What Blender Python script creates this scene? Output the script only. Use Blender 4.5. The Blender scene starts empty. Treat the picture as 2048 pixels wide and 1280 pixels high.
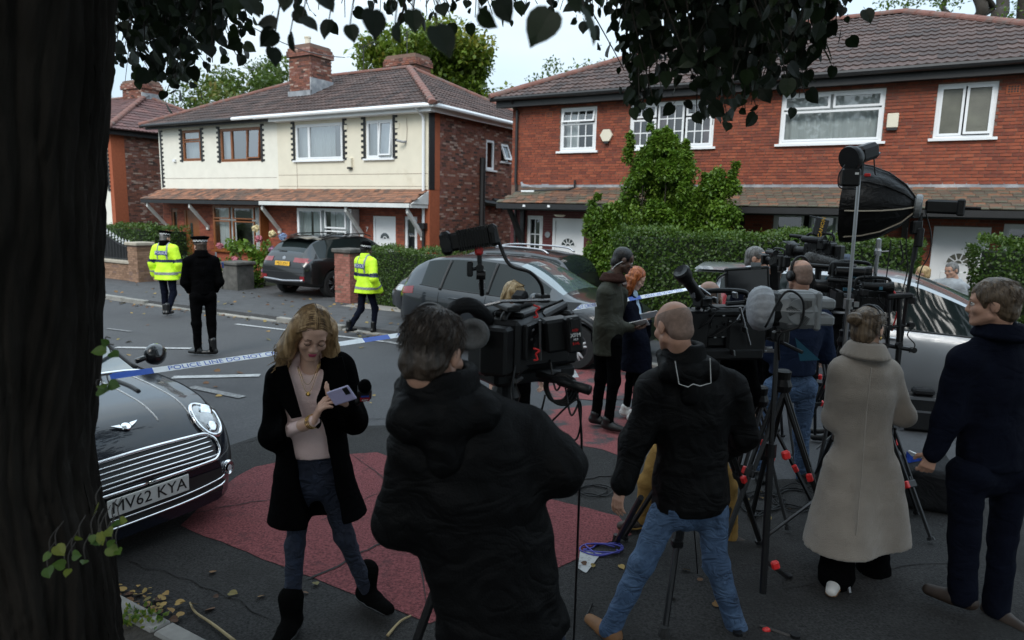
import bpy, math, random
import numpy as np
from mathutils import Matrix, Vector
random.seed(7); RNG=np.random.default_rng(7)
SC=bpy.context.scene; COL=SC.collection
# ---------------------------------------------------------------- camera
FPX=1365.0; CX,CY=1024.,640.; HC=2.15
PITCH=math.atan((640-424)/FPX); ROLL=0.022
_f=np.array([0,math.cos(PITCH),-math.sin(PITCH)]); _r=np.array([1.,0,0]); _u=np.cross(_r,_f)
CR=_r*math.cos(ROLL)+_u*math.sin(ROLL); CU=-_r*math.sin(ROLL)+_u*math.cos(ROLL); CF=_f
CAMP=np.array([0,0,HC])
cd=bpy.data.cameras.new('camera'); cam=bpy.data.objects.new('camera',cd); COL.objects.link(cam)
cd.sensor_width=36; cd.lens=FPX/2048*36; cd.clip_start=.05; cd.clip_end=900
m=Matrix(((CR[0],CU[0],-CF[0],0),(CR[1],CU[1],-CF[1],0),(CR[2],CU[2],-CF[2],HC),(0,0,0,1)))
cam.matrix_world=m; SC.camera=cam
cd.dof.use_dof=True; cd.dof.focus_distance=4.2; cd.dof.aperture_fstop=3.2
# ---------------------------------------------------------------- light: overcast day
w=bpy.data.worlds.new('World'); SC.world=w; w.use_nodes=True
nt=w.node_tree; nd=nt.nodes; lk=nt.links
bg=nd['Background']; bg.inputs['Strength'].default_value=.1
sky=nd.new('ShaderNodeTexSky'); sky.sky_type='NISHITA'; sky.sun_disc=False
SUN_EL=math.radians(40); SUN_AZ=math.radians(200)
sky.sun_elevation=SUN_EL; sky.sun_rotation=SUN_AZ; sky.dust_density=2.0
tc=nd.new('ShaderNodeTexCoord'); sp=nd.new('ShaderNodeSeparateXYZ'); lk.new(tc.outputs['Generated'],sp.inputs[0])
cl=nd.new('ShaderNodeTexNoise'); cl.inputs['Scale'].default_value=2.2; cl.inputs['Detail'].default_value=4
mp=nd.new('ShaderNodeMapping'); mp.inputs['Scale'].default_value=(1,1,2.2); lk.new(tc.outputs['Generated'],mp.inputs[0]); lk.new(mp.outputs[0],cl.inputs['Vector'])
cr=nd.new('ShaderNodeValToRGB'); lk.new(cl.outputs['Fac'],cr.inputs[0])
cr.color_ramp.elements[0].position=.34; cr.color_ramp.elements[0].color=(6.0,7.8,9.4,1)
cr.color_ramp.elements[1].position=.66; cr.color_ramp.elements[1].color=(8.3,9.5,10.2,1)
ml=nd.new('ShaderNodeMath'); ml.operation='MULTIPLY_ADD'; ml.use_clamp=False; ml.inputs[1].default_value=1.25; ml.inputs[2].default_value=.62; lk.new(sp.outputs['Z'],ml.inputs[0])
mx=nd.new('ShaderNodeVectorMath'); mx.operation='SCALE'; lk.new(cr.outputs[0],mx.inputs[0]); lk.new(ml.outputs[0],mx.inputs['Scale'])
mi=nd.new('ShaderNodeMix'); mi.data_type='RGBA'; mi.inputs['Factor'].default_value=.9
lk.new(sky.outputs[0],mi.inputs['A']); lk.new(mx.outputs[0],mi.inputs['B']); lk.new(mi.outputs['Result'],bg.inputs['Color'])
sl=bpy.data.lights.new('sun','SUN'); sl.energy=1.5; sl.angle=math.radians(25); sl.color=(1,.96,.9)
so=bpy.data.objects.new('sun',sl); COL.objects.link(so)
so.rotation_euler=(math.radians(90)-SUN_EL,0,math.pi-SUN_AZ) if False else (0,0,0)
_sd=Vector((math.sin(SUN_AZ)*math.cos(SUN_EL),math.cos(SUN_AZ)*math.cos(SUN_EL),math.sin(SUN_EL)))
so.rotation_euler=_sd.to_track_quat('Z','Y').to_euler()
SC.view_settings.view_transform='Standard'; SC.view_settings.look='None'; SC.view_settings.exposure=.5; SC.view_settings.gamma=1
SC.view_settings.use_curve_mapping=False
try: SC.cycles.max_bounces=5; SC.cycles.transparent_max_bounces=6
except Exception: pass
# ---------------------------------------------------------------- picture geometry -> world
def ray(u,v): return (u-CX)/FPX*CR-(v-CY)/FPX*CU+CF
def P(u,v,Y):
    d=ray(u,v); return CAMP+d*(Y/d[1])
def gz(y): return -0.02*min(max(y-4,0),12)
def G(u,v):
    lo,hi=.5,200
    for _ in range(50):
        mm=(lo+hi)/2; p=P(u,v,mm)
        if p[2]>gz(mm): lo=mm
        else: hi=mm
    return P(u,v,lo)
def UV(p):
    q=np.asarray(p)-CAMP; z=q@CF; z=np.where(z<.01,.01,z) if np.ndim(z) else max(z,.01)
    return CX+FPX*(q@CR)/z, CY-FPX*(q@CU)/z
ES=np.array([.863,-.505,0.]); EN=np.array([.505,.863,0.]); SROT=math.atan2(-.505,.863)
def S(s,n,z): return ES*s+EN*n+np.array([0,0,float(z)])
def NP(u,v,n):                      # picture point on the street-parallel plane n -> (s,z)
    d=ray(u,v); p=CAMP+d*(n/(d@EN)); return p@ES,p[2]
# ---------------------------------------------------------------- mesh helpers
MW={}                                # object name -> world matrix of the frame its children live in
def _mesh(name,V,F,mats,midx=None,smooth=False,attr=None):
    me=bpy.data.meshes.new(name)
    V=np.asarray(V,dtype=np.float32).reshape(-1,3)
    if isinstance(F,np.ndarray):
        k=F.shape[1]; nf=len(F)
        me.vertices.add(len(V)); me.vertices.foreach_set('co',V.ravel())
        me.loops.add(nf*k); me.loops.foreach_set('vertex_index',F.astype(np.int32).ravel())
        me.polygons.add(nf); me.polygons.foreach_set('loop_start',np.arange(0,nf*k,k,dtype=np.int32))
        me.update(calc_edges=True); me.validate()
    else:
        me.from_pydata([tuple(map(float,v)) for v in V],[],[tuple(map(int,f)) for f in F])
    for m_ in (mats if isinstance(mats,(list,tuple)) else [mats]): me.materials.append(m_)
    if midx is not None: me.polygons.foreach_set('material_index',np.asarray(midx,dtype=np.int32))
    if smooth: me.polygons.foreach_set('use_smooth',np.ones(len(me.polygons),dtype=bool))
    if attr is not None:
        a=me.attributes.new('var','FLOAT','FACE'); a.data.foreach_set('value',np.asarray(attr,dtype=np.float32))
    me.update(); return me
def I4(): return np.eye(4)
def frame(loc,rz=0):
    c,s=math.cos(rz),math.sin(rz); M=np.eye(4); M[:2,:2]=[[c,-s],[s,c]]; M[:3,3]=loc; return M
def thing(name,label,cat,loc,rz=0,group=None,kind=None):
    o=bpy.data.objects.new(name,None); COL.objects.link(o); o.empty_display_size=.2
    M=frame(loc,rz); o.matrix_world=Matrix(M.tolist()); MW[o.name]=M
    tag(o,label,cat,group,kind); return o
def tag(o,label=None,cat=None,group=None,kind=None):
    if label: o['label']=label
    if cat: o['category']=cat
    if group: o['group']=group
    if kind: o['kind']=kind
    return o
def obj(name,V,F,mat,parent=None,smooth=False,midx=None,attr=None,kind=None,label=None,origin=None):
    V=np.asarray(V,float).reshape(-1,3)
    if parent is not None:
        Mi=np.linalg.inv(MW[parent.name]); V=V@Mi[:3,:3].T+Mi[:3,3]
    elif origin is not None: V=V-np.asarray(origin)
    o=bpy.data.objects.new(name,_mesh(name,V,F,mat,midx,smooth,attr)); COL.objects.link(o)
    if parent is not None: o.parent=parent; MW[o.name]=MW[parent.name]
    else:
        MW[o.name]=frame(origin if origin is not None else (0,0,0))
        if origin is not None: o.location=tuple(origin)
    if kind: o['kind']=kind
    if label: o['label']=label
    return o
def unit(v):
    v=np.asarray(v,float); n=np.linalg.norm(v); return v/n if n>1e-9 else v
def basis(d,up=(0,0,1)):
    d=unit(d); up=np.asarray(up,float)
    if abs(d@unit(up))>.98: up=np.array([0,1.,0]) if abs(d[1])<.9 else np.array([1.,0,0])
    a=unit(np.cross(d,up)); b=np.cross(a,d); return a,b,d
class MB:
    def __init__(s,T=None): s.V=[]; s.F=[]; s.m=[]; s.n=0; s.T=T; s.cur=0
    def add(s,V,F):
        V=np.asarray(V,float).reshape(-1,3)
        if s.T is not None: V=s.T(V)
        s.V.append(V); s.F+= [[i+s.n for i in f] for f in F]; s.m+=[s.cur]*len(F); s.n+=len(V); return s
    def box(s,c,sz,R=None,bev=0):
        x,y,z=[q/2 for q in sz]
        if bev>0:
            b=min(bev,x*.9,y*.9,z*.9); V=[];
            for (sx,sy,sz_) in [(-1,-1,-1),(1,-1,-1),(1,1,-1),(-1,1,-1),(-1,-1,1),(1,-1,1),(1,1,1),(-1,1,1)]:
                V+= [(sx*(x-b),sy*(y-b),sz_*z),(sx*(x-b),sy*y,sz_*(z-b)),(sx*x,sy*(y-b),sz_*(z-b))]
            i=lambda c_,k:c_*3+k
            F=[[i(3,0),i(2,0),i(1,0),i(0,0)],[i(4,0),i(5,0),i(6,0),i(7,0)],
               [i(0,1),i(1,1),i(5,1),i(4,1)],[i(2,1),i(3,1),i(7,1),i(6,1)],[i(1,2),i(2,2),i(6,2),i(5,2)],[i(3,2),i(0,2),i(4,2),i(7,2)]]
            for a,b_ in [(0,1),(4,5)]:
                F.append([i(a,0),i(b_,0),i(b_,1),i(a,1)])
            for a,b_ in [(2,3),(6,7)]: F.append([i(a,0),i(b_,0),i(b_,1),i(a,1)])
            for a,b_ in [(1,2),(3,0),(5,6),(7,4)]: F.append([i(a,0),i(b_,0),i(b_,2),i(a,2)])
            for a,b_ in [(0,4),(1,5),(2,6),(3,7)]: F.append([i(a,1),i(b_,1),i(b_,2),i(a,2)])
            for a in range(8): F.append([i(a,0),i(a,1),i(a,2)])
            V=np.array(V)
        else:
            V=np.array([(-x,-y,-z),(x,-y,-z),(x,y,-z),(-x,y,-z),(-x,-y,z),(x,-y,z),(x,y,z),(-x,y,z)])
            F=[[3,2,1,0],[4,5,6,7],[0,1,5,4],[1,2,6,5],[2,3,7,6],[3,0,4,7]]
        if R is not None: V=V@np.asarray(R).T
        return s.add(V+np.asarray(c),F)
    def bx(s,a,b,bev=0):             # box from min corner to max corner
        a=np.asarray(a,float); b=np.asarray(b,float); return s.box((a+b)/2,np.abs(b-a),None,bev)
    def cyl(s,p,q,r,r2=None,n=10,cap=True):
        r2=r if r2 is None else r2; p=np.asarray(p,float); q=np.asarray(q,float)
        a,b,d=basis(q-p); t=np.arange(n)*2*math.pi/n
        ring=np.cos(t)[:,None]*a+np.sin(t)[:,None]*b
        V=np.vstack([p+ring*r,q+ring*r2]); F=[[i,(i+1)%n,(i+1)%n+n,i+n] for i in range(n)]
        if cap: F+= [list(range(n))[::-1],list(range(n,2*n))]
        F=[f[::-1] for f in F]
        return s.add(V,F)
    def tube(s,pts,r,n=6,cap=True):
        pts=np.asarray(pts,float); k=len(pts); rr=np.ones(k)*r if np.ndim(r)==0 else np.asarray(r,float)
        T=np.gradient(pts,axis=0); t=np.arange(n)*2*math.pi/n; V=[]; a=None
        for i in range(k):
            d=unit(T[i])
            if a is None: a,b,_=basis(d)
            else:
                a=a-d*(a@d); a=unit(a) if np.linalg.norm(a)>1e-6 else basis(d)[0]
            b=np.cross(d,a); V.append(pts[i]+(np.cos(t)[:,None]*a+np.sin(t)[:,None]*b)*rr[i])
        F=[[i*n+j,i*n+(j+1)%n,(i+1)*n+(j+1)%n,(i+1)*n+j] for i in range(k-1) for j in range(n)]
        if cap: F+=[list(range(n))[::-1],list(range((k-1)*n,k*n))]
        return s.add(np.vstack(V),F)
    def lathe(s,prof,c,ax=(0,0,1),n=20,cap=True):   # prof: (radius, height) along ax
        a,b,d=basis(ax); t=np.arange(n)*2*math.pi/n; ring=np.cos(t)[:,None]*a+np.sin(t)[:,None]*b
        V=np.vstack([np.asarray(c)+ring*r+d*h for r,h in prof]); k=len(prof)
        F=[[i*n+(j+1)%n,i*n+j,(i+1)*n+j,(i+1)*n+(j+1)%n][::-1] for i in range(k-1) for j in range(n)]
        if cap: F+=[list(range(n)),list(range((k-1)*n,k*n))[::-1]]
        F=[f[::-1] for f in F] ; return s.add(V,F)
    def prism(s,poly,d):             # extrude 3-d polygon by vector d
        poly=np.asarray(poly,float); n=len(poly); V=np.vstack([poly,poly+np.asarray(d)])
        F=[list(range(n))[::-1],list(range(n,2*n))]+[[i,(i+1)%n,(i+1)%n+n,i+n] for i in range(n)]
        return s.add(V,F)
    def grid(s,A,flip=False):        # A: (m,k,3) array of points -> quads
        A=np.asarray(A,float); m_,k=A.shape[:2]
        F=[[i*k+j,i*k+j+1,(i+1)*k+j+1,(i+1)*k+j] for i in range(m_-1) for j in range(k-1)]
        if flip: F=[f[::-1] for f in F]
        return s.add(A.reshape(-1,3),F)
    def obj(s,name,mat,parent=None,smooth=False,**kw):
        if not s.V: return None
        return obj(name,np.vstack(s.V),s.F,mat,parent,smooth,midx=s.m if isinstance(mat,(list,tuple)) else None,**kw)
def smooth_angle(o,deg=35):
    me=o.data; me.polygons.foreach_set('use_smooth',np.ones(len(me.polygons),dtype=bool))
    try: me.set_sharp_from_angle(angle=math.radians(deg))
    except Exception: pass
    return o
def spline(pts,n=8):                 # Catmull-Rom through points
    p=np.asarray(pts,float); p=np.vstack([2*p[0]-p[1],p,2*p[-1]-p[-2]]); out=[]
    for i in range(1,len(p)-2):
        for t in np.arange(n)/n:
            a,b,c,d=p[i-1],p[i],p[i+1],p[i+2]
            out.append(.5*((2*b)+(c-a)*t+(2*a-5*b+4*c-d)*t*t+(3*b-a-3*c+d)*t**3))
    out.append(p[-2]); return np.array(out)
def pieces(name,unitVF,Ms,mat,parent,limit=300,var=None,restname=None,smooth=False,nv=7):
    """place one small mesh at many matrices: the largest in the picture as parts, the rest joined as stuff"""
    V0,F0=unitVF; V0=np.asarray(V0,float); Ms=np.asarray(Ms,float); N=len(Ms)
    if N==0: return
    var=RNG.random(N) if var is None else np.asarray(var)
    c=Ms[:,:3,3]; u,v=UV(c); d=np.linalg.norm(c-CAMP,axis=1)
    infr=(u>-20)&(u<2068)&(v>-20)&(v<1300)&((c-CAMP)@CF>.2)
    order=np.argsort(np.where(infr,d,d+1e4)); lead=order[:limit]; rest=order[limit:]
    vm=[_mesh(name,V0,F0,mat,smooth=smooth,attr=np.full(len(F0),(i+.5)/nv)) for i in range(nv)]
    Mi=np.linalg.inv(MW[parent.name])
    for i in lead:
        o=bpy.data.objects.new(name,vm[min(nv-1,int(var[i]*nv))]); COL.objects.link(o); o.parent=parent
        o.matrix_local=Matrix((Mi@Ms[i]).tolist())
    if len(rest):
        VV=np.einsum('nij,kj->nki',Ms[rest][:,:3,:3],V0)+Ms[rest][:,None,:3,3]
        k=len(V0); FF=[[q+j*k for q in f] for j in range(len(rest)) for f in F0]
        obj(restname or name+'_rest',VV.reshape(-1,3),FF,mat,parent,smooth,attr=np.repeat(var[rest],len(F0)),kind='stuff')
def boxVF(x,y,z,bev=0):
    b=MB(); b.box((0,0,0),(x,y,z),None,bev); return np.vstack(b.V),b.F
# ---------------------------------------------------------------- materials
def mk(name,col,rough=.6,metal=0.,var=.12,scale=6.,bump=0.,bscale=60.,attr=None,coat=0.,spec=.5,detail=4,stain=None,sscale=1.2,sthr=(.5,.7),emit=0,stretch=None,alpha=None,trans=0.,sheen=0.,fold=0.):
    mt=bpy.data.materials.new(name); mt.use_nodes=True; n=mt.node_tree.nodes; l=mt.node_tree.links; b=n['Principled BSDF']
    b.inputs['Roughness'].default_value=rough; b.inputs['Metallic'].default_value=metal
    b.inputs['Specular IOR Level'].default_value=spec
    if coat: b.inputs['Coat Weight'].default_value=coat; b.inputs['Coat Roughness'].default_value=.04
    if sheen: b.inputs['Sheen Weight'].default_value=sheen
    if trans: b.inputs['Transmission Weight'].default_value=trans
    tc=n.new('ShaderNodeTexCoord'); co=tc.outputs['Object']
    if stretch:
        mpn=n.new('ShaderNodeMapping'); mpn.inputs['Scale'].default_value=stretch; l.new(co,mpn.inputs[0]); co=mpn.outputs[0]
    nz=n.new('ShaderNodeTexNoise'); nz.inputs['Scale'].default_value=scale; nz.inputs['Detail'].default_value=detail; l.new(co,nz.inputs['Vector'])
    hs=n.new('ShaderNodeHueSaturation'); hs.inputs['Color'].default_value=(*col,1)
    mr=n.new('ShaderNodeMapRange'); mr.inputs['From Min'].default_value=.25; mr.inputs['From Max'].default_value=.75
    mr.inputs['To Min'].default_value=1-var; mr.inputs['To Max'].default_value=1+var; l.new(nz.outputs['Fac'],mr.inputs['Value']); l.new(mr.outputs[0],hs.inputs['Value'])
    out=hs.outputs[0]
    if attr:                          # list of colours picked by the piece's own number
        at=n.new('ShaderNodeAttribute'); at.attribute_name='var'
        rp=n.new('ShaderNodeValToRGB'); rp.color_ramp.interpolation='LINEAR'
        e=rp.color_ramp.elements
        while len(e)<len(attr): e.new(.5)
        for i,c in enumerate(attr): e[i].position=i/max(1,len(attr)-1); e[i].color=(*c,1)
        l.new(at.outputs['Fac'],rp.inputs[0]); l.new(rp.outputs[0],hs.inputs['Color'])
    if stain:
        n2=n.new('ShaderNodeTexNoise'); n2.inputs['Scale'].default_value=sscale; n2.inputs['Detail'].default_value=6; n2.inputs['Roughness'].default_value=.65; l.new(co,n2.inputs['Vector'])
        r2=n.new('ShaderNodeMapRange'); r2.inputs['From Min'].default_value=sthr[0]; r2.inputs['From Max'].default_value=sthr[1]; l.new(n2.outputs['Fac'],r2.inputs['Value'])
        mx=n.new('ShaderNodeMix'); mx.data_type='RGBA'; l.new(r2.outputs[0],mx.inputs['Factor']); l.new(out,mx.inputs['A']); mx.inputs['B'].default_value=(*stain,1); out=mx.outputs['Result']
    l.new(out,b.inputs['Base Color'])
    if bump:
        n3=n.new('ShaderNodeTexNoise'); n3.inputs['Scale'].default_value=bscale; n3.inputs['Detail'].default_value=3; l.new(co,n3.inputs['Vector'])
        bp=n.new('ShaderNodeBump'); bp.inputs['Strength'].default_value=min(1,bump); bp.inputs['Distance'].default_value=.01; l.new(n3.outputs['Fac'],bp.inputs['Height']); l.new(bp.outputs[0],b.inputs['Normal'])
    if fold:                          # creases of cloth: crumpled, mostly running across the limb
        mf=n.new('ShaderNodeMapping'); mf.inputs['Scale'].default_value=(1,1,1.7); l.new(tc.outputs['Object'],mf.inputs[0])
        nf=n.new('ShaderNodeTexNoise'); nf.inputs['Scale'].default_value=8 if fold>.7 else 4.5; nf.inputs['Detail'].default_value=2.5; nf.inputs['Distortion'].default_value=1.2; l.new(mf.outputs[0],nf.inputs['Vector'])
        ab=n.new('ShaderNodeMath'); ab.operation='SUBTRACT'; ab.inputs[1].default_value=.5; l.new(nf.outputs['Fac'],ab.inputs[0]); a2=n.new('ShaderNodeMath'); a2.operation='ABSOLUTE'; l.new(ab.outputs[0],a2.inputs[0])
        b2=n.new('ShaderNodeBump'); b2.inputs['Strength'].default_value=fold; b2.inputs['Distance'].default_value=.06; l.new(a2.outputs[0],b2.inputs['Height'])
        if b.inputs['Normal'].links: l.new(b2.outputs[0],bp.inputs['Normal'])
        else: l.new(b2.outputs[0],b.inputs['Normal'])
    if emit:
        b.inputs['Emission Color'].default_value=(*col,1); b.inputs['Emission Strength'].default_value=emit
    return mt
def mk_glass(name,col,rough=.03):
    return mk(name,col,rough,var=.02,spec=.9,coat=1.0)
M={}
M['white']=mk('white_upvc',(.78,.79,.8),.35,var=.04,scale=2)
M['whitewood']=mk('white_painted_timber',(.62,.62,.6),.5,var=.12,scale=5)
M['black']=mk('black_paint',(.012,.012,.013),.5,var=.2)
M['brown']=mk('brown_window_frame',(.22,.075,.022),.4,var=.15,scale=9,stretch=(1,1,.15))
M['glass']=mk_glass('dark_window_glass',(.035,.045,.05))
M['glassp']=mk_glass('pale_window_glass',(.22,.26,.28),.05)
M['lead']=mk('lead_flashing',(.24,.25,.27),.5,var=.3,scale=4,bump=.3,bscale=9,stain=(.5,.5,.5),sscale=1.6)
M['mortar']=mk('mortar',(.17,.105,.08),.9,var=.2,scale=20)
M['curtain']=mk('net_curtain',(.62,.64,.64),.9,var=.12,scale=6,stretch=(12,12,.4))
M['curtaind']=mk('pinkish_curtain',(.2,.13,.14),.9,var=.3,scale=6,stretch=(12,12,.4))
M['blind']=mk('slatted_blind',(.42,.45,.46),.6)
M['interior']=mk('dim_room',(.03,.03,.028),.9)
# ---------------------------------------------------------------- ground, roads, pavements
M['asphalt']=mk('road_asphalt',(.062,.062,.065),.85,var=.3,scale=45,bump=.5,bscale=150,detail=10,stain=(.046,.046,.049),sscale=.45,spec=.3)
M['asphalt_near']=mk('worn_shaded_near_asphalt',(.029,.028,.0275),.9,var=.8,scale=75,bump=1,bscale=110,detail=10,stain=(.02,.019,.018),sscale=1.7,spec=.25)  # darker than the far road: another surface, plus tree shade put into the colour
M['pave']=mk('pavement_tarmac',(.056,.056,.058),.85,var=.25,scale=5,bump=.3,bscale=120,detail=8)
M['kerb']=mk('concrete_kerb',(.2,.19,.175),.85,var=.3,scale=9,bump=.3,bscale=40)
M['red']=mk('red_anti_skid',(.165,.047,.05),.9,var=.7,scale=70,bump=1,bscale=110,detail=10,stain=(.06,.03,.031),sscale=5,sthr=(.56,.8),spec=.25)
M['red2']=mk('worn_red_anti_skid',(.22,.068,.068),.9,var=.45,scale=60,bump=.9,bscale=120,detail=10,stain=(.062,.06,.061),sscale=1.9,sthr=(.5,.58),spec=.25)
M['line']=mk('worn_white_paint',(.36,.36,.36),.7,var=.15,scale=9,stain=(.08,.08,.082),sscale=28,sthr=(.5,.7))
M['line2']=mk('faint_white_paint',(.22,.22,.22),.7,var=.15,scale=9,stain=(.075,.075,.078),sscale=28,sthr=(.36,.62))
M['soil']=mk('soil',(.03,.024,.018),.95,var=.4,scale=25,bump=1,bscale=50)
M['garden']=mk('garden_soil_and_grass',(.03,.04,.017),.95,var=.5,scale=9,bump=.8,bscale=50)
M['gravel']=mk('pale_gravel',(.23,.21,.185),.9,var=.5,scale=60,bump=1,bscale=60)
def clipband(poly,y0,y1):
    def half(pl,f):
        out=[]
        for i in range(len(pl)):
            a,b=pl[i],pl[(i+1)%len(pl)]; fa,fb=f(a),f(b)
            if fa>=0: out.append(a)
            if (fa>0>fb) or (fa<0<fb): t=fa/(fa-fb); out.append([a[0]+(b[0]-a[0])*t,a[1]+(b[1]-a[1])*t])
        return out
    p=half(poly,lambda q:q[1]-y0); return half(p,lambda q:y1-q[1]) if p else []
def sheet(name,poly,lift,mat,kind='structure',label=None,thick=0):
    b=MB(); poly=[[float(q[0]),float(q[1])] for q in poly]
    a=sum(poly[i][0]*poly[(i+1)%len(poly)][1]-poly[(i+1)%len(poly)][0]*poly[i][1] for i in range(len(poly)))
    if a<0: poly=poly[::-1]
    for y0,y1 in ((-400,4),(4,16),(16,900)):
        c=clipband(poly,y0,y1)
        if len(c)>2:
            b.add([(x,y,gz(y)+lift) for x,y in c],[list(range(len(c)))])
            if thick:
                for i in range(len(c)):
                    (x,y),(x2,y2)=c[i],c[(i+1)%len(c)]
                    b.add([(x,y,gz(y)+lift),(x,y,gz(y)-.05),(x2,y2,gz(y2)-.05),(x2,y2,gz(y2)+lift)],[[0,1,2,3]])
    o=b.obj(name,mat); o['kind']=kind
    if label: o['label']=label
    return o
def rough_edge(pl,amp=.018,step=.12):
    out=[]
    for i in range(len(pl)):
        a,b=np.array(pl[i]),np.array(pl[(i+1)%len(pl)]); k=max(1,int(np.linalg.norm(b-a)/step))
        for j in range(k): out.append(a+(b-a)*j/k+RNG.normal(size=2)*amp)
    return out
def sn(s,n): return (ES*s+EN*n)[:2]
def gp(pts): return [G(u,v)[:2] for u,v in pts]
sheet('ground',[(-400,-60),(400,-60),(400,800),(-400,800)],-.03,M['garden'])
sheet('road',[sn(-70,1.2),sn(60,1.2),sn(60,9.5),sn(-70,9.5)],0,M['asphalt'])
# nearer, rougher surface: everything this side of a joint across the junction
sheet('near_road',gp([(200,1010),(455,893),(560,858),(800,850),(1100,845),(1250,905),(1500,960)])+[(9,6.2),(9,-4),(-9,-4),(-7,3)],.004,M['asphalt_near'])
sheet("pavement",[sn(-70,9.62),sn(60,9.62),sn(60,12.4),sn(-70,12.4)],.1,M["pave"],thick=1)
sheet('garden_ground',[sn(-70,12.4),sn(60,12.4),sn(60,40),sn(-70,40)],.096,M['garden'])
sheet('driveway',[sn(-16.6,12.3),sn(-11.3,12.3),sn(-11.3,15),sn(-15.6,15)],.104,M['pave'])
sheet('driveway',[sn(-9.6,12.3),sn(-4.9,12.3),sn(-4.9,15),sn(-9.6,15)],.104,M['gravel'])
sheet('gravel_strip',[sn(-11.6,11.75),sn(-8.8,11.75),sn(-8.8,12.42),sn(-11.6,12.42)],.106,M['gravel'])
# far kerb: single stones
kt=thing('kerb','long line of pale concrete kerb stones on the far side of the road','kerb',S(-10,9.56,gz(12)),SROT)
kt['kind']='structure'; del kt['category']
V,F=boxVF(.905,.13,.26,.012); Ms=[]
for s in np.arange(-40,14,.915):
    dropped=(-15.6<s<-11.2) or (-9.8<s<-4.6)
    q=S(s,9.56,0); z=gz(q[1])+(.035 if dropped else .11)-.13
    A=np.eye(4); A[:3,0]=ES; A[:3,1]=EN; A[:3,3]=S(s,9.56,z+RNG.normal()*.003); Ms.append(A)
M['kerbs']=mk('kerb_stones',(.2,.19,.175),.85,var=.25,scale=9,bump=.3,bscale=40,attr=[(.15,.145,.13),(.22,.21,.19),(.27,.25,.22)])
pieces('kerb_stone',(V,F),Ms,M['kerbs'],kt,limit=60,restname='kerb_stones_beyond')
# red anti-skid surfacing
sheet('red_surfacing',rough_edge(gp([(362,1052),(470,956),(510,935),(600,916),(755,906),(790,918),(1110,1002),(1240,1035),(1262,1072),(1180,1100),(1155,1120),(860,1248),(700,1186),(555,1131),(440,1085)]),.006),.008,M['red'],label='red anti-skid surfacing across the junction mouth')
sheet('red_surfacing',rough_edge(gp([(1078,822),(1190,812),(1296,818),(1300,900),(1240,912),(1160,890),(1085,860)]),.03),.008,M['red2'],label='worn red road patch by the man in the green jacket')
sheet('red_surfacing',rough_edge(gp([(1060,742),(1300,735),(1330,800),(1100,800)]),.03),.008,M['red2'],label='faded red road patch behind the parked grey car')
def crack(pts,w_):
    q=np.array([G(u,v)[:2] for u,v in pts]); q=np.array([q[0]+(q[-1]-q[0])*t for t in np.linspace(0,1,14)])*0+np.array([[np.interp(t,np.linspace(0,1,len(q)),q[:,k]) for k in (0,1)] for t in np.linspace(0,1,14)]); q+=RNG.normal(size=q.shape)*.012
    d=np.gradient(q,axis=0); nn=np.c_[-d[:,1],d[:,0]]; nn/=np.linalg.norm(nn,axis=1)[:,None]; ww=w_*RNG.uniform(.3,1,len(q))[:,None]; ww[0]=ww[-1]=.001
    sheet('road_crack',list(q+nn*ww)+list((q-nn*ww)[::-1]),.0125,M['crack'])
M['crack']=mk('bitumen_crack',(.018,.017,.017),.95,var=.4,scale=40)
for pts,w_ in (([(610,1165),(700,1120),(760,1090),(830,1040)],.012),([(640,1045),(700,1020),(760,985)],.006),([(365,1035),(480,1010),(560,1000)],.007),([(1080,985),(1160,960),(1250,948)],.02),([(480,890),(640,845),(800,838)],.008),([(1560,1180),(1760,1140),(1980,1120)],.006),([(250,1120),(420,1180),(560,1250)],.008),([(700,905),(820,1000),(860,1240)],.006)): crack(pts,w_)
# painted lines
def strip(name,p,q,wd,mat,label):
    a=np.array(G(*p)[:2]); b=np.array(G(*q)[:2]); d=unit(b-a); nn=np.array([-d[1],d[0]])*wd/2
    sheet(name,[a+nn,b+nn,b-nn,a-nn],.012,mat,label=label)
strip('road_marking',(472,649),(800,688),.10,M['line'],'white line along the far edge of the road')
strip('road_marking',(232,696),(382,698),.12,M['line'],'worn white dash beyond the small dark car')
strip('road_marking',(345,756),(520,752),.16,M['line'],'worn white dash left of the woman with the phone')
strip('road_marking',(382,775),(485,796),.12,M['line2'],'faint rubbed out white dash')
strip('road_marking',(215,658),(262,664),.08,M['line2'],'faint white line far up the road')
strip('road_marking',(770,684),(806,690),.12,M['line'],'short white line end behind the police tape')
sheet('road_marking',gp([(1160,1105),(1203,1110),(1172,1150),(1156,1140)]),.012,M['line'],label='white painted triangle tip by the blue cable')
sheet('road_marking',gp([(1085,748),(1150,741),(1158,756),(1090,760)]),.012,M['line'],label='white painted arrow on the red patch')
# near verge with the tree
sheet('verge',[(-6,-3)]+[(-.98,-3)]+gp([(345,1283),(218,1214)])+[G(205,1150)[:2],(-6,3.1)],.045,M['soil'],thick=1)
nk=thing('kerb','dark near kerb stones at the foot of the tree trunk','kerb',G(280,1250)); nk['kind']='structure'; del nk['category']
a=G(214,1212); b_=G(345,1284); d=unit(b_-a); a=a-d*.1
for i in range(4):
    k=MB(); L=.6; c=a+d*(i*L+L/2); k.box((c[0],c[1],.0),(L-.012,.11,.12),np.array([[d[0],-d[1],0],[d[1],d[0],0],[0,0,1]]),.012); k.obj('kerb_stone',M['kerb'],nk)
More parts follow.
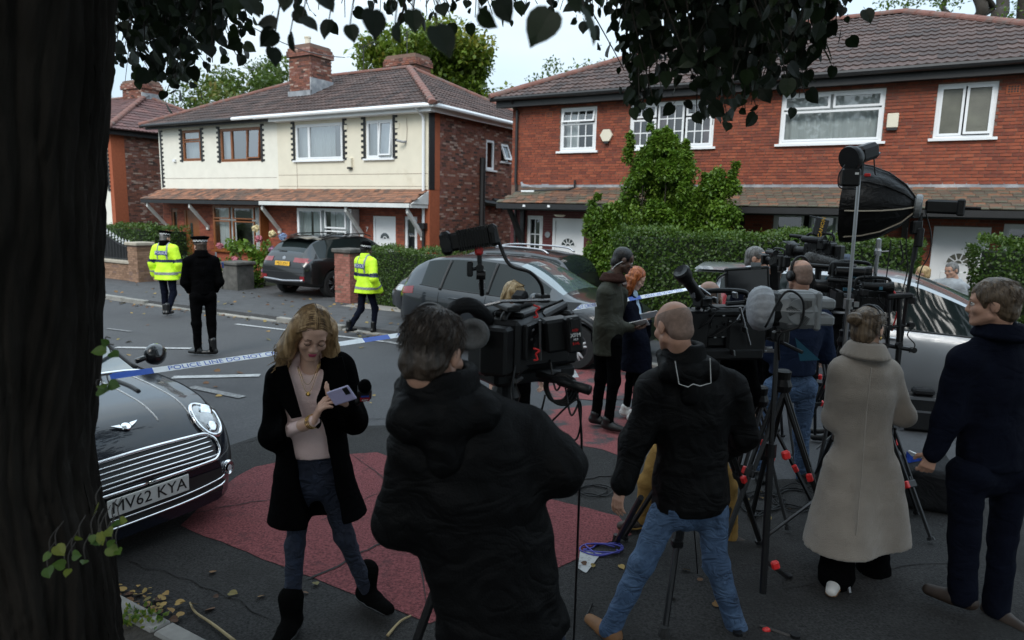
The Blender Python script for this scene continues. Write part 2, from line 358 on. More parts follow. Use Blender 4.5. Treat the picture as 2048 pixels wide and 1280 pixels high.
# ---------------------------------------------------------------- houses
def mk_pane(name,tint,mixf=.12,rough=.02):
    mt=bpy.data.materials.new(name); mt.use_nodes=True; n=mt.node_tree.nodes; l=mt.node_tree.links; n.clear()
    o=n.new('ShaderNodeOutputMaterial'); t=n.new('ShaderNodeBsdfTransparent'); t.inputs[0].default_value=(*tint,1)
    g=n.new('ShaderNodeBsdfGlossy'); g.inputs['Roughness'].default_value=rough; g.inputs['Color'].default_value=(.95,.97,1,1)
    f=n.new('ShaderNodeLayerWeight'); f.inputs['Blend'].default_value=.25
    tc=n.new('ShaderNodeTexCoord'); nz=n.new('ShaderNodeTexNoise'); nz.inputs['Scale'].default_value=1.7; l.new(tc.outputs['Object'],nz.inputs['Vector'])
    bp=n.new('ShaderNodeBump'); bp.inputs['Strength'].default_value=.12; bp.inputs['Distance'].default_value=.02; l.new(nz.outputs['Fac'],bp.inputs['Height']); l.new(bp.outputs[0],g.inputs['Normal'])
    a=n.new('ShaderNodeMath'); a.operation='ADD'; a.use_clamp=True; a.inputs[1].default_value=mixf; l.new(f.outputs['Fresnel'],a.inputs[0])
    m=n.new('ShaderNodeMixShader'); l.new(a.outputs[0],m.inputs[0]); l.new(t.outputs[0],m.inputs[1]); l.new(g.outputs[0],m.inputs[2]); l.new(m.outputs[0],o.inputs[0]); return mt
M['pane']=mk_pane('clear_window_pane',(.8,.84,.84),.1)
M['panesky']=mk_pane('sky_reflecting_pane',(.7,.75,.76),.3)
M['obscure']=mk('obscured_glass',(.1,.1,.075),.35,var=.35,scale=3,bump=.4,bscale=90,spec=.7)
M['brick2']=mk('orange_brick',(.3,.08,.04),.85,var=.22,scale=14,bump=.3,bscale=60,attr=[(.155,.04,.025),(.205,.05,.027),(.235,.057,.029),(.265,.065,.031),(.3,.08,.04)],stain=(.13,.05,.035),sscale=.55,sthr=(.52,.8))
M['brick1']=mk('mottled_brown_brick',(.2,.08,.055),.9,var=.25,scale=14,attr=[(.06,.04,.034),(.15,.06,.042),(.2,.075,.05),(.25,.095,.06),(.2,.085,.07),(.42,.3,.24)])
M['brick1f']=mk('red_front_brick',(.3,.08,.04),.85,var=.2,scale=14,attr=[(.19,.05,.03),(.28,.07,.038),(.34,.09,.045)])
M['brickq']=mk('orange_corner_brick',(.33,.085,.035),.85,var=.15,scale=14)
M['maroon']=mk('maroon_painted_wall',(.115,.018,.02),.6,var=.2,scale=6)
M['cream']=mk('cream_render',(.7,.645,.52),.8,var=.05,scale=3,stain=(.5,.43,.3),sscale=1.1,sthr=(.6,.85))
M['whiter']=mk('white_render',(.74,.71,.62),.8,var=.05,scale=3,stain=(.6,.57,.48),sscale=1.1,sthr=(.62,.85))
M['tile']=mk('brown_pantile',(.1,.062,.052),.8,var=.25,scale=11,attr=[(.034,.022,.02),(.05,.031,.027),(.064,.038,.032),(.082,.049,.042)],stain=(.16,.13,.115),sscale=2.1,sthr=(.6,.8))
M['tile3']=mk('purple_pantile',(.12,.055,.05),.8,var=.25,scale=11,attr=[(.08,.042,.04),(.11,.053,.05),(.14,.065,.058)],stain=(.18,.13,.12),sscale=2.3,sthr=(.6,.8))
M['ctile']=mk('canopy_plain_tile',(.22,.1,.06),.85,var=.25,scale=11,attr=[(.09,.055,.042),(.16,.08,.052),(.2,.095,.058),(.25,.115,.068),(.31,.13,.07)],stain=(.075,.06,.05),sscale=1.1,sthr=(.5,.68))
M['ctile2']=mk('mossy_canopy_plain_tile',(.2,.1,.06),.85,var=.25,scale=11,attr=[(.065,.045,.036),(.095,.055,.038),(.12,.064,.042),(.15,.075,.045),(.23,.09,.045)],stain=(.085,.085,.06),sscale=1.5,sthr=(.45,.6))
M['ridge']=mk('ridge_tile',(.17,.075,.058),.85,var=.25,scale=7,stain=(.12,.1,.09),sscale=3)
ST=lambda V: V[:,:1]*ES+V[:,1:2]*EN+np.c_[np.zeros((len(V),2)),V[:,2]]
def SB(): return MB(ST)
def wall_holes(name,axis,c,a0,a1,z0,z1,holes,mat,parent,th=.22,dirn=1):
    """wall with real openings; axis 's' = runs along the street at n=c going back; 'n' = runs away from it at s=c"""
    A=sorted({a0,a1,*[min(max(h[i],a0),a1) for h in holes for i in (0,1)]}); Z=sorted({z0,z1,*[min(max(h[i],z0),z1) for h in holes for i in (2,3)]})
    b=SB()
    for i in range(len(A)-1):
        run=None
        for j in range(len(Z)-1):
            x,z=(A[i]+A[i+1])/2,(Z[j]+Z[j+1])/2
            if any(h[0]<x<h[1] and h[2]<z<h[3] for h in holes): continue
            if axis=='s': b.bx((A[i],c,Z[j]),(A[i+1],c+th,Z[j+1]))
            else: b.bx((c-th,A[i],Z[j]),(c,A[i+1],Z[j+1]))
    return b.obj(name,mat,parent)
def brick_mats(axis,c,a0,a1,z0,z1,holes,L=.185,Hh=.06,proud=.012):
    out=[]; nz_=int((z1-z0)/Hh)
    for j in range(nz_):
        z=z0+(j+.5)*Hh; iv=[(a0,a1)]
        for h in holes:
            if h[2]-.02<z<h[3]+.02:
                iv=[q for p in iv for q in ((p[0],min(p[1],h[0])),(max(p[0],h[1]),p[1])) if q[1]-q[0]>.03]
        off=(j%2)*L/2+(.06 if j%5==0 else 0)
        for p in iv:
            x=a0-off+math.floor((p[0]-a0+off)/L)*L
            while x<p[1]-.02:
                l,r=max(x,p[0]),min(x+L,p[1])
                if r-l>.04:
                    A=np.eye(4); k=(r-l-.011)/(L-.011); mid=(l+r)/2; pr=proud+RNG.normal()*.0025
                    if axis=='s': A[:3,0]=ES*k; A[:3,1]=EN; A[:3,3]=S(mid,c-pr+.02,z)
                    else: A[:3,0]=EN*k; A[:3,1]=-ES; A[:3,3]=ES*(c+pr-.02)+EN*mid+np.array([0,0,z])
                    out.append(A)
                x+=L
    return out
def brickVF(L=.185,Hh=.06):
    x,y,z=(L-.011)/2,.02,(Hh-.011)/2; V=[(-x,-y,-z),(x,-y,-z),(x,-y,z),(-x,-y,z),(-x,y,-z),(x,y,-z),(x,y,z),(-x,y,z)]
    return V,[[0,1,2,3],[4,0,3,7],[1,5,6,2],[3,2,6,7],[4,5,1,0]]
def tileVF(wd=.3,ln=.36,amp=.022,th=.02):
    n=9; V=[]
    for y,l in ((0,.026),(ln,0.)):
        for i in range(n):
            t=i/(n-1); V.append((( t-.5)*wd,y,l+amp*(.5+.5*math.cos(4*math.pi*t))**1.5))
    for i in range(n): V.append((V[i][0],0,V[i][2]-th-.02))
    F=[[i,i+1,n+i+1,n+i] for i in range(n-1)]+[[2*n+i,2*n+i+1,i+1,i] for i in range(n-1)]
    return V,F
def slope_tiles(o,x,y,n_,w0,w1f,rows,wd,ex):
    """o: origin at eave; x along eave, y up slope, n_ normal; w0(t), w1f(t): extents of row at height t"""
    out=[]
    for j in range(rows):
        t=j*ex; a,b=w0(t+ex*.5),w1f(t+ex*.5); k=math.floor(a/wd)
        q=k*wd
        while q<b:
            cx=q+wd/2
            if a-.1<cx<b+.1:
                A=np.eye(4); A[:3,0]=x; A[:3,1]=y; A[:3,2]=n_; A[:3,3]=o+x*cx+y*t+n_*(.015+RNG.normal()*.003); A[:3,1]+=n_*RNG.normal()*.006
                out.append(A)
            q+=wd
    return out
def halfround(b,p,q,r=.11,seg=.4,lift=.03):
    p,q=np.asarray(p,float),np.asarray(q,float); L=np.linalg.norm(q-p); d=(q-p)/L; side=unit(np.cross(d,(0,0,1))); up=np.cross(side,d); k=max(1,int(L/seg))
    for i in range(k):
        a=p+d*(i*L/k); c=p+d*((i+1)*L/k+.03); ring=[]
        for e,rr in ((a,r),(c,r*.93)):
            ring.append([e+side*rr*math.cos(t)+up*(rr*math.sin(t)*.8+lift) for t in np.linspace(-.2,math.pi+.2,9)])
        b.grid(np.array(ring)); b.add(ring[0],[list(range(9))])
def hip_roof(parent,s0,s1,n0,n1,ze,zr,tmat,limit=300,hips=(True,True),name='roof'):
    run=(n1-n0)/2; rise=zr-ze; sl=math.hypot(run,rise); cth,sth=run/sl,rise/sl
    mid=(n0+n1)/2; r0,r1=s0+run,s1-run
    b=SB(); b.add([(s0,n0,ze),(s1,n0,ze),(r1,mid,zr),(r0,mid,zr),(s0,n1,ze),(s1,n1,ze)],[[0,1,2,3],[5,4,3,2],[4,0,3],[1,5,2],[4,5,1,0]])
    roof=b.obj(name,tmat,parent,attr=np.full(5,.3))
    Zv=np.array([0,0,1.]); wd=.3; ex=sl/round(sl/.31); rows=int(round(sl/ex)); Ms=[]
    y=EN*cth+Zv*sth; nn=-EN*sth+Zv*cth
    Ms+=slope_tiles(S(s0,n0,ze),ES,y,nn,lambda t:t*cth,lambda t:(s1-s0)-t*cth,rows,wd,ex)
    if hips[1]:
        y=-ES*cth+Zv*sth; nn=ES*sth+Zv*cth
        Ms+=slope_tiles(S(s1,n0,ze),EN,y,nn,lambda t:t*cth,lambda t:(n1-n0)-t*cth,rows,wd,ex)
    if hips[0]:
        y=ES*cth+Zv*sth; nn=-ES*sth+Zv*cth
        Ms+=slope_tiles(S(s0,n1,ze),-EN,y,nn,lambda t:t*cth,lambda t:(n1-n0)-t*cth,rows,wd,ex)
    pieces('roof_tile',tileVF(wd,ex+.05),Ms,tmat,roof,limit=limit,restname='roof_tiles_beyond')
    rb=MB()
    for p,q in (((s0,n0,ze),(r0,mid,zr)),((s1,n0,ze),(r1,mid,zr)),((s1,n1,ze),(r1,mid,zr)),((s0,n1,ze),(r0,mid,zr)),((r0,mid,zr),(r1,mid,zr))):
        halfround(rb,S(*p),S(*q),.12)
    rb.obj('ridge_tiles',M['ridge'],roof,kind='stuff')
    return roof
def window(parent,s0,s1,z0,z1,n,sashes,fmat,name='window',sill=True,curtain=None,glass='pane',fr=.05,sb=.04,side=None,rec=.05,holes=None):
    """sashes: (x0,x1,y0,y1 fractions, nx, ny muntins, open_deg). side: None front wall, else s plane of a side wall (then s0.. are n)"""
    def T(V):
        if side is None: return ST(V)
        return ST(np.c_[side-(V[:,1]-n),V[:,0],V[:,2]])
    b=MB(T); y0=n+rec-.03; d=.06
    b.bx((s0,y0,z0),(s0+fr,y0+d,z1)); b.bx((s1-fr,y0,z0),(s1,y0+d,z1)); b.bx((s0+fr,y0+.001,z1-fr),(s1-fr,y0+d,z1)); b.bx((s0+fr,y0+.001,z0),(s1-fr,y0+d,z0+fr))
    W,Hh=s1-s0-2*fr,z1-z0-2*fr; panes=[]
    for sa in sashes:
        x0,x1=s0+fr+sa[0]*W,s0+fr+sa[1]*W; a0,a1=z0+fr+sa[2]*Hh,z0+fr+sa[3]*Hh
        nx,ny=(sa[4],sa[5]) if len(sa)>5 else (0,0); op=math.radians(sa[6]) if len(sa)>6 else 0
        def tilt(V,a1=a1,op=op):
            V=V.copy(); dz=V[:,2]-a1; dy=V[:,1]-y0; V[:,2]=a1+dz*math.cos(op)-dy*0; V[:,1]=y0+dy+dz*math.sin(op); return T(V)
        bs=MB(tilt) if op else b
        yy=y0-.012
        bs.bx((x0,yy,a0),(x0+sb,yy+.05,a1)); bs.bx((x1-sb,yy,a0),(x1,yy+.05,a1)); bs.bx((x0+sb,yy+.001,a1-sb),(x1-sb,yy+.05,a1)); bs.bx((x0+sb,yy+.001,a0),(x1-sb,yy+.05,a0+sb))
        for i in range(nx):
            c=x0+sb+(x1-x0-2*sb)*(i+1)/(nx+1); bs.bx((c-.011,yy+.012,a0+sb),(c+.011,yy+.03,a1-sb))
        for i in range(ny):
            c=a0+sb+(a1-a0-2*sb)*(i+1)/(ny+1); bs.bx((x0+sb,yy+.013,c-.011),(x1-sb,yy+.029,c+.011))
        if op: b.V+=bs.V; b.F+=[[q+b.n for q in f] for f in bs.F]; b.m+=bs.m; b.n+=bs.n
        pb=MB(tilt if op else T); pb.add([(x0+sb*.8,yy+.034,a0+sb*.8),(x1-sb*.8,yy+.034,a0+sb*.8),(x1-sb*.8,yy+.034,a1-sb*.8),(x0+sb*.8,yy+.034,a1-sb*.8)],[[0,1,2,3]]); panes.append(pb)
    wo=b.obj(name,fmat,parent)
    for pb in panes: pb.obj('pane',M[glass],wo)
    if sill:
        q=MB(T); q.bx((s0-.07,n-.07,z0-.045),(s1+.07,n+.02,z0+.002)); q.obj('sill',M['white'] if fmat is not M['brown'] else M['brown'],wo)
    if curtain:
        for (x0,x1,cm) in curtain:
            u=np.linspace(s0+x0*(s1-s0),s0+x1*(s1-s0),int((x1-x0)*(s1-s0)*40)+4); ph=np.sin(u*38+np.sin(u*7)*1.8)*.02+np.sin(u*71)*.007
            A=np.array([[(x,n+.2+p*k,z) for x,p in zip(u,ph)] for z,k in ((z1-.02,.6),((z0+z1)/2,1),(z0+.02,1.3))]); c=MB(T); c.grid(A); c.obj('curtain',M[cm],wo,smooth=True)
    return wo
def fan_door(parent,s0,s1,z0,z1,n,fmat,pmat,label=None,spokes=4,dark='glass'):
    b=SB(); y=n+.04
    b.bx((s0,y-.05,z0),(s0+.07,y+.05,z1)); b.bx((s1-.07,y-.05,z0),(s1,y+.05,z1)); b.bx((s0+.07,y-.049,z1-.07),(s1-.07,y+.05,z1))
    b.bx((s0+.07,y-.02,z0),(s1-.07,y+.04,z1-.07)); W=s1-s0; Hh=z1-z0
    for (x0,x1,a0,a1) in ((.2,.46,.06,.24),(.54,.8,.06,.24),(.2,.46,.34,.62),(.54,.8,.34,.62)):   # raised panels
        b.box((s0+W*(x0+x1)/2,y-.022,z0+Hh*(a0+a1)/2),(W*(x1-x0),.022,Hh*(a1-a0)),None,.01)
    c=(s0+s1)/2; zc=z0+Hh*.69; R=W*.21
    d=b.obj('door',fmat,parent,label=label)
    g=SB(); t=np.linspace(0,math.pi,13); g.add([(c+R*math.cos(a),y-.024,zc+R*math.sin(a)) for a in t][::-1],[list(range(13))[::-1]]); g.obj('fanlight',M[dark],d)
    f=SB()
    for i in range(12):
        for r0,r1 in ((R,R+.028),(R*.3,R*.3+.02)):
            P4=[(c+r*math.cos(a),y-.035,zc+r*math.sin(a)) for a,r in ((t[i],r0),(t[i+1],r0),(t[i+1],r1),(t[i],r1))]; f.prism(P4,(0,.02,0))
    for a in np.linspace(0,math.pi,spokes+2):
        dx,dz=math.cos(a),math.sin(a); f.prism([(c+R*.3*dx-dz*.01,y-.034,zc+R*.3*dz+dx*.01),(c+R*dx-dz*.01,y-.034,zc+R*dz+dx*.01),(c+R*dx+dz*.01,y-.034,zc+R*dz-dx*.01),(c+R*.3*dx+dz*.01,y-.034,zc+R*.3*dz-dx*.01)],(0,.018,0))
    f.obj('fanlight_frame',fmat,d)
    l=SB(); l.box((c,y-.03,z0+Hh*.29),(.25,.02,.05)); l.obj('letter_flap',pmat,d)
    h=SB(); h.bx((s1-.17,y-.05,z0+Hh*.38),(s1-.14,y-.02,z0+Hh*.5)); h.tube([(s1-.155,y-.04,z0+Hh*.46),(s1-.155,y-.08,z0+Hh*.46),(s1-.26,y-.08,z0+Hh*.46)],.011); h.obj('handle',pmat,d)
    return d
def quoin(parent,s,z0,z1,n,out,mat=None):
    b=SB(); b.bx((min(s,s+out*.09),n-.012,z0),(max(s,s+out*.09),n+.01,z1)); k=int((z1-z0)/.15)
    for i in range(k+1):
        z=z0+.02+i*(z1-z0-.08)/k; b.bx((min(s+out*.09,s+out*.17),n-.0121,z),(max(s+out*.09,s+out*.17),n+.009,z+.065))
    return b.obj('quoin_strip',mat or M['black'],parent)
ZB=-.26
# ======== house 1: black and white rendered pair =============================================================
hs=thing('semi_detached_house','cream and white rendered pair of houses with black dashed window edging','house',S(-17.4,15,ZB+.02),SROT)
W1=[(-22.06,-21.07,3.63,4.66),(-20.06,-18.09,3.57,4.63),(-16.55,-14.59,3.55,4.61),(-13.70,-12.72,3.55,4.6)]
D1=[(-22.91,-22.55,.9,1.98),(-22.19,-21.39,-.1,1.97),(-13.46,-12.64,-.1,1.95),(-12.32,-11.88,.8,1.97),(-20.0,-18.0,.6,2.15),(-16.1,-14.1,.6,2.12)]
wl=wall_holes('wall','s',15.,-23.4,-17.33,2.68,4.78,W1,M['whiter'],hs); wall_holes('wall','s',15.,-17.33,-11.45,2.68,4.78,W1,M['cream'],hs)
fl=wall_holes('wall','s',15.02,-23.4,-11.45,ZB,2.7,D1,M['mortar'],hs)
b=SB()
for s0,s1,z in ((-23.35,-17.4,3.05),(-17.3,-11.5,3.12),(-17.3,-11.5,2.78)): b.bx((s0,14.994,z),(s1,15.01,z+.008))
for s in (-16.5,): b.bx((s,14.993,2.7),(s+.008,15.01,3.5))
b.obj('render_cracks',M['mortar'],wl)
SW1=[(17.79,18.28,3.40,4.30),(18.65,19.12,3.70,4.26)]
sw=wall_holes('side_wall','n',-11.45,15.22,22.3,ZB,4.78,SW1,M['mortar'],hs)
pieces('brick',brickVF(),brick_mats('n',-11.45,15.45,22.3,ZB,4.76,SW1),M['brick1'],sw,limit=150,restname='bricks_beyond',var=None)
b=SB(); b.bx((-11.66,15.0,ZB),(-11.44,15.0+.45,2.7)); b.bx((-11.66,15.221,2.701),(-11.435,15.45,4.77)); b.obj('brick_pier',M['brickq'],hs)
b=SB(); b.bx((-11.47,15.0-.013,2.7),(-11.43,15.21,4.76))
for i in range(14): b.bx((-11.4301,14.99,2.75+i*.145),(-11.425,15.12,2.81+i*.145))
b.obj('corner_strip',M['black'],hs)
pieces('brick',brickVF(),brick_mats('s',15.02,-23.4,-11.5,ZB,2.45,D1),M['brick1f'],fl,limit=150,restname='bricks_beyond')
b=SB(); b.bx((-23.2,15.26,ZB),(-11.7,22.2,4.7)); b.obj('dark_interior',M['interior'],hs)
window(hs,*W1[0],15,[(0,1,0,.66),(0,1,.7,1)],M['brown'],curtain=[(0,1,'curtain')],glass='panesky',sill=False)
window(hs,*W1[1],15,[(0,.27,0,1),(.27,.68,0,1),(.68,1,.04,1,0,0,4)],M['brown'],curtain=[(0,.2,'curtain')],glass='panesky',sill=False)
window(hs,*W1[2],15,[(0,.28,0,1),(.28,1,0,1)],M['white'],curtain=[(0,.75,'curtain')],glass='panesky')
window(hs,*W1[3],15,[(0,.47,0,1),(.5,1,.03,1,0,0,5)],M['white'],curtain=[(0,1,'blind')],glass='panesky')
for wn in W1:
    quoin(hs,wn[0],wn[2]-.03,4.7,15,-1); quoin(hs,wn[1],wn[2]-.03,4.7,15,1)
quoin(hs,-23.33,2.74,4.7,15,1)
window(hs,*SW1[0],0,[(0,1,0,1)],M['white'],side=-11.45,fr=.03,sb=.05); window(hs,*SW1[1],0,[(0,1,0,1,0,0,22)],M['white'],side=-11.45,fr=.03,sb=.06)
window(hs,*D1[0],15.02,[(0,1,0,1)],M['brown'],sill=False); window(hs,*D1[3],15.02,[(0,1,0,1)],M['white'])
d=SB(); d.bx((-22.19,15.05,-.1),(-21.39,15.12,1.97)); d.bx((-22.19,15.02,-.1),(-22.11,15.06,1.97)); d.bx((-21.47,15.02,-.1),(-21.39,15.06,1.97))
do=d.obj('door',M['brown'],hs,label='brown front door with a slim arched pane')
d=SB(); d.add([(-21.85+.07*math.cos(t),15.045,1.05+(.42 if math.sin(t)>0 else 0)+.07*math.sin(t)) for t in np.linspace(0,2*math.pi,16)[:-1]],[list(range(15))]); d.obj('pane',M['glass'],do)
fan_door(hs,-13.46,-12.64,-.1,1.95,15.02,M['white'],M['lead'],'white front door with a half round dark fanlight',0)
def bay(s0,s1,z0,z1,fm,cols,cur):
    b=SB(); b.bx((s0+.04,14.72,ZB),(s1-.04,15.0,z0)); b.obj('bay_base',M['brick1f'],hs,attr=np.full(6,.6))
    window(hs,s0,s1,z0,z1,14.68,cols,fm,name='bay_window',curtain=cur,rec=.03)
    for a in (s0,s1-.05):
        b=SB(); b.bx((a,14.75,z0),(a+.05,15.0,z1)); b.obj('bay_side',fm,hs)
bay(-20.17,-17.85,.69,2.16,M['brown'],[(0,.37,.0,.68),(0,.37,.72,1),(.43,.9,0,.68),(.43,.9,.72,1)],[(0,.38,'curtain'),(.72,.9,'curtain')])
bay(-16.2,-13.99,.5,2.13,M['white'],[(0,.46,0,1),(.52,.92,0,.62),(.52,.92,.66,1)],[(.02,.18,'blind'),(.22,.45,'blind'),(.55,.62,'blind'),(.64,.9,'blind')])
def canopy(parent,s0,s1,n0,nw,zt,z0,mat,fmat,lip,lead=None,slant=.25,limit=200):
    b=SB(); b.add([(s0,n0,z0),(s1,n0,z0),(s1-slant,nw,zt),(s0+slant,nw,zt),(s0,nw,z0),(s1,nw,z0)],[[0,1,2,3],[4,5,1,0],[4,0,3],[1,5,2]])
    r=b.obj('canopy_roof',mat,parent,attr=np.full(4,.3))
    Zv=np.array([0,0,1.]); run,rise=nw-n0,zt-z0; sl=math.hypot(run,rise); y=EN*run/sl+Zv*rise/sl; nn=-EN*rise/sl+Zv*run/sl; rows=int(sl/.13); ex=sl/rows; Ms=[]
    for j in range(rows):
        t=j*ex; q=s0+slant*t/sl+(j%2)*.09
        while q<s1-slant*t/sl-.05:
            A=np.eye(4); A[:3,0]=ES; A[:3,1]=y+nn*(-.06+RNG.normal()*.012); A[:3,2]=nn; A[:3,3]=S(q+.085,n0,z0)+y*(t+ex*.5)+nn*(.022+RNG.normal()*.003); Ms.append(A); q+=.178
    pieces('canopy_tile',boxVF(.172,ex+.05,.015),Ms,mat,r,limit=limit,restname='canopy_tiles_beyond')
    f=SB(); f.bx((s0,n0-.02,z0-.13),(s1,n0+.05,z0-.012)); f.obj('fascia',fmat,parent)
    if lead:
        f=SB(); f.add([(s0+slant,nw-.006,zt+.02),(s1-slant,nw-.006,zt+.02),(s1-slant,nw-.14,zt-.06),(s0+slant,nw-.14,zt-.06)],[[3,2,1,0]]); f.add([(s0+slant,nw-.007,zt+.10),(s1-slant,nw-.007,zt+.10),(s1-slant,nw-.007,zt+.02),(s0+slant,nw-.007,zt+.02)],[[3,2,1,0]]); f.obj('lead_flashing',M['lead'],parent)
    return r
canopy(hs,-23.45,-11.5,14.25,15,2.68,2.32,M['ctile'],M['black'],None,slant=.1)
g=SB(); g.bx((-17.3,14.19,2.2),(-11.5,14.24,2.31)); g.bx((-11.53,14.25,2.2),(-11.48,14.98,2.3)); g.prism([(-11.49,14.25,2.3),(-11.49,14.98,2.3),(-11.49,14.98,2.66)],(.03,0,0)); g.obj('canopy_board',M['whitewood'],hs)
for s in (-23.2,-20.85,-17.3,-13.85,-11.65):
    g=SB(); g.prism([(s-.04,14.97,1.36),(s-.04,14.97,1.48),(s-.04,14.3,2.2),(s-.04,14.3,2.06)],(.08,0,0)); g.box((s,14.96,1.4),(.11,.06,.14)); g.obj('canopy_bracket',M['whitewood'],hs)
hip_roof(hs,-23.85,-11.05,14.62,22.7,4.84,6.78,M['tile'],limit=300,hips=(False,True))
g=SB(); g.bx((-23.7,14.72,4.72),(-17.4,14.78,4.85)); g.obj('fascia',M['black'],hs)
g=SB(); g.tube([(-23.8,14.6,4.83),(-17.9,14.6,4.83)],.055,8); g.obj('gutter',M['black'],hs)
g=SB(); g.bx((-17.39,14.72,4.7),(-11.2,14.77,4.84)); g.bx((-11.25,14.771,4.7),(-11.2,22.5,4.84)); g.bx((-17.3,14.78,4.7),(-11.26,15,4.72)); g.obj('fascia',M['white'],hs)
g=SB(); g.tube([(-18.9,14.6,4.84),(-11.35,14.6,4.84),(-11.1,14.68,4.84),(-11.04,14.9,4.84),(-11.04,22.6,4.84)],.06,8); g.obj('gutter',M['white'],hs)
g=SB(); g.tube([(-11.62,14.62,4.8),(-11.6,14.9,4.62),(-11.6,14.93,4.5),(-11.6,14.93,1.78)],.04,8); g.obj('downpipe',M['white'],hs)
g=SB(); g.tube([(-11.6,14.93,1.78),(-11.6,14.93,ZB)],.043,8); g.box((-11.6,14.9,1.72),(.2,.16,.16)); g.obj('downpipe',M['black'],hs,label='black lower downpipe')
g=SB(); g.tube([(-11.37,17.5,ZB),(-11.37,17.5,3.72)],.09,8); g.tube([(-11.37,17.55,2.42),(-11.35,18.9,2.35)],.09,8); g.tube([(-11.36,18.1,2.5),(-11.33,18.7,2.46)],.06,8); g.obj('soil_pipe',M['black'],hs)
g=SB(); g.box((-14.28,14.96,3.45),(.16,.09,.26)); g.obj('alarm_box',M['cream'],hs); g=SB(); g.box((-14.28,14.95,3.3),(.15,.07,.06)); g.obj('alarm_light',M['black'],hs)
g=SB(); g.tube([(-12.25,15,3.98),(-12.25,14.9,3.96),(-12.4,14.78,4.0)],.035,8); g.obj('security_camera',M['lead'],hs); g=SB(); g.tube([(-12.22,14.985,4.6),(-12.2,14.985,4.3),(-12.22,14.985,4.0)],.006,4); g.obj('wire',M['mortar'],hs)
g=SB(); g.box((-14.45,14.995,4.45),(.13,.02,.13)); g.box((-12.55,14.995,4.42),(.15,.02,.15)); g.obj('air_vent',M['cream'],hs)
g=SB(); g.box((-22.5,14.96,3.66),(.13,.07,.09)); g.obj('alarm_light',M['white'],hs,label='small white lamp box')
def chimney(parent,s0,s1,n0,n1,z0,z1,mat,pots=0):
    b=SB(); b.bx((s0+.02,n0+.02,z0),(s1-.02,n1-.02,z1)); b.bx((s0-.02,n0-.02,z1-.17),(s1+.02,n1+.02,z1-.08)); b.bx((s0-.05,n0-.05,z1-.36),(s1+.05,n1+.05,z1-.171)); b.bx((s0+.05,n0+.05,z1-.0801),(s1-.05,n1-.05,z1+.03))
    c=b.obj('chimney',M['mortar'],parent)
    Ms=[]
    for (a,bb,zz0,zz1,g) in ((s0,s1,z0,z1-.37,0),(s0-.05,s1+.05,z1-.36,z1-.17,.05),(s0-.02,s1+.02,z1-.17,z1-.08,.02)):
        Ms+=brick_mats('s',n0-g+(.02 if not g else 0),a,bb,zz0,zz1,[]); Ms+=brick_mats('n',s1+g-(.02 if not g else 0),n0-g,n1+g,zz0,zz1,[])
    pieces('brick',brickVF(),Ms,mat,c,limit=0,restname='bricks')
    f=SB(); f.bx((s0-.03,n0-.04,z0-.1),(s1+.05,n0-.005,z0+.16)); f.bx((s1-.005,n0-.04,z0),(s1+.05,n1,z0+.55)); f.obj('lead_flashing',M['lead'],c)
    for i in range(pots):
        p=SB(); p.lathe([(.1,0),(.1,.3),(.12,.31),(.12,.36),(.09,.36)],(s0+.4+i*.5,(n0+n1)/2,z1),n=12); p.obj('chimney_pot',M['cream'],c)
    return c
chimney(hs,-18.35,-17.35,16.45,17.4,5.75,7.35,M['brick1'],1)
chimney(hs,-17.3,-15.9,20.0,20.9,6.0,7.62,M['brick1'],0)
for (s,n,z) in ((-17.05,18.6,6.75),(-16.6,20.4,7.6)):
    a=thing('television_aerial','thin rooftop aerial by the '+('front' if n<19 else 'rear')+' chimney of the rendered houses','aerial',S(s,n,z))
    g=SB(); g.tube([(s,n,z-.6),(s,n,z+.95)],.018,5); g.obj('mast',M['black'],a)
    g=SB(); g.tube([(s-.1,n,z+.85),(s+.55,n,z+1.05)],.014,4)
    for k in range(6): t=k/5; g.tube([(s-.1+.65*t,n-.2,z+.85+.2*t),(s-.1+.65*t,n+.2,z+.85+.2*t)],.008,4)
    g.obj('antenna_rods',M['black'],a)
# ======== house 2: orange brick pair ========================================================================
h2=thing('semi_detached_house','orange brick pair of houses with white windows and black eaves','house',S(-3,15,ZB+.02),SROT)
W2=[(-7.56,-6.63,3.60,4.6),(-5.81,-3.93,3.61,4.6),(-2.60,-.76,3.62,4.6),(.07,.98,3.64,4.6)]
D2=[(-8.40,-7.96,.8,2.07),(-7.68,-6.84,-.1,2.03),(-6.1,-4.1,.7,2.1),(-2.58,-.6,.8,2.26),(.26,1.14,-.1,2.06),(1.32,1.75,.9,2.13)]
wb=wall_holes('wall','s',15.,-8.88,3.0,ZB,4.78,W2+D2,M['mortar'],h2)
hol=W2+D2
Ms=brick_mats('s',15.,-8.88,3.0,2.82,4.76,hol)
pieces('brick',brickVF(),Ms,M['brick2'],wb,limit=300,restname='bricks_beyond')
Ms=brick_mats('s',15.,-6.4,3.0,ZB,2.5,hol); pieces('brick',brickVF(),Ms,M['brick2'],wb,limit=0,restname='bricks_below_canopy')
Ms=brick_mats('s',15.,-8.88,-6.41,ZB,2.5,hol); pieces('brick',brickVF(),Ms,M['maroon'],wb,limit=0,restname='painted_bricks')
b=SB(); b.bx((-8.88,15.22,ZB),(-8.66,22.5,4.78)); b.bx((2.78,15.22,ZB),(3.0,22.5,4.78)); b.obj('side_wall',M['brick2'],h2,attr=np.full(12,.5))
b=SB(); b.bx((-8.6,15.28,ZB),(2.7,22.3,4.7)); b.obj('dark_interior',M['interior'],h2)
window(h2,*W2[0],15,[(0,1,0,.66,3,1),(0,1,.68,1,3,0,14)],M['white'],curtain=[(0,.45,'curtain')])
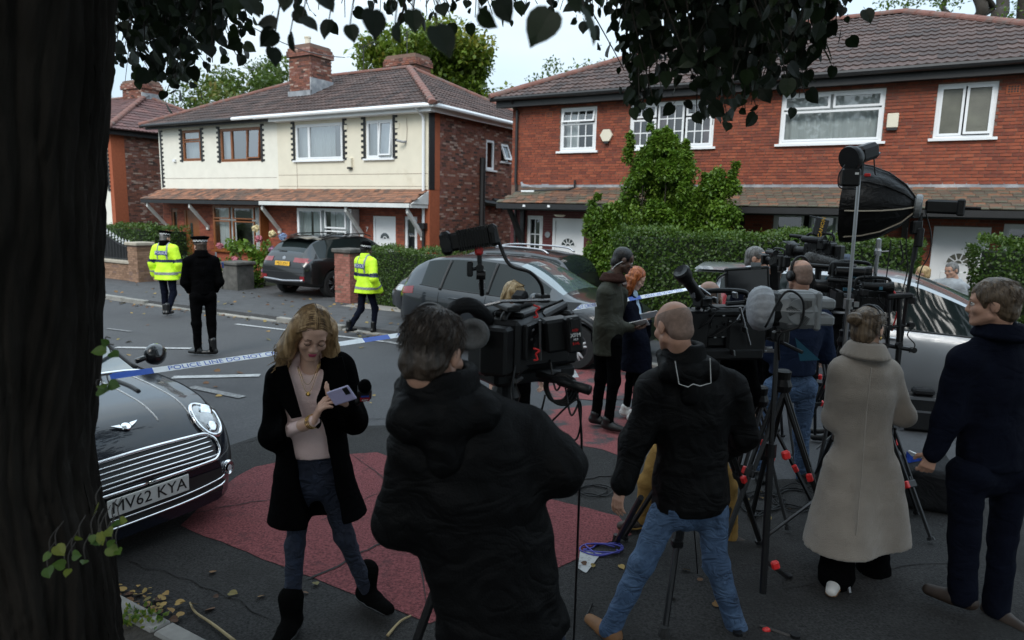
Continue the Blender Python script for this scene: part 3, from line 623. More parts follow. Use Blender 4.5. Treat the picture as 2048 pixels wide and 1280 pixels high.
window(h2,*W2[1],15,[(0,.31,0,.66,2,1),(0,.31,.7,1,2,0),(.335,.66,0,1,2,2),(.685,1,0,.66,2,1),(.685,1,.7,1,2,0)],M['white'],curtain=[(.0,.1,'curtaind'),(.34,.42,'curtaind'),(.86,1,'curtaind')])
window(h2,*W2[2],15,[(0,.485,.7,1),(.515,1,.7,1),(0,1,0,.66)],M['white'],curtain=[(0,1,'curtain')])
window(h2,*W2[3],15,[(0,.47,0,1),(.5,1,.02,1,0,0,2)],M['white'],glass='obscure')
window(h2,*D2[0],15,[(0,1,0,1,1,2)],M['white']); window(h2,*D2[2],15,[(0,.5,0,1),(.5,1,0,1)],M['white'],curtain=[(0,.5,'curtain')])
window(h2,*D2[3],15,[(0,.28,0,1),(.36,.62,0,1),(.66,1,0,1)],M['white'],curtain=[(.33,1,'blind')]); window(h2,*D2[5],15,[(0,1,0,1)],M['white'])
fan_door(h2,-7.68,-6.84,-.1,2.03,15.,M['white'],M['lead'],'white front door with a spoked fan of dark panes'); fan_door(h2,.26,1.14,-.1,2.06,15.,M['white'],M['lead'],'white front door with a spoked fan of amber panes',4,'obscure')
canopy(h2,-8.78,2.9,14.15,15,2.74,2.36,M['ctile2'],M['black'],None,lead=True,slant=.3,limit=300)
b=SB(); b.bx((-8.7,14.3,2.2),(2.8,14.98,2.25)); b.obj('soffit',M['black'],h2)
for s in (-8.5,-3.2,-.2):
    g=SB(); g.prism([(s-.05,14.96,1.25),(s-.05,14.96,1.5),(s-.05,14.6,1.95),(s-.05,14.35,2.2),(s-.05,14.25,2.2),(s-.05,14.5,1.9)],(.1,0,0)); g.bx((s-.05,14.9,1.2),(s+.05,14.985,2.2)); g.obj('canopy_bracket',M['black'],h2)
hip_roof(h2,-9.3,3.42,14.6,22.9,4.86,6.82,M['tile'],limit=300,hips=(False,False))
g=SB(); g.bx((-9.2,14.72,4.66),(3.3,14.8,4.87)); g.bx((-9.2,14.8,4.68),(3.3,15,4.7)); g.obj('fascia',M['black'],h2)
g=SB(); g.tube([(-9.3,14.62,4.85),(3.4,14.62,4.85)],.06,8); g.obj('gutter',M['black'],h2)
g=SB(); g.tube([(-8.74,14.66,4.8),(-8.72,14.93,4.6),(-8.72,14.93,2.85)],.035,8); g.tube([(-8.7,14.93,2.85),(-8.7,14.93,ZB)],.035,8); g.obj('downpipe',M['black'],h2)
g=SB(); t=np.linspace(0,2*math.pi,7)[:-1]; g.prism([(-6.35+.15*math.cos(a),14.92,3.93+.15*math.sin(a)) for a in t],(0,.08,0)); g.obj('alarm_box',M['cream'],h2,label='hexagonal cream alarm box'); g=SB(); g.box((-6.34,14.93,3.77),(.1,.06,.05)); g.obj('alarm_light',M['black'],h2)
g=SB(); g.box((-.6,14.95,3.99),(.19,.08,.26),None,.01); g.obj('alarm_box',M['cream'],h2,label='square cream alarm box'); g=SB(); g.box((-.6,14.95,3.84),(.17,.06,.05)); g.obj('alarm_light',M['black'],h2)
for (a,c) in ((-7.95,4.4),(1.1,4.38)):
    g=SB(); g.box((a+.09,14.99,c+.06),(.2,.016,.15)); v=g.obj('air_vent',M['brickq'],h2); g=SB()
    for i in range(4):
        for j in range(3): g.box((a+.03+i*.042,14.981,c+.02+j*.042),(.026,.008,.026))
    g.obj('vent_holes',M['black'],v)
g=SB(); g.tube([(-7.1,14.93,2.92),(-7.1,14.93,2.75),(-7.2,14.8,2.7),(-8.2,14.75,2.66),(-8.6,14.75,2.62)],.03,6); g.obj('waste_pipe',M['black'],h2); g=SB(); g.box((-8.25,14.72,2.66),(.35,.05,.04)); g.obj('gutter_end',M['white'],h2)
g=SB(); g.lathe([(.0,-.03),(.08,-.025),(.13,0),(.14,.02)],(-7.3,14.6,2.09),n=14); g.obj('porch_lamp',M['cream'],h2)
for s in (-8.0,-7.35): g=SB(); g.box((s,14.12,2.3),(.06,.04,.05)); g.obj('hook',M['white'],h2)
g=SB(); g.lathe([(.075,0),(.075,.02),(.06,.025)],(-7.8,14.975,1.62),(-0,-1,0),n=14); g.obj('number_plate',M['lead'],h2)
# pg=thing('pigeon','grey pigeon perched on the lead flashing above the left white door','pigeon',S(-8.35,14.8,2.7))
# ======== house 3: far left ==================================================================================
h3=thing('semi_detached_house','brick house at far left with purple hipped roof, half hidden by the trunk','house',S(-30,15,ZB+.02),SROT)
b=SB(); b.bx((-36,15,ZB),(-26.4,15.25,4.78)); b.bx((-36,15.26,ZB),(-26.62,22.3,4.7)); b.obj('wall',M['whiter'],h3)
s3=wall_holes('side_wall','n',-26.38,15.26,22.3,ZB,4.78,[],M['mortar'],h3)
pieces('brick',brickVF(),brick_mats('n',-26.38,15.5,22.3,ZB,4.76,[]),M['brick1'],s3,limit=0,restname='bricks')
b=SB(); b.bx((-26.6,14.99,ZB),(-26.36,15.5,4.77)); b.obj('brick_pier',M['brickq'],h3)
quoin(h3,-26.72,2.6,4.7,14.98,1)
for a_ in (-29.2,-32.5): window(h3,a_,a_+1.7,3.55,4.6,15,[(0,.3,0,1),(.3,1,0,1)],M['white'],glass='glass',rec=.012)
hip_roof(h3,-38,-25.9,14.62,22.7,4.86,6.8,M['tile3'],limit=120,hips=(False,True))
g=SB(); g.bx((-37,14.72,4.68),(-26.1,14.78,4.86)); g.bx((-26.16,14.78,4.68),(-26.1,22.5,4.86)); g.obj('fascia',M['black'],h3)
chimney(h3,-31.2,-29.7,18.4,19.3,6.4,7.5,M['brick1'],0)
# small details on the wall by the doors: house number 7
def text(parent,body,loc,R,size,mat,name='lettering',ext=.002,shear=0,align='CENTER'):
    c=bpy.data.curves.new('t','FONT'); c.body=body; c.size=size; c.extrude=ext; c.align_x=align; c.align_y='CENTER'; c.shear=shear; c.resolution_u=2
    o=bpy.data.objects.new('t',c); COL.objects.link(o); dg=bpy.context.evaluated_depsgraph_get(); me=bpy.data.meshes.new_from_object(o.evaluated_get(dg)); bpy.data.objects.remove(o)
    V=np.array([v.co[:] for v in me.vertices]); F=[list(p.vertices) for p in me.polygons]; bpy.data.meshes.remove(me)
    V=V@np.asarray(R,float).T+np.asarray(loc)
    return obj(name,V,F,mat,parent)
FR=np.array([ES,[0,0,1],-EN]).T       # text facing the street
text(hs,'7',S(-13.68,14.985,1.56),FR,.2,M['white'],'house_number')
# ---------------------------------------------------------------- plants
def mk_leaf(name,cols,rough=.5,tr=.35,spec=.4):
    mt=mk(name,cols[0],rough,attr=cols,var=.15,scale=3,spec=spec); n=mt.node_tree.nodes; l=mt.node_tree.links; b=n['Principled BSDF']; o=n['Material Output']
    src=b.inputs['Base Color'].links[0].from_socket; t=n.new('ShaderNodeBsdfTranslucent'); l.new(src,t.inputs[0]); m=n.new('ShaderNodeMixShader'); m.inputs[0].default_value=tr
    l.new(b.outputs[0],m.inputs[1]); l.new(t.outputs[0],m.inputs[2]); l.new(m.outputs[0],o.inputs[0]); return mt
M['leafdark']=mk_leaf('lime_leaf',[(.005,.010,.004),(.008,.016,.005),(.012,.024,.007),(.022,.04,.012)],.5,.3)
M['hedgeleaf']=mk_leaf('privet_leaf',[(.026,.055,.009),(.042,.085,.012),(.062,.112,.015),(.1,.155,.022)],.4,.3)
M['shrubleaf']=mk_leaf('bright_shrub_leaf',[(.055,.11,.012),(.085,.165,.016),(.115,.2,.02),(.16,.235,.035)],.45,.35)
M['treeleaf']=mk_leaf('sycamore_leaf',[(.05,.09,.012),(.085,.14,.015),(.12,.18,.018),(.15,.2,.02),(.24,.22,.03)],.5,.35)
M['paleleaf']=mk_leaf('thin_tree_leaf',[(.04,.075,.014),(.07,.115,.018),(.1,.15,.025),(.16,.14,.035)],.5,.4)
M['sproutleaf']=mk_leaf('sprout_leaf',[(.05,.11,.02),(.09,.16,.022),(.2,.22,.03)],.45,.35)
M['bark']=mk('dark_bark',(.022,.019,.016),1,var=.6,scale=7,bump=1,bscale=26,detail=8,stretch=(1,1,.35),stain=(.055,.053,.046),sscale=6,sthr=(.62,.78),spec=.08)
M['twig']=mk('twig',(.03,.024,.018),.9,var=.3)
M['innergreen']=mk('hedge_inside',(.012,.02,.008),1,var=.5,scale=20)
def rnd_unit(n):
    v=RNG.normal(size=(n,3)); return v/np.linalg.norm(v,axis=1)[:,None]
_h=[(.0,0,0),(.2,-.07,.01),(.4,.05,.035),(.5,.28,.055),(.47,.52,.05),(.33,.76,.03),(.14,.95,0)]
HEART=(np.array(_h+[(0,1.1,-.07)]+[(-x,y,z) for x,y,z in _h[:0:-1]]+[(0,.33,-.01),(0,.7,-.035)]),[[0,1,2,14],[14,2,3],[14,3,4,15],[15,4,5],[15,5,6,7],[0,14,12,13],[14,11,12],[14,15,10,11],[15,9,10],[15,7,8,9]])
DIA=(np.array([(0,0,0),(.32,.45,.06),(0,1,0),(-.32,.45,.06)]),[[0,1,2],[0,2,3]])
def leafM(C,D,size,nrm=None):
    """matrices for leaves at C with tip direction D"""
    n=len(C); r=rnd_unit(n) if nrm is None else nrm+rnd_unit(n)*.5
    x=np.cross(D,r); x/=np.linalg.norm(x,axis=1)[:,None]+1e-9; z=np.cross(x,D); A=np.tile(np.eye(4),(n,1,1)); s=np.broadcast_to(size,(n,))[:,None]
    A[:,:3,0]=x*s; A[:,:3,1]=D*s; A[:,:3,2]=z*s; A[:,:3,3]=C; return A
def leafmass(name,Ms,mat,parent,shape=DIA,var=None,kind='stuff'):
    V0,F0=shape; N=len(Ms); VV=np.einsum('nij,kj->nki',Ms[:,:3,:3],V0)+Ms[:,None,:3,3]; k=len(V0)
    if all(len(f)==3 for f in F0):
        FF=(np.array(F0)[None]+np.arange(N)[:,None,None]*k).reshape(-1,3)
    else: FF=[[q+j*k for q in f] for j in range(N) for f in F0]
    var=RNG.random(N) if var is None else var
    return obj(name,VV.reshape(-1,3),FF,mat,parent,attr=np.repeat(var,len(F0)),kind=kind)
def crown(clumps,per,size,flat=.75):
    C=[];vv=[]
    for c in clumps:
        k=int(per*RNG.uniform(.7,1.3)); d=rnd_unit(k); d[:,2]*=flat; r=c[3]*RNG.random(k)**.4
        C.append(np.array(c[:3])+d*r[:,None]); vv.append(np.clip(.5+RNG.normal()*.2+RNG.normal(size=k)*.18,0,1))
    C=np.vstack(C); D=rnd_unit(len(C)); D[:,2]-=.5; D/=np.linalg.norm(D,axis=1)[:,None]
    up=np.zeros_like(C); up[:,2]=1
    return leafM(C,D,size*RNG.uniform(.7,1.3,len(C)),up),np.concatenate(vv)
def limb(b,p,d,L,r,depth,ends,spread=.6):
    pts=[np.array(p)]; dd=unit(d)
    for i in range(5): dd=unit(dd+RNG.normal(size=3)*.16+np.array([0,0,.05])); pts.append(pts[-1]+dd*L/5)
    b.tube(pts,np.linspace(r,r*.6,6),6 if depth else 5)
    if depth==0: ends.append(pts[-1]); return
    for _ in range(3): limb(b,pts[RNG.integers(3,6)],unit(dd+RNG.normal(size=3)*spread),L*.68,r*.55,depth-1,ends,spread)
def tree(label,u,base_s,Y,clumpfn,mat,per,size,trunkh,r,cat='tree',name='tree',bare=1,group=None):
    x=(u-CX)/FPX*Y; base=np.array([x,Y,-.3]); t=thing(name,label,cat,base,0,group)
    b=MB(); ends=[]; top=base+np.array([0,0,trunkh]); b.tube([base,base+(top-base)*.5+RNG.normal(size=3)*.1,top],[r,r*.8,r*.65],8)
    b.obj('trunk',M['twig'],t,True); lb=MB()
    for k in range(5): limb(lb,top-np.array([0,0,.3]),(math.cos(k*1.3),math.sin(k*1.3),.9),trunkh*.5,r*.5,2,ends)
    lb.obj('limbs',M['twig'],t,True,kind='stuff')
    cl=clumpfn(); A,v=crown(cl,per,size); leafmass('crown',A,mat,t,var=v); return t
def clumps_px(Y,ells,n,rad,dY=3.):
    """crown lobes: ellipses in the picture turned into clumps in a volume at distance Y"""
    out=[]
    for (u,v,a,b_) in ells:
        k=max(2,int(n*a*b_/3000))
        for _ in range(k):
            q=rnd_unit(1)[0]*RNG.random()**.4; yy=Y+q[1]*dY; p=P(u+q[0]*a,v+q[2]*b_,yy); out.append((*p,rad*RNG.uniform(.7,1.2)))
    return out
tree('full green tree behind the far left chimney and roof',470,0,34,lambda:clumps_px(34,[(430,190,60,45),(500,160,70,60),(560,140,40,45),(400,220,40,30),(590,180,30,40),(330,240,20,20),(470,190,80,40)],6,1.0),M['paleleaf'],190,.22,4,.2,group='trees behind the houses')
tree('big dense green tree behind the cream house roof',850,0,38,lambda:clumps_px(38,[(840,110,95,52),(915,95,52,42),(930,160,42,62),(760,110,45,25),(890,200,70,45),(950,225,60,30),(800,165,70,40),(850,80,50,25),(975,215,45,28),(890,130,80,60)],9,1.1,3.5),M['treeleaf'],420,.27,5,.35,group='trees behind the houses')
tree('small yellowish tree rising between the two houses',1120,0,34,lambda:clumps_px(34,[(1120,145,38,34),(1165,145,22,24),(1080,165,25,20),(1130,180,50,20)],6,.6),M['paleleaf'],100,.17,4,.15,group='trees behind the houses')
tree('green treetop just showing over the brick house hip',1232,0,34,lambda:clumps_px(34,[(1235,118,18,16),(1210,135,14,8)],12,.45),M['treeleaf'],60,.16,4,.15,group='trees behind the houses')
tree('low green tree between the far left roofs',300,0,40,lambda:clumps_px(40,[(295,190,30,28),(330,230,40,22),(215,205,15,25)],10,.8),M['treeleaf'],80,.22,4,.2,group='trees behind the houses')
# twisted dark tree, top right
t=thing('tree','dark twisting bare-limbed tree above the right roof','tree',P(1965,300,32)*[1,1,0]+[0,0,-.3],0,'trees behind the houses')
b=MB(); Yt=32
for pts,r0 in (([(1960,330),(1955,80),(1950,50),(1965,20),(1950,-20),(1930,-70)],14),([(1955,60),(1925,35),(1900,30),(1885,15),(1890,-5),(1870,-40)],6),([(1962,30),(1985,15),(1975,-10),(1990,-60)],7),([(2000,330),(1992,60),(2005,20),(2000,-60)],16),([(2048,330),(2040,80),(2048,-60)],10),([(1925,40),(1905,45),(1885,35)],3),([(1950,55),(1930,52),(1915,45),(1895,52)],4),([(1990,62),(1975,50),(1965,52)],4)):
    pp=[P(u,v,Yt+RNG.normal()*.4) for u,v in pts]; sp_=spline(pp,5); b.tube(sp_,np.linspace(r0,r0*.6,len(sp_))*Yt/1390,7)
b.obj('trunk',M['twig'],t,True,kind='stuff')
A,v=crown(clumps_px(32,[(1810,8,55,22),(1855,-10,60,30),(1900,5,40,20),(2010,40,40,25),(2040,20,30,40),(1780,-5,40,12),(1990,-30,60,30)],4,.7),70,.17); leafmass('crown',A,M['treeleaf'],t,var=v*.45)
# hedges
def hedge(label,s0,s1,n0,n1,z0,z1,leaf=.05,dens=1500,name='hedge',group='clipped privet hedges'):
    t=thing(name,label,'hedge',S((s0+s1)/2,(n0+n1)/2,z0),SROT,group)
    b=SB(); ss=np.linspace(s0+.07,s1-.07,max(4,int((s1-s0)*4))); k=len(ss)
    b.bx((s0+.09,n0+.09,z0),(s1-.09,n1-.09,z1-.1)); b.obj('stems',M['innergreen'],t)  # solid dark green core behind the leaf faces, in place of stems
    C=[];Nn=[]
    def face(n,o,e1,e2,nn):
        q=RNG.random((n,2)); p=np.array(o)+q[:,:1]*np.array(e1)+q[:,1:]*np.array(e2)
        wob=.05*np.sin(p[:,0]*2.3+p[:,2]*3)+.035*np.sin(p[:,0]*5.7+p[:,1]*3)+RNG.normal(size=n)*.035
        C.append(p+np.array(nn)*wob[:,None]); Nn.append(np.tile(nn,(n,1)))
    L,Wd,Hh=s1-s0,n1-n0,z1-z0
    face(int(dens*L*Hh),(s0,n0,z0),(L,0,0),(0,0,Hh),(0,-1,0)); face(int(dens*L*Wd),(s0,n0,z1),(L,0,0),(0,Wd,0),(0,0,1))
    face(int(dens*Wd*Hh),(s0,n0,z0),(0,Wd,0),(0,0,Hh),(-1,0,0)); face(int(dens*Wd*Hh),(s1,n0,z0),(0,Wd,0),(0,0,Hh),(1,0,0)); face(int(dens*.3*L*Hh),(s0,n1,z0),(L,0,0),(0,0,Hh),(0,1,0))
    C=ST(np.vstack(C)); Nn=ST(np.vstack(Nn)); D=rnd_unit(len(C))+Nn*.3; D[:,2]+=.35; D/=np.linalg.norm(D,axis=1)[:,None]
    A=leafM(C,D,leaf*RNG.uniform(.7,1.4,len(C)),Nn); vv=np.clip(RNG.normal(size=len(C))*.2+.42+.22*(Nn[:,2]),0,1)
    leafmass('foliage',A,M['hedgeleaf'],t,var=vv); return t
hedge('long clipped privet hedge in front of the orange brick house',-4.7,.08,11.7,12.7,-.2,1.84)
hedge('clipped hedge at the right edge beside the white front door',.86,4.3,12.9,13.8,-.2,1.8)
hedge('dark low hedge behind the hi-vis officer and red brick pillar',-11.5,-8.7,12.55,13.4,-.2,1.2,.045)
hedge('dark hedge behind the black spearhead railing',-24.5,-20.4,13.2,14,-.2,1.38,.06,700)
def shrub(label,cl,mat,per,size,base,name='shrub',group=None,stems=7):
    t=thing(name,label,'shrub',base,0,group); b=MB()
    for i in range(stems):
        c=cl[RNG.integers(len(cl))]; q=np.array(base)+RNG.normal(size=3)*[.12,.12,0]; e=np.array(c[:3]); b.tube(spline([q,(q+e)/2+RNG.normal(size=3)*.1,e],4),np.linspace(.022,.006,9),5)
    b.obj('stems',M['twig'],t,kind='stuff'); A,v=crown(cl,per,size,.95); leafmass('foliage',A,mat,t,var=v); return t
def cone(s,n,z0,z1,r,k,rad):
    out=[]
    for _ in range(k):
        f=RNG.random()**.8; a=RNG.random()*6.28; rr=r*(1-f)**.8*RNG.random()**.4+.05; out.append((*S(s+rr*math.cos(a),n+rr*.6*math.sin(a),z0+(z1-z0)*f),rad*(1.1-.6*f)))
    return out
cl=cone(-4.6,13.3,.3,3.5,1.5,130,.34)+cone(-4.1,13.2,.3,3.3,1.4,90,.34)+cone(-3.35,13.2,.5,2.95,.95,60,.28)+cone(-5.45,13.2,.3,2.3,.7,40,.26)
for _ in range(34): cl.append((*S(RNG.uniform(-5.9,-2.9),13.1,RNG.uniform(.3,2.2)),.28))
for _ in range(90):
    f_=RNG.random(); r_=1.75*(1-f_)**.75+.12; a_=RNG.random()*6.28; q_=S(-4.35+r_*math.cos(a_),13.2+.6*r_*math.sin(a_),.4+3.2*f_)
    for k_ in range(3): cl.append((q_[0],q_[1],q_[2]+.1*k_,.09-.02*k_))
for (s,z) in ((-5.1,3.7),(-4.65,3.85),(-4.2,3.6),(-3.9,3.3),(-5.9,2.2),(-5.8,2.5),(-3.0,3.1)):
    for k in range(4): cl.append((*S(s+RNG.normal()*.03,13.2,z-k*.14),.07+.02*k))
shrub('tall bright green conical shrub before the orange brick house',cl,M['shrubleaf'],230,.07,S(-4.5,13.3,-.2),'tall_shrub')
hy=[( *S(-16.4+RNG.normal()*.55,13.2+RNG.normal()*.2,RNG.uniform(.05,1.15)),.24) for _ in range(26)]
h=shrub('hydrangea bush with pink and blue flower heads behind the grey pier',hy,M['shrubleaf'],60,.14,S(-16.3,13.2,-.2),'hydrangea')
for col,lst in ((('pink',(.42,.13,.16)),[(517,478),(440,492),(555,505),(470,520)]),(('blue',(.2,.27,.42)),[(566,474)]),(('cream',(.55,.45,.25)),[(512,457),(545,468)]),(('mauve',(.25,.12,.2)),[(500,530),(545,500),(530,540)])):
    mt=mk('flower_'+col[0],col[1],.8,var=.3,scale=40,bump=1,bscale=30)
    for (u,v) in lst:
        d=ray(u,v); p=CAMP+d*(12.85/(d@EN)); b=MB()
        for _ in range(26): q=p+rnd_unit(1)[0]*.085; b.box(q,(.05,.05,.03),np.array([rnd_unit(1)[0],rnd_unit(1)[0],rnd_unit(1)[0]]))
        b.lathe([(0,-.08),(.06,-.05),(.085,0),(.06,.05),(0,.08)],p,n=8); b.obj('flower_head',mt,h,label=col[0]+' flower head',kind='stuff')
rs=[(*S(-20.75+RNG.normal()*.2,13.0,RNG.uniform(.2,1.5)),.2) for _ in range(14)]
shrub('straggly rose bush beside the tan brick pier',rs,M['hedgeleaf'],60,.08,S(-20.7,13,-.2),'rose_bush')
shrub('low leafy plants at the foot of the brown door',[(*S(-18.6+RNG.normal()*.6,13,RNG.uniform(-.1,.55)),.2) for _ in range(14)],M['shrubleaf'],55,.1,S(-18.6,13,-.2),'garden_plants')
shrub('small weeds by the dark crossover car and hedge',[(*S(-9.3+RNG.normal()*.25,12.3,RNG.uniform(-.1,.2)),.12) for _ in range(8)],M['shrubleaf'],40,.06,S(-9.3,12.3,-.2),'weeds')
# ---------------------------------------------------------------- garden walls
M['tanbrick']=mk('tan_brick',(.25,.15,.09),.9,var=.2,scale=9,attr=[(.15,.085,.05),(.22,.13,.08),(.28,.17,.11)],stain=(.05,.04,.03),sscale=1.3,sthr=(.55,.7))
M['pillarbrick']=mk('red_pillar_brick',(.25,.09,.065),.9,var=.2,scale=9,attr=[(.2,.075,.055),(.27,.1,.075),(.32,.13,.1)])
M['greystone']=mk('weathered_render',(.085,.08,.072),.95,var=.4,scale=6,bump=.7,bscale=30,stain=(.03,.03,.026),sscale=2)
M['cap']=mk('pale_coping',(.34,.3,.24),.9,var=.2,scale=6)
def brick_block(name,label,s0,s1,n0,n1,z0,z1,mat,cap=None,cat='pier'):
    t=thing(name,label,cat,S((s0+s1)/2,(n0+n1)/2,z0),SROT); b=SB(); b.bx((s0+.012,n0+.012,z0),(s1-.012,n1,z1)); c=b.obj('mortar_core',M['mortar'],t)
    Ms=brick_mats('s',n0+.02,s0,s1,z0,z1,[])+brick_mats('n',s1-.02,n0,n1,z0,z1,[]); pieces('brick',brickVF(),Ms,mat,c,limit=300)
    if cap: b=SB(); b.box(((s0+s1)/2,(n0+n1)/2,z1+.05),(s1-s0+.1,n1-n0+.1,.1),None,.02); b.obj('coping',cap,t)
    return t
brick_block('brick_pillar','square red brick gate pillar with a pale cap',-12.22,-11.7,12.2,12.72,-.2,1.08,M['pillarbrick'],M['greystone'])
brick_block('brick_pillar','tan brick gate pier at the end of the spearhead railing',-20.12,-19.62,11.7,12.2,-.2,.93,M['tanbrick'],M['cap'])
w_=brick_block('garden_wall','low tan brick wall under the black spearhead railing',-27,-20.12,11.75,12.0,-.25,.36,M['tanbrick'],M['cap'],'wall')
g=thing('garden_wall','low dark rendered garden wall behind the two left officers','wall',S(-18,12.3,-.2),SROT)
b=SB(); b.bx((-19.6,12.2,-.25),(-16.5,12.4,.26)); b.obj('wall_body',M['greystone'],g); b=SB(); b.box((-18.05,12.3,.29),(3.1,.26,.07),None,.015); b.obj('coping',M['cap'],g)
g=thing('gate_pier','weathered grey gate pier left of the black car','pier',S(-16.1,12.4,-.2),SROT)
b=SB(); b.bx((-16.45,12.2,-.25),(-15.85,12.75,.55)); b.obj('pier_body',M['greystone'],g); b=SB(); b.box((-16.15,12.47,.59),(.72,.66,.09),None,.02); b.obj('coping',M['greystone'],g)
r=thing('railing','black iron railing with white spearheads on the tan wall','railing',S(-22,11.85,.45),SROT)
M['silver']=mk('silver_paint',(.5,.5,.5),.4,var=.1)
for i,s in enumerate(np.arange(-23.6,-20.2,.16)):
    zt=.88+.34*math.exp(-((s+21.6)/.75)**2); b=SB(); b.cyl((s,11.85,.44),(s,11.85,zt),.011,n=6); p=b.obj('bar',M['black'],r); b=SB(); b.lathe([(.006,0),(.03,.03),(.012,.07),(.035,.1),(0,.2)],(s,11.85,zt),n=6); b.obj('spearhead',M['silver'],p)
b=SB(); ss=np.linspace(-23.6,-20.15,30); b.tube([(s,11.85,.84+.34*math.exp(-((s+21.6)/.75)**2)) for s in ss],.014,5); b.tube([(-23.6,11.85,.5),(-20.15,11.85,.5)],.014,5); b.add([(-23.6,11.87,.47),(-20.15,11.87,.47),(-20.15,11.87,.85),(-21.6,11.87,1.15),(-23.6,11.87,.88)],[[0,1,2,3,4]]); b.obj('rails',M['black'],r)
# ---------------------------------------------------------------- the tree overhead
tb=P(60,1250,2.15); tb[2]=.04
ft=thing('tree','broad street tree whose dark trunk fills the left edge','tree',tb)
edge=[P(u,v,2.2)-CAMP*0 for u,v in ((208,-80),(203,60),(200,150),(192,300),(190,500),(190,600),(190,700),(187,770),(182,850),(178,920),(186,980),(204,1050),(220,1120),(228,1180),(240,1280),(262,1420))]
ez=np.array([q[2] for q in edge])[::-1]; ex=np.array([q[0] for q in edge])[::-1]
A=[]; zs=np.concatenate([np.linspace(-.02,1.2,70),np.linspace(1.24,4.6,70)]); th=np.linspace(0,2*math.pi,220)
kk=[(RNG.normal(),RNG.integers(5,14),RNG.uniform(0,6.28),RNG.uniform(.5,3)) for _ in range(9)]
for z in zs:
    R=.262+.075*math.exp(-z/.22)+.018*math.exp(-((z-.5)/.3)**2)+.03*max(0,z-2.8); cy=2.2+.02*(z-1)
    cx=np.interp(z,ez,ex)-R*1.1-.012
    r=np.full(len(th),R); wv=th+.05*np.sin(z*3+th*2)
    for a,f,p,q in kk: r+=.0045*a*np.sin(f*wv+p+q*z)
    cr_=np.abs(np.sin(14.5*wv+1.3*np.sin(2.2*z+3*wv)+.8*np.sin(7*z+5*th))); r+=.016*np.minimum(cr_*1.6,1)-.012
    r+=.005*np.sin(23*z+9*np.sin(6*th))*(cr_>.5)+RNG.normal(size=len(th))*.0016
    A.append(np.c_[cx+r*np.cos(th),cy+r*np.sin(th),np.full(len(th),z)])
b=MB(); b.grid(np.array(A)); trk=b.obj('trunk',M['bark'],ft,True)
tw=MB(); LM=[]; LV=[]
def twig(p0,p1,nleaf,size,sag=.12,r=.006,dens=1):
    p0=np.array(p0);p1=np.array(p1); mid=(p0+p1)/2+np.array([RNG.normal()*.08,RNG.normal()*.08,sag]); pts=spline([p0,mid,p1],6); tw.tube(pts,np.linspace(r,.0018,len(pts)),4,False)
    for i in range(nleaf):
        f=RNG.random()**.8; q=pts[min(len(pts)-1,int(f*len(pts)))]+RNG.normal(size=3)*[.045,.05,.03]; d=unit(np.array([RNG.normal()*.6,RNG.normal()*.6,-1])); s=size*RNG.uniform(.5,1.45)
        LM.append((q,d,s)); tw.tube([q,q-d*s*.3+RNG.normal(size=3)*.006],.0012,3,False)
ends=[(235,120),(250,165),(262,95),(290,100),(300,145),(320,60),(330,195),(345,205),(352,185),(372,150),(392,165),(405,100),(425,125),(440,70),(470,105),(455,50),(482,40),(362,90),(345,140),(280,60),(312,120),(240,60),(415,60),(270,130),(300,40)]
for (u,v) in ends:
    Y=RNG.uniform(2.7,4.2); [twig(P(u+RNG.normal()*35-10,-130+RNG.normal()*30,Y+RNG.normal()*.3),P(u+k*RNG.normal()*22,v-k*RNG.uniform(10,60),Y),20,.046) for k in (0,1,1)]
for (u,v) in [(620,22),(600,12),(650,15),(690,35),(705,10),(740,40),(760,30),(800,45),(825,35),(850,45),(900,30),(940,12),(980,18),(1010,25),(1045,12),(1075,8),(1120,20),(780,15),(870,10),(950,35),(1140,22),(1165,30),(1190,38),(1215,30),(1222,15),(1235,5)]:
    Y=RNG.uniform(2.4,3.6); [twig(P(u+RNG.normal()*40,-140,Y+.2),P(u+k*RNG.normal()*25,v-k*RNG.uniform(0,25),Y),9,.044) for k in (0,1)]
for (u,v,n) in [(1252,35,10),(1262,80,14),(1248,140,12),(1270,165,16),(1278,200,16),(1300,190,16),(1285,215,10),(1310,120,18),(1340,100,18),(1330,150,16),(1355,130,18),(1380,110,20),(1385,150,18),(1410,140,20),(1400,195,18),(1430,215,18),(1425,250,14),(1450,180,20),(1445,225,16),(1475,150,20),(1485,215,14),(1490,225,12),(1510,120,20),(1500,175,16),(1540,100,20),(1530,160,16),(1560,130,18),(1570,165,14),(1590,150,16),(1598,195,14),(1612,195,12),(1615,120,14),(1635,90,14),(1640,60,10),(1660,40,8),(1680,15,8),(1560,60,18),(1420,70,22),(1470,80,22),(1350,55,18),(1300,60,14),(1610,60,14),(1515,60,20),(1390,40,18),(1450,30,20),(1580,25,16)]:
    Y=RNG.uniform(2.5,3.4); [twig(P(u+RNG.normal()*30,-140,Y+RNG.normal()*.25),P(u+k*RNG.normal()*20,v-k*RNG.uniform(5,60),Y),int(n*1.25),.047) for k in (0,1,1)]
def bigleaf(u,v,px,Y,tip=(0,-1),face=(0,-1,.25)):
    s=px*Y/1390*RNG.uniform(.8,1.1); tip=(tip[0]+RNG.normal()*.4,tip[1]); face=(face[0]+RNG.normal()*.7,face[1],face[2]+RNG.normal()*.3); d=unit(tip[0]*CR-tip[1]*-1*CU*1. if False else tip[0]*CR+tip[1]*CU); q=P(u,v,Y); LM.append((q,d,s,np.array(face))); tw.tube(spline([q,q+np.array([.0,.03,.05]),q+np.array([.02,.08,.25])],4),.0016,4,False)
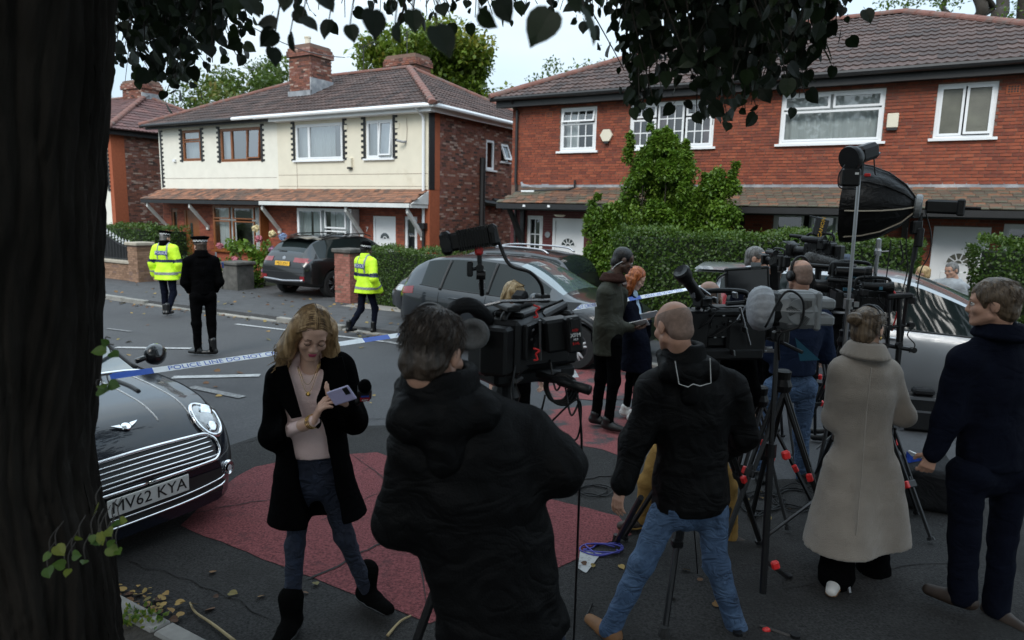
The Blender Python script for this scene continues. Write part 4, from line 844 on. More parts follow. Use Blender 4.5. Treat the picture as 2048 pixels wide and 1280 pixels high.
for a in [(872,52,78,1.25),(1102,22,74,1.2),(1168,18,66,1.25,(.45,-1),(.8,-1,.2)),(958,25,40,1.3,(.4,-1),(.9,-.4,.1)),(658,40,40,1.9),(590,20,36,1.9,(.6,-1)),(550,62,40,1.8,(-.1,-1)),(552,45,36,1.8,(-1,-.1)),(545,95,40,1.8,(.25,-1)),(580,68,36,1.8,(.5,-1)),(605,35,34,1.8,(.6,-1)),(700,50,38,1.6,(.3,-1)),(790,50,36,1.5),(465,-8,42,1.7),(492,-5,40,1.7,(.5,-1)),(575,-15,40,1.7),(745,20,50,1.4,(-.2,-1)),(825,20,46,1.4,(.2,-1)),(1000,-5,60,1.3,(.1,-1)),(1150,-25,50,1.5),(640,-12,44,1.7,(.4,-1))]:
    bigleaf(*a)
C=np.array([q[0] for q in LM]); D=np.array([q[1] for q in LM]); sz=np.array([q[2] for q in LM]); Nn=np.array([q[3] if len(q)>3 else np.array([RNG.normal()*1.1,-1,RNG.normal()*.6]) for q in LM])
x=np.cross(D,Nn); x/=np.linalg.norm(x,axis=1)[:,None]; z=np.cross(x,D); A=np.tile(np.eye(4),(len(C),1,1)); A[:,:3,0]=x*sz[:,None]*.95; A[:,:3,1]=D*sz[:,None]; A[:,:3,2]=z*sz[:,None]; A[:,:3,3]=C
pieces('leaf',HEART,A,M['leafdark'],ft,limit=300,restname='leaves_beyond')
tw.obj('twigs',M['twig'],ft,kind='stuff')
# limbs and the crown above the picture, which shades the street's near side
lb=MB()
for pts in ([(-1.6,2.2,4.4),(-.8,2.6,5.4),(.8,2.6,6.2),(2.2,2.4,6.8)],[(-1.6,2.2,4.4),(-2.6,2.0,5.6),(-3.8,1.2,6.6)],[(-1.6,2.2,4.4),(-1.2,1.0,5.6),(-.4,-1.5,6.6)],[(-1.6,2.2,4.4),(-1.4,3,5.8),(-1.2,3.8,7.4)]):
    q=spline(pts,5); lb.tube(q,np.linspace(.16,.05,len(q)),8)
lb.obj('limbs',M['bark'],ft,True,kind='stuff')
N=19000; q=np.c_[RNG.uniform(-8,8,N),RNG.uniform(-9,7.,N),RNG.random(N)]
lowz=np.where(q[:,1]<-.8,np.maximum(2.9,3.3-.3*(-.8-q[:,1])),3.3)
q[:,2]=np.maximum(lowz,2.62+.33*np.maximum(q[:,1],0)+.3)+q[:,2]**1.3*3.4
keep=((q[:,0]/8.2)**2+((q[:,1]+1.2)/7.8)**2<1)&((q[:,1]<4.6)|(q[:,0]<-.5))&(np.sin(q[:,0]*2.1+1)*np.sin(q[:,1]*2.3)+RNG.normal(size=N)*.5>-.95); q=q[keep]
D=rnd_unit(len(q)); up=np.zeros_like(q); up[:,2]=1
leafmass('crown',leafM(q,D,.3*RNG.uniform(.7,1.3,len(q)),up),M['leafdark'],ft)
# sprouts low on the trunk
sm=[];sd=[];sz=[]
sb=MB()
for (u,v) in [(100,1105),(112,1092),(95,1135),(130,1130),(145,1110),(170,1120),(160,1080),(185,1070),(200,1065),(205,1075),(225,1080),(215,1095),(235,1098),(228,1045),(240,1040),(195,1015),(205,770),(218,768),(196,780),(212,700),(222,705),(215,690),(138,1138),(200,1085),(215,1058)]:
    Y=1.86-.0*u; p=P(u,v,Y); sm.append(p); sd.append(unit(np.array([RNG.normal()*.6+.3,-.4,RNG.normal()*.4-.2]))); sz.append(RNG.uniform(.022,.04)); sb.tube(spline([p,p+np.array([-.04,.06,.01]),p+np.array([-.11,.2,-.02])],4),.0018,4,False)
A=leafM(np.array(sm),np.array(sd),np.array(sz),np.tile([0,-1,.7],(len(sm),1))); pieces('sprout_leaf',HEART,A,M['sproutleaf'],ft,limit=60); sb.obj('sprout_stems',M['twig'],ft,kind='stuff')
# fallen leaves
M['fallen']=mk('fallen_leaf',(.2,.12,.03),.8,attr=[(.05,.022,.012),(.11,.05,.02),(.2,.11,.03),(.3,.2,.06),(.12,.1,.03)])
C=[];Z=[]
for s0,s1,n0,n1,k,h in ((-22,-8,9.2,9.5,90,.0),(-22,-8,9.7,12.3,110,.1),(-16,-5,5,9.2,45,0),(-12,-8,11.8,12.4,24,.1)):
    for _ in range(k):
        p=S(RNG.uniform(s0,s1),RNG.uniform(n0,n1),0); p[2]=gz(p[1])+h+.012; C.append(p); Z.append(RNG.uniform(.05,.09))
for (u,v,k,sp) in ((262,1205,34,34),(312,1228,22,34),(440,1190,5,40),(1200,1130,3,20),(750,800,3,30),(300,1260,14,40),(620,1180,2,20),(1560,1010,10,50),(1400,1160,6,60)):
    for _ in range(k):
        p=G(u+RNG.normal()*sp,min(1275,v+RNG.normal()*sp*.5)); p[2]+=.03 if u<345 and v>1210 else .018; C.append(p); Z.append(RNG.uniform(.02,.05))
C=np.array(C); D=rnd_unit(len(C)); D[:,2]*=.15; D/=np.linalg.norm(D,axis=1)[:,None]
o=leafmass('fallen_leaves',leafM(C,D,np.array(Z),np.tile([0,0,1.],(len(C),1))),M['fallen'],None,HEART); o['label']='scattered brown and yellow fallen leaves on the ground'
# weeds and debris on the verge
n=500; C=np.array([G(RNG.uniform(215,330),RNG.uniform(1235,1279)) for _ in range(90)]); C[:,2]+=.06; D=rnd_unit(len(C)); D[:,2]=abs(D[:,2])+.4; D/=np.linalg.norm(D,axis=1)[:,None]
o=leafmass('verge_weeds',leafM(C,D,.035),M['sproutleaf'],None); o['label']='small green weeds on the soil under the tree'
# overhead cables
for (a,c,Ya,Yc,lb_) in (((430,10,),(690,115),14,22,'thin overhead cable to the rear aerial'),((470,105),(520,128),16,20,'thin overhead cable behind the thin pale tree'),((1240,0),(1310,20),10,13,'thin overhead cable above the brick house')):
    b=MB(); p,q=P(a[0],a[1],Ya),P(c[0],c[1],Yc); b.tube([p+(q-p)*t-np.array([0,0,.25*math.sin(math.pi*t)]) for t in np.linspace(-.3,1,14)],.012,4); o=b.obj('cable',M['black']); tag(o,lb_,'cable',group='overhead cables')
# ---------------------------------------------------------------- implicit surfaces for people
def smin(a,b,k):
    h=np.clip(.5+.5*(b-a)/k,0,1); return b+(a-b)*h-k*h*(1-h)
def _noise(X,amp,fr,seed):
    r=np.random.default_rng(seed); o=np.zeros(X.shape[:-1])
    for i in range(6):
        d=r.normal(size=3); d/=np.linalg.norm(d); f=fr*r.uniform(.6,1.8); w=r.normal(size=3)*fr*.35
        q_=np.sin(X@d*f+1.3*np.sin(X@w+r.uniform(0,6))+r.uniform(0,6)); o+=(1.2*np.abs(q_)-.75 if i%2 else q_*.6)/(1+.3*i)
    return o*amp/2.2
def prim_d(p,X):
    k=p[0]
    if k=='c':                        # tapered capsule, optionally flattened: ('c',a,b,ra,rb[,dir,f])
        a,b,ra,rb=np.asarray(p[1],float),np.asarray(p[2],float),p[3],p[4]; ba=b-a; L=ba@ba
        if len(p)>5:
            d=unit(p[5]); f=p[6]; q=X-a; q=q+(q@d)[...,None]*d*(1/f-1); bb=ba+d*(ba@d)*(1/f-1); L=bb@bb
            t=np.clip((q@bb)/max(L,1e-9),0,1); return (np.linalg.norm(q-t[...,None]*bb,axis=-1)-(ra+(rb-ra)*t))*min(1,f*1.15)
        q=X-a; t=np.clip((q@ba)/max(L,1e-9),0,1); return np.linalg.norm(q-t[...,None]*ba,axis=-1)-(ra+(rb-ra)*t)
    if k=='e':                        # ellipsoid: ('e',c,r,R)
        q=(X-np.asarray(p[1]))@(np.asarray(p[3]) if len(p)>3 and p[3] is not None else np.eye(3)); r=np.asarray(p[2],float)
        k0=np.linalg.norm(q/r,axis=-1); k1=np.linalg.norm(q/(r*r),axis=-1); return np.where(k1>1e-6,k0*(k0-1)/np.maximum(k1,1e-6),-r.min())
    if k=='b':                        # rounded box ('b',c,half,R,round)
        q=np.abs((X-np.asarray(p[1]))@np.asarray(p[3]))-(np.asarray(p[2])-p[4]); return np.linalg.norm(np.maximum(q,0),axis=-1)+np.minimum(q.max(axis=-1),0)-p[4]
def prim_box(p):
    if p[0]=='c':
        r=max(p[3],p[4])*1.05; a,b=np.asarray(p[1]),np.asarray(p[2]); return np.minimum(a,b)-r,np.maximum(a,b)+r
    r=np.max(p[2])*1.75 if p[0]=='b' else np.max(p[2]); c=np.asarray(p[1]); return c-r,c+r
def sdf_mesh(prims,h,k=.03,sub=(),cuts=(),disp=None,inter=None):
    bx=[prim_box(p) for p in prims]; lo=np.min([b[0] for b in bx],axis=0)-2.5*h-.01; hi=np.max([b[1] for b in bx],axis=0)+2.5*h+.01
    n=np.ceil((hi-lo)/h).astype(int)+1; ax=[lo[i]+np.arange(n[i])*h for i in range(3)]; F=np.full(n,.3)
    def region(b,mg):
        i0=np.maximum(0,np.floor((b[0]-mg-lo)/h).astype(int)); i1=np.minimum(n,np.ceil((b[1]+mg-lo)/h).astype(int)+1); sl=tuple(slice(a,c) for a,c in zip(i0,i1))
        return sl,np.stack(np.meshgrid(*[ax[i][sl[i]] for i in range(3)],indexing='ij'),-1)
    for p,b in zip(prims,bx):
        kk=k; 
        sl,X=region(b,max(.03,2*k)); F[sl]=smin(F[sl],prim_d(p,X),kk)
    for p in sub:
        kk=p[-1]; p=p[:-1]; sl,X=region(prim_box(p),.03); F[sl]=-smin(-F[sl],prim_d(p,X),kk)
    if disp or cuts:
        X=np.stack(np.meshgrid(*ax,indexing='ij'),-1); band=np.abs(F)<.06
        if disp:
            for (amp,fr,seed) in disp: F[band]+=_noise(X[band],amp,fr,seed)
        for c in cuts:                # ('z<',value,k) etc or plane (point,normal)
            F=np.maximum(F,(X-np.asarray(c[0]))@unit(c[1]))
    s=F<0
    c=[(0,0,0),(1,0,0),(0,1,0),(1,1,0),(0,0,1),(1,0,1),(0,1,1),(1,1,1)]
    m_=tuple(slice(0,q-1) for q in n); cnt=np.zeros([q-1 for q in n],dtype=np.int8)
    for d in c: cnt+=s[tuple(slice(d[i],d[i]+n[i]-1) for i in range(3))]
    act=(cnt>0)&(cnt<8); idx=np.argwhere(act); nv=len(idx)
    if nv==0: return np.zeros((0,3)),np.zeros((0,4),int)
    vid=np.full(act.shape,-1,dtype=np.int64); vid[act]=np.arange(nv); acc=np.zeros((nv,3)); wt=np.zeros(nv)
    val=[F[idx[:,0]+d[0],idx[:,1]+d[1],idx[:,2]+d[2]] for d in c]
    for a,b in [(0,1),(2,3),(4,5),(6,7),(0,2),(1,3),(4,6),(5,7),(0,4),(1,5),(2,6),(3,7)]:
        x=(val[a]<0)!=(val[b]<0); t=np.where(x,val[a]/np.where(x,val[a]-val[b],1),0)[:,None]
        acc+=np.where(x[:,None],np.array(c[a])+(np.array(c[b])-np.array(c[a]))*t,0); wt+=x
    V=lo+(idx+acc/wt[:,None])*h; Q=[]
    for a in range(3):
        o=[i for i in range(3) if i!=a]; sl0=[slice(1,n[i]-1) for i in range(3)]; sl0[a]=slice(0,n[a]-1); sl1=list(sl0); sl1[a]=slice(1,n[a])
        s0,s1=s[tuple(sl0)],s[tuple(sl1)]; e=np.argwhere(s0!=s1); 
        if len(e)==0: continue
        inside=s0[tuple(e.T)]; g=e.copy(); 
        for i in o: g[:,i]+=1
        def vv(d1,d2):
            q=g.copy(); q[:,o[0]]-=d1; q[:,o[1]]-=d2; return vid[tuple(q.T)]
        q=np.stack([vv(1,1),vv(0,1),vv(0,0),vv(1,0)],1)
        fl=inside if a!=1 else ~inside
        q[~fl]=q[~fl][:,::-1]; Q.append(q)
    Q=np.vstack(Q); Q=Q[(Q>=0).all(1)]
    return V,Q
def relax(V,Q,it=2,lam=.5):
    E=np.vstack([Q[:,[0,1]],Q[:,[1,2]],Q[:,[2,3]],Q[:,[3,0]]])
    for _ in range(it):
        A=np.zeros_like(V); w=np.zeros(len(V)); np.add.at(A,E[:,0],V[E[:,1]]); np.add.at(A,E[:,1],V[E[:,0]]); np.add.at(w,E[:,0],1); np.add.at(w,E[:,1],1)
        V=V*(1-lam)+lam*A/np.maximum(w,1)[:,None]
    return V
# cloth and skin ------------------------------------------------------------------------------
def cloth(name,col,rough=.9,bump=.35,bscale=220,var=.18,sheen=0.,spec=.12,coat=0,fold=.45): return mk(name,col,rough,var=var,scale=9,bump=bump,bscale=bscale,sheen=sheen,spec=spec,coat=coat,fold=fold)
M['skin']=mk('skin',(.42,.235,.165),.5,var=.1,scale=30,spec=.35,bump=.08,bscale=120)
M['skinpale']=mk('pale_skin',(.56,.35,.265),.45,var=.08,scale=30,spec=.35)
M['skindark']=mk('dark_skin',(.08,.042,.028),.42,var=.15,scale=30,spec=.45)
M['lips']=mk('pink_lips',(.42,.045,.11),.35,var=.05); M['lipsd']=mk('lips',(.26,.11,.09),.5); M['brow']=mk('eyebrow',(.05,.028,.015),.9); M['lash']=mk('lashes',(.012,.009,.008),.8); M['eye']=mk('eyeball',(.55,.52,.5),.2)
M['cblack']=cloth('black_cloth',(.0022,.0022,.0025),spec=.02); M['cblackshell']=cloth('black_shell_fabric',(.0032,.0032,.0035),.6,.25,160,.2,0,.1); M['cnavy']=cloth('navy_cloth',(.0045,.0058,.012),spec=.05); M['cnavyjumper']=cloth('navy_jumper',(.009,.016,.038))
M['cgreen']=cloth('olive_waxed_cloth',(.034,.035,.026),.6,.3,120); M['cbeige']=cloth('taupe_wool',(.26,.225,.19),.95,.6,260,.12,.3,fold=.14); M['cpink']=cloth('pale_pink_knit',(.8,.6,.57),.9,.5,300,.06,fold=.3)
M['denim']=mk('blue_denim',(.038,.075,.145),.85,var=.35,scale=7,bump=.4,bscale=300,stain=(.09,.15,.25),sscale=3.5,sthr=(.5,.75),fold=1); M['denimdark']=mk('dark_denim',(.009,.014,.03),.85,var=.3,scale=8,bump=.4,bscale=300,stain=(.018,.032,.065),sscale=4,sthr=(.55,.8),fold=1)
M['chivis']=mk('hi_vis_yellow',(.56,.86,.02),.6,var=.1,scale=6,bump=.2,bscale=120); M['hiband']=mk('grey_reflective_band',(.22,.23,.24),.35,var=.3,scale=40); M['hiblue']=mk('dark_blue_check',(.012,.018,.06),.5)
M['tan']=cloth('tan_cotton',(.27,.16,.05),.9); M['boottan']=mk('tan_leather',(.19,.085,.03),.7,var=.25,scale=12); M['bootblack']=mk('black_leather',(.005,.005,.005),.35,var=.2,scale=20,spec=.5); M['bootsuede']=cloth('black_suede',(.003,.003,.003),.95,spec=.03); M['shoebrown']=mk('brown_leather',(.028,.016,.01),.6,var=.3,scale=10); M['shoewhite']=mk('white_trainer',(.55,.53,.5),.6,var=.1); M['shirtw']=cloth('white_shirt',(.6,.63,.68),.8,.2); M['shirtblue']=cloth('pale_blue_shirt',(.38,.5,.62),.8,.2); M['hoodie']=cloth('grey_marl',(.3,.31,.32),.9); M['collar']=cloth('brown_corduroy',(.035,.016,.012))
def hairmat(n,c,c2,sc=70): return mk(n,c,.42,var=.55,scale=sc,stretch=(1,1,.08),bump=.5,bscale=120,stain=c2,sscale=sc*.5,sthr=(.45,.75),spec=.4)
M['hblonde']=hairmat('dark_blonde_hair',(.27,.165,.075),(.6,.42,.23),55); M['hroot']=hairmat('brown_hair_root',(.12,.068,.032),(.24,.15,.075)); M['hbrown']=hairmat('dark_brown_hair',(.03,.02,.014),(.06,.042,.03)); M['hgrey']=hairmat('grey_hair',(.09,.085,.08),(.22,.21,.2)); M['hred']=hairmat('copper_hair',(.3,.075,.018),(.5,.16,.04)); M['hblack']=hairmat('black_hair',(.007,.006,.006),(.015,.013,.012)); M['hash']=hairmat('mousy_brown_hair',(.075,.05,.03),(.17,.12,.075)); M['hpale']=hairmat('blonde_hair',(.3,.2,.09),(.5,.36,.19)); M['stubble']=mk('cropped_hair',(.2,.13,.1),.75,var=.25,scale=60,bump=.3,bscale=300)
# figures ---------------------------------------------------------------------------------------
def headframe(hdir,tilt=(0,0,1)):
    y=unit(hdir); x=unit(np.cross(y,tilt)); z=np.cross(x,y); return np.stack([x,y,z],1)     # columns: right, forward, up
def hand_prims(w,d,nrm,curl=.6,sc=1.,thumb=1,spread=.12):
    """w wrist, d pointing direction, nrm palm normal (side the fingers curl to)"""
    d=unit(d); n_=unit(np.asarray(nrm)-d*(np.asarray(nrm)@d)); s=np.cross(d,n_)*thumb; out=[]; w=np.asarray(w,float)
    for q in (-.024,-.008,.008,.024): out.append(('c',w+s*q*.55*sc,w+d*.082*sc+s*q*1.05*sc,.0135*sc,.0115*sc))
    for i,(q,L) in enumerate(((.028,.078),(.0095,.088),(-.0095,.082),(-.027,.064))):
        b=w+d*.085*sc+s*q*sc; dd=unit(d+s*(q/.028)*spread); a=curl*(.5+.12*i)
        for j,f in enumerate((.45,.32,.25)):
            ca,sa=math.cos(a),math.sin(a); dv=dd*ca+n_*sa; e=b+dv*L*f*sc; out.append(('c',b,e,(.0094-.001*j)*sc,(.0085-.001*j)*sc)); b=e; a+=curl*.75
    b=w+d*.022*sc+s*.026*sc; e=b+unit(d*.6+s*.75+n_*.45)*.042*sc; out+= [('c',w+d*.01*sc+s*.012*sc,b,.014*sc,.0135*sc),('c',b,e,.0125*sc,.0105*sc),('c',e,e+unit(d*.85+s*.15+n_*.5)*.032*sc,.0105*sc,.0085*sc)]
    return out
def head_prims(c,R,s=1.,ears=True,fem=False):
    T=lambda *v: np.asarray(c)+R@(np.array(v)*s)
    E=lambda v,r:('e',T(*v),np.array(r)*s,R); C=lambda a,b,ra,rb:('c',T(*a),T(*b),ra*s,rb*s); j=.9 if fem else 1.
    P_=[E((0,-.014,.032),(.073,.093,.083)),E((0,.03,-.03),(.058*j,.06,.085)),E((0,.045,.04),(.06,.045,.045)),C((-.046*j,.012,-.058),(-.012,.074,-.09),.024,.019),C((.046*j,.012,-.058),(.012,.074,-.09),.024,.019),E((0,.082,-.094),(.019,.015,.014)),
        C((-.034,.078,.02),(.034,.078,.02),.016,.016),E((-.036,.066,-.026),(.024,.024,.024)),E((.036,.066,-.026),(.024,.024,.024)),E((0,.078,-.06),(.028,.02,.024))]
    D_=[C((0,.09,.01),(0,.105,-.028),.0075,.0095 if fem else .012),E((-.011,.098,-.034),(.0075,.0095,.007)),E((.011,.098,-.034),(.0075,.0095,.007))]
    if ears: D_+= [E((-.076,-.006,-.008),(.011,.02,.032)),E((.076,-.006,-.008),(.011,.02,.032))]
    S_=[('e',T(-.031,.098,.003),np.array((.017,.014,.011))*s,R,.012),('e',T(.031,.098,.003),np.array((.017,.014,.011))*s,R,.012)]
    L_=[E((0,.093,-.0585),(.021,.0085,.006)),E((0,.091,-.0675),(.018,.0085,.0065))]
    eye=[E((-.031,.0815,.002),(.0135,.0125,.0125)),E((.031,.0815,.002),(.0135,.0125,.0125))]
    return P_,D_,S_,L_,eye,T
def put(name,prims,h,mat,t,k=.03,sm_=1,**kw):
    V,Q=sdf_mesh(prims,h,k,**kw)
    if sm_: V=relax(V,Q,sm_)
    return obj(name,V,Q,mat,t,True)
def strands(pts_fn,n,r,mat,t,name='hair_strands'):
    b=MB()
    for i in range(n): p=pts_fn(i); b.tube(p,np.linspace(r,r*.35,len(p)),3,False)
    return b.obj(name,mat,t,True,kind='stuff')
DEF=dict(neck=(0,0,.868),shL=(-.112,0,.815),shR=(.112,0,.815),elL=(-.145,-.02,.63),elR=(.145,-.02,.63),wrL=(-.15,.03,.485),wrR=(.15,.03,.485),hipL=(-.052,0,.515),hipR=(.052,0,.515),knL=(-.06,.01,.283),knR=(.06,.01,.283),anL=(-.06,-.012,.045),anR=(.06,-.012,.045),head=(0,.012,.93))
def skeleton(g,H,az,J=None,px=None,Y=None):
    """g ground point, H height, az heading (degrees, 0 = away from the camera, 90 = right); J local overrides in units of H; px picture overrides {joint:(u,v,dY)}"""
    a=math.radians(az); f=np.array([math.sin(a),math.cos(a),0]); r=np.array([math.cos(a),-math.sin(a),0]); K={}
    d=dict(DEF); d.update(J or {})
    for k,v in d.items(): K[k]=np.asarray(g)+H*(r*v[0]+f*v[1]+np.array([0,0,v[2]]))
    for k,(u,v,dy) in (px or {}).items(): K[k]=P(u,v,(Y if Y is not None else g[1])+dy)
    K['f'],K['r'],K['H'],K['g']=f,r,H,np.asarray(g,float)
    return K
def person(label,K,spec,group=None):
    H=K['H']; q=H/1.75; f,r=K['f'],K['r']; t=thing('person',label,'person',K['g'],0,group)
    shv=unit(K['shR']-K['shL']); tf=unit(np.cross((0,0,1),shv)); tf=tf if tf@f>0 else -tf
    if abs(shv[2])>.95: tf=f
    hd=unit(spec.get('hdir',f)); R=headframe(hd,spec.get('hup',(0,0,1))); hs=spec.get('hs',1.)*q; fine=spec.get('fine',0)
    hh={0:.0085,1:.006,2:.0042}[fine]; skin=spec.get('skin',M['skin'])
    P_,D_,S_,L_,eye,T=head_prims(K['head'],R,hs,spec.get('ears',True),spec.get('fem',False))
    nb=K['neck']; ne=('c',T(0,-.028,-.07),nb-np.array([0,0,.05]),.053*q*(.86 if spec.get('fem') else 1.),.062*q*(.86 if spec.get('fem') else 1.))
    V1,Q1=sdf_mesh(P_+[ne]+D_,hh,.014,sub=S_); V1=relax(V1,Q1,1,.35)
    parts=[(V1,Q1,0)]
    # hands
    hk=spec.get('hands',{})
    for sd in ('L','R'):
        if spec.get('nohand'+sd): continue
        w=K['wr'+sd]; ar=unit(w-K['el'+sd]); o=hk.get(sd,{}); d=o.get('d',ar); nn=o.get('n',-r*(1 if sd=='R' else -1) if True else f)
        th=1 if sd=='R' else -1; 
        V2,Q2=sdf_mesh([('c',K['el'+sd]*.25+w*.75,w,.034*q,.026*q)]+hand_prims(w,d,nn,o.get('curl',.55),q*.98,o.get('thumb',th)),{0:.0075,1:.006,2:.0045}[fine],.006); parts.append((relax(V2,Q2,1,.3),Q2,0))
    # simple trunk and limbs under the clothes keep it one figure
    pel=(K['hipL']+K['hipR'])/2; ch=(K['shL']+K['shR'])/2-np.array([0,0,.1*q])
    core=[('c',pel,ch,.1*q,.11*q,tf,.7)]+[('c',K['sh'+s],K['el'+s],.035*q,.03*q) for s in 'LR']+[('c',K['el'+s],K['wr'+s],.028*q,.02*q) for s in 'LR']+[('c',K['hip'+s],K['kn'+s],.055*q,.04*q) for s in 'LR']+[('c',K['kn'+s],K['an'+s],.038*q,.026*q) for s in 'LR']+[('c',ch,nb,.06*q,.05*q)]
    V3,Q3=sdf_mesh(core,.022,.03); parts.append((V3,Q3,0))
    off=0;VV=[];QQ=[]
    for V,Q,_ in parts: VV.append(V); QQ.append(Q+off); off+=len(V)
    bo=obj('body',np.vstack(VV),np.vstack(QQ),skin,t,True)
    if spec.get('face',fine>0):
        put('lips',L_,.0022 if fine==2 else .004,M['lips'] if spec.get('fem') else M['lipsd'],bo,.004)
        b=MB()
        for s in (-1,1):
            b.tube([T(s*.047,.0845,.0225),T(s*.034,.0935,.0275),T(s*.017,.0945,.024)],[.001*hs,.002*hs,.0018*hs],5)
        b.obj('eyebrow',M['brow'],bo,True,kind='stuff')
        if spec.get('closed',False):
            put('eyelids',eye,.0025,skin,bo,.004); b=MB()
            for s in (-1,1): b.tube([T(s*.0175,.0895,-.001),T(s*.025,.0942,-.0055),T(s*.031,.0955,-.007),T(s*.038,.0935,-.006),T(s*.046,.086,-.001)],.0016*hs,4)
            b.obj('eyelashes',M['lash'],bo,True,kind='stuff')
        else:
            put('eyes',eye,.003,M['eye'],bo,.003); b=MB()
            for s in (-1,1):
                b.lathe([(0,.0005),(.0058*hs,0)],T(s*.031,.0945,.001),R[:,1],10,False); b.tube([T(s*.018,.0895,.004),T(s*.025,.0942,.0085),T(s*.037,.0938,.0085),T(s*.046,.086,.004)],.0016*hs,4)
            b.obj('irises',M['lash'],bo,kind='stuff')
    # trousers -----------------------------------------------------------------------------------
    if spec.get('trousers') is not None:
        lo=spec.get('loose',1.); cuff=spec.get('cuff',1.)
        pr=[('c',K['hipL']*.8+K['hipR']*.2,K['hipR']*.8+K['hipL']*.2,.092*q,.092*q,tf,.95),('c',pel,pel+np.array([0,0,.1*q]),.128*q,.125*q,tf,.75)]
        for s in 'LR':
            hp=K['hip'+s]; sg=-1 if s=='L' else 1
            pr+=[('c',hp+r*sg*.008*q,K['kn'+s],.081*q*lo,.06*q*lo),('c',K['kn'+s],K['an'+s]+np.array([0,0,.01]),.06*q*lo,.048*q*lo*cuff),('e',hp-tf*.05*q-r*sg*.012,(.072*q,.07*q,.082*q))]
        put('trousers',pr,spec.get('hc',.011)+.002,spec['trousers'],t,.035,disp=[(.009,24,3),(.006,52,5),(.003,110,8)],cuts=spec.get('tcuts',()))
    # shoes ---------------------------------------------------------------------------------------
    if spec.get('shoes') is not None:
        for s in 'LR':
            an=K['an'+s]; td=unit(spec.get('toe'+s,f)); up=spec.get('boot',.05)*q; sc=q*spec.get('shoescale',1.)
            sole=an-np.array([0,0,.045*q]); gzz=an[2]-.045*q
            pr=[('c',an-td*.035*sc+np.array([0,0,-.01]),an+td*.045*sc-np.array([0,0,.016]),.042*sc,.04*sc),('c',an+td*.05*sc-np.array([0,0,.02]),an+td*.155*sc-np.array([0,0,.024]),.042*sc,.032*sc),('c',an-td*.012,an+np.array([0,0,up])+(K['kn'+s]-an)*0-td*.008,.046*sc,.05*sc*spec.get('bootw',1.))]
            so=put('shoe',pr,.009 if fine<2 else .007,spec['shoes'],t,.02,cuts=[((0,0,an[2]-.05*q),(0,0,-1))])
            if spec.get('sole') is not None:
                sp_=[('c',an-td*.035*sc,an+td*.05*sc,.046*sc,.046*sc),('c',an+td*.05*sc,an+td*.15*sc,.046*sc,.037*sc)]; sp_=[(p[0],p[1]-np.array([0,0,.03]),p[2]-np.array([0,0,.03]),p[3],p[4],(0,0,1),.7) for p in sp_]
                put('sole',sp_,.009,spec['sole'],so,.01,cuts=[((0,0,an[2]-.052*q),(0,0,-1)),((0,0,an[2]-.03*q),(0,0,1))])
    # top -------------------------------------------------------------------------------------------
    def garment(name,mat,bulk,hem,sleeve=1.,collar=.5,flare=0.,disp=None,k=.05,hc=.011,arms='LR',open_=None,sl=1.,cuts=(),shw=1.,sub=()):
        up=np.array([0,0,1.]); w=bulk*q
        pr=[('c',ch+np.array([0,0,-.02*q]),ch+np.array([0,0,.03*q]),.13*w+.03*q,.12*w+.02*q,tf,.72),('c',K['shL']*.84+K['shR']*.16-up*.035*q,K['shR']*.84+K['shL']*.16-up*.035*q,.064*w*shw,.064*w*shw),('c',pel+up*.06*q,ch,.155*w,.148*w,tf,.72),('c',K['shL']*.5+K['shR']*.5-tf*.02,nb+up*.0,.085*w,.062*q)]
        for s_ in 'LR': pr.append(('c',nb-tf*.012+up*.012*q,K['sh'+s_]*.8+nb*.2-up*.005*q,.05*q,.05*w))
        hz=K['g'][2]+hem; wz=pel[2]
        if hz<wz: 
            bt=np.array([pel[0],pel[1],hz-.22]); pr.append(('c',bt,pel+up*.1*q,(.155+flare)*w,.152*w,tf,.76))
            if flare or hz<wz-.2: 
                for s_ in 'LR': kk=K['kn'+s_]; fr=np.clip((wz-hz+.12)/max(.05,wz-kk[2]),0,1.3); e=K['hip'+s_]+(kk-K['hip'+s_])*fr; pr.append(('c',K['hip'+s_],e-up*.05,.115*w,(.12+flare*.8)*w))
        for s_ in arms:
            sh,el,wr=K['sh'+s_],K['el'+s_],K['wr'+s_]; we=el+(wr-el)*sleeve
            pr+=[('c',sh-up*.012,el,.058*w*sl,.049*w*sl),('c',el,we,.049*w*sl,.041*w*sl)]
        cu=[((0,0,hz),(0,0,-1))]+list(cuts); ds=disp if disp is not None else [(.006,26,int(abs(hz*1000))%97),(.004,60,8)]
        for s_ in arms:
            el,wr=K['el'+s_],K['wr'+s_]; 
        o=put(name,pr,hc,mat,t,k*q,disp=ds,cuts=cu,sub=sub)
        return o
    K['garment']=garment; K['t']=t; K['T']=T; K['R']=R; K['body']=bo; K['tf']=tf; K['pel']=pel; K['ch']=ch; K['hs']=hs; K['q']=q
    tp=spec.get('top')
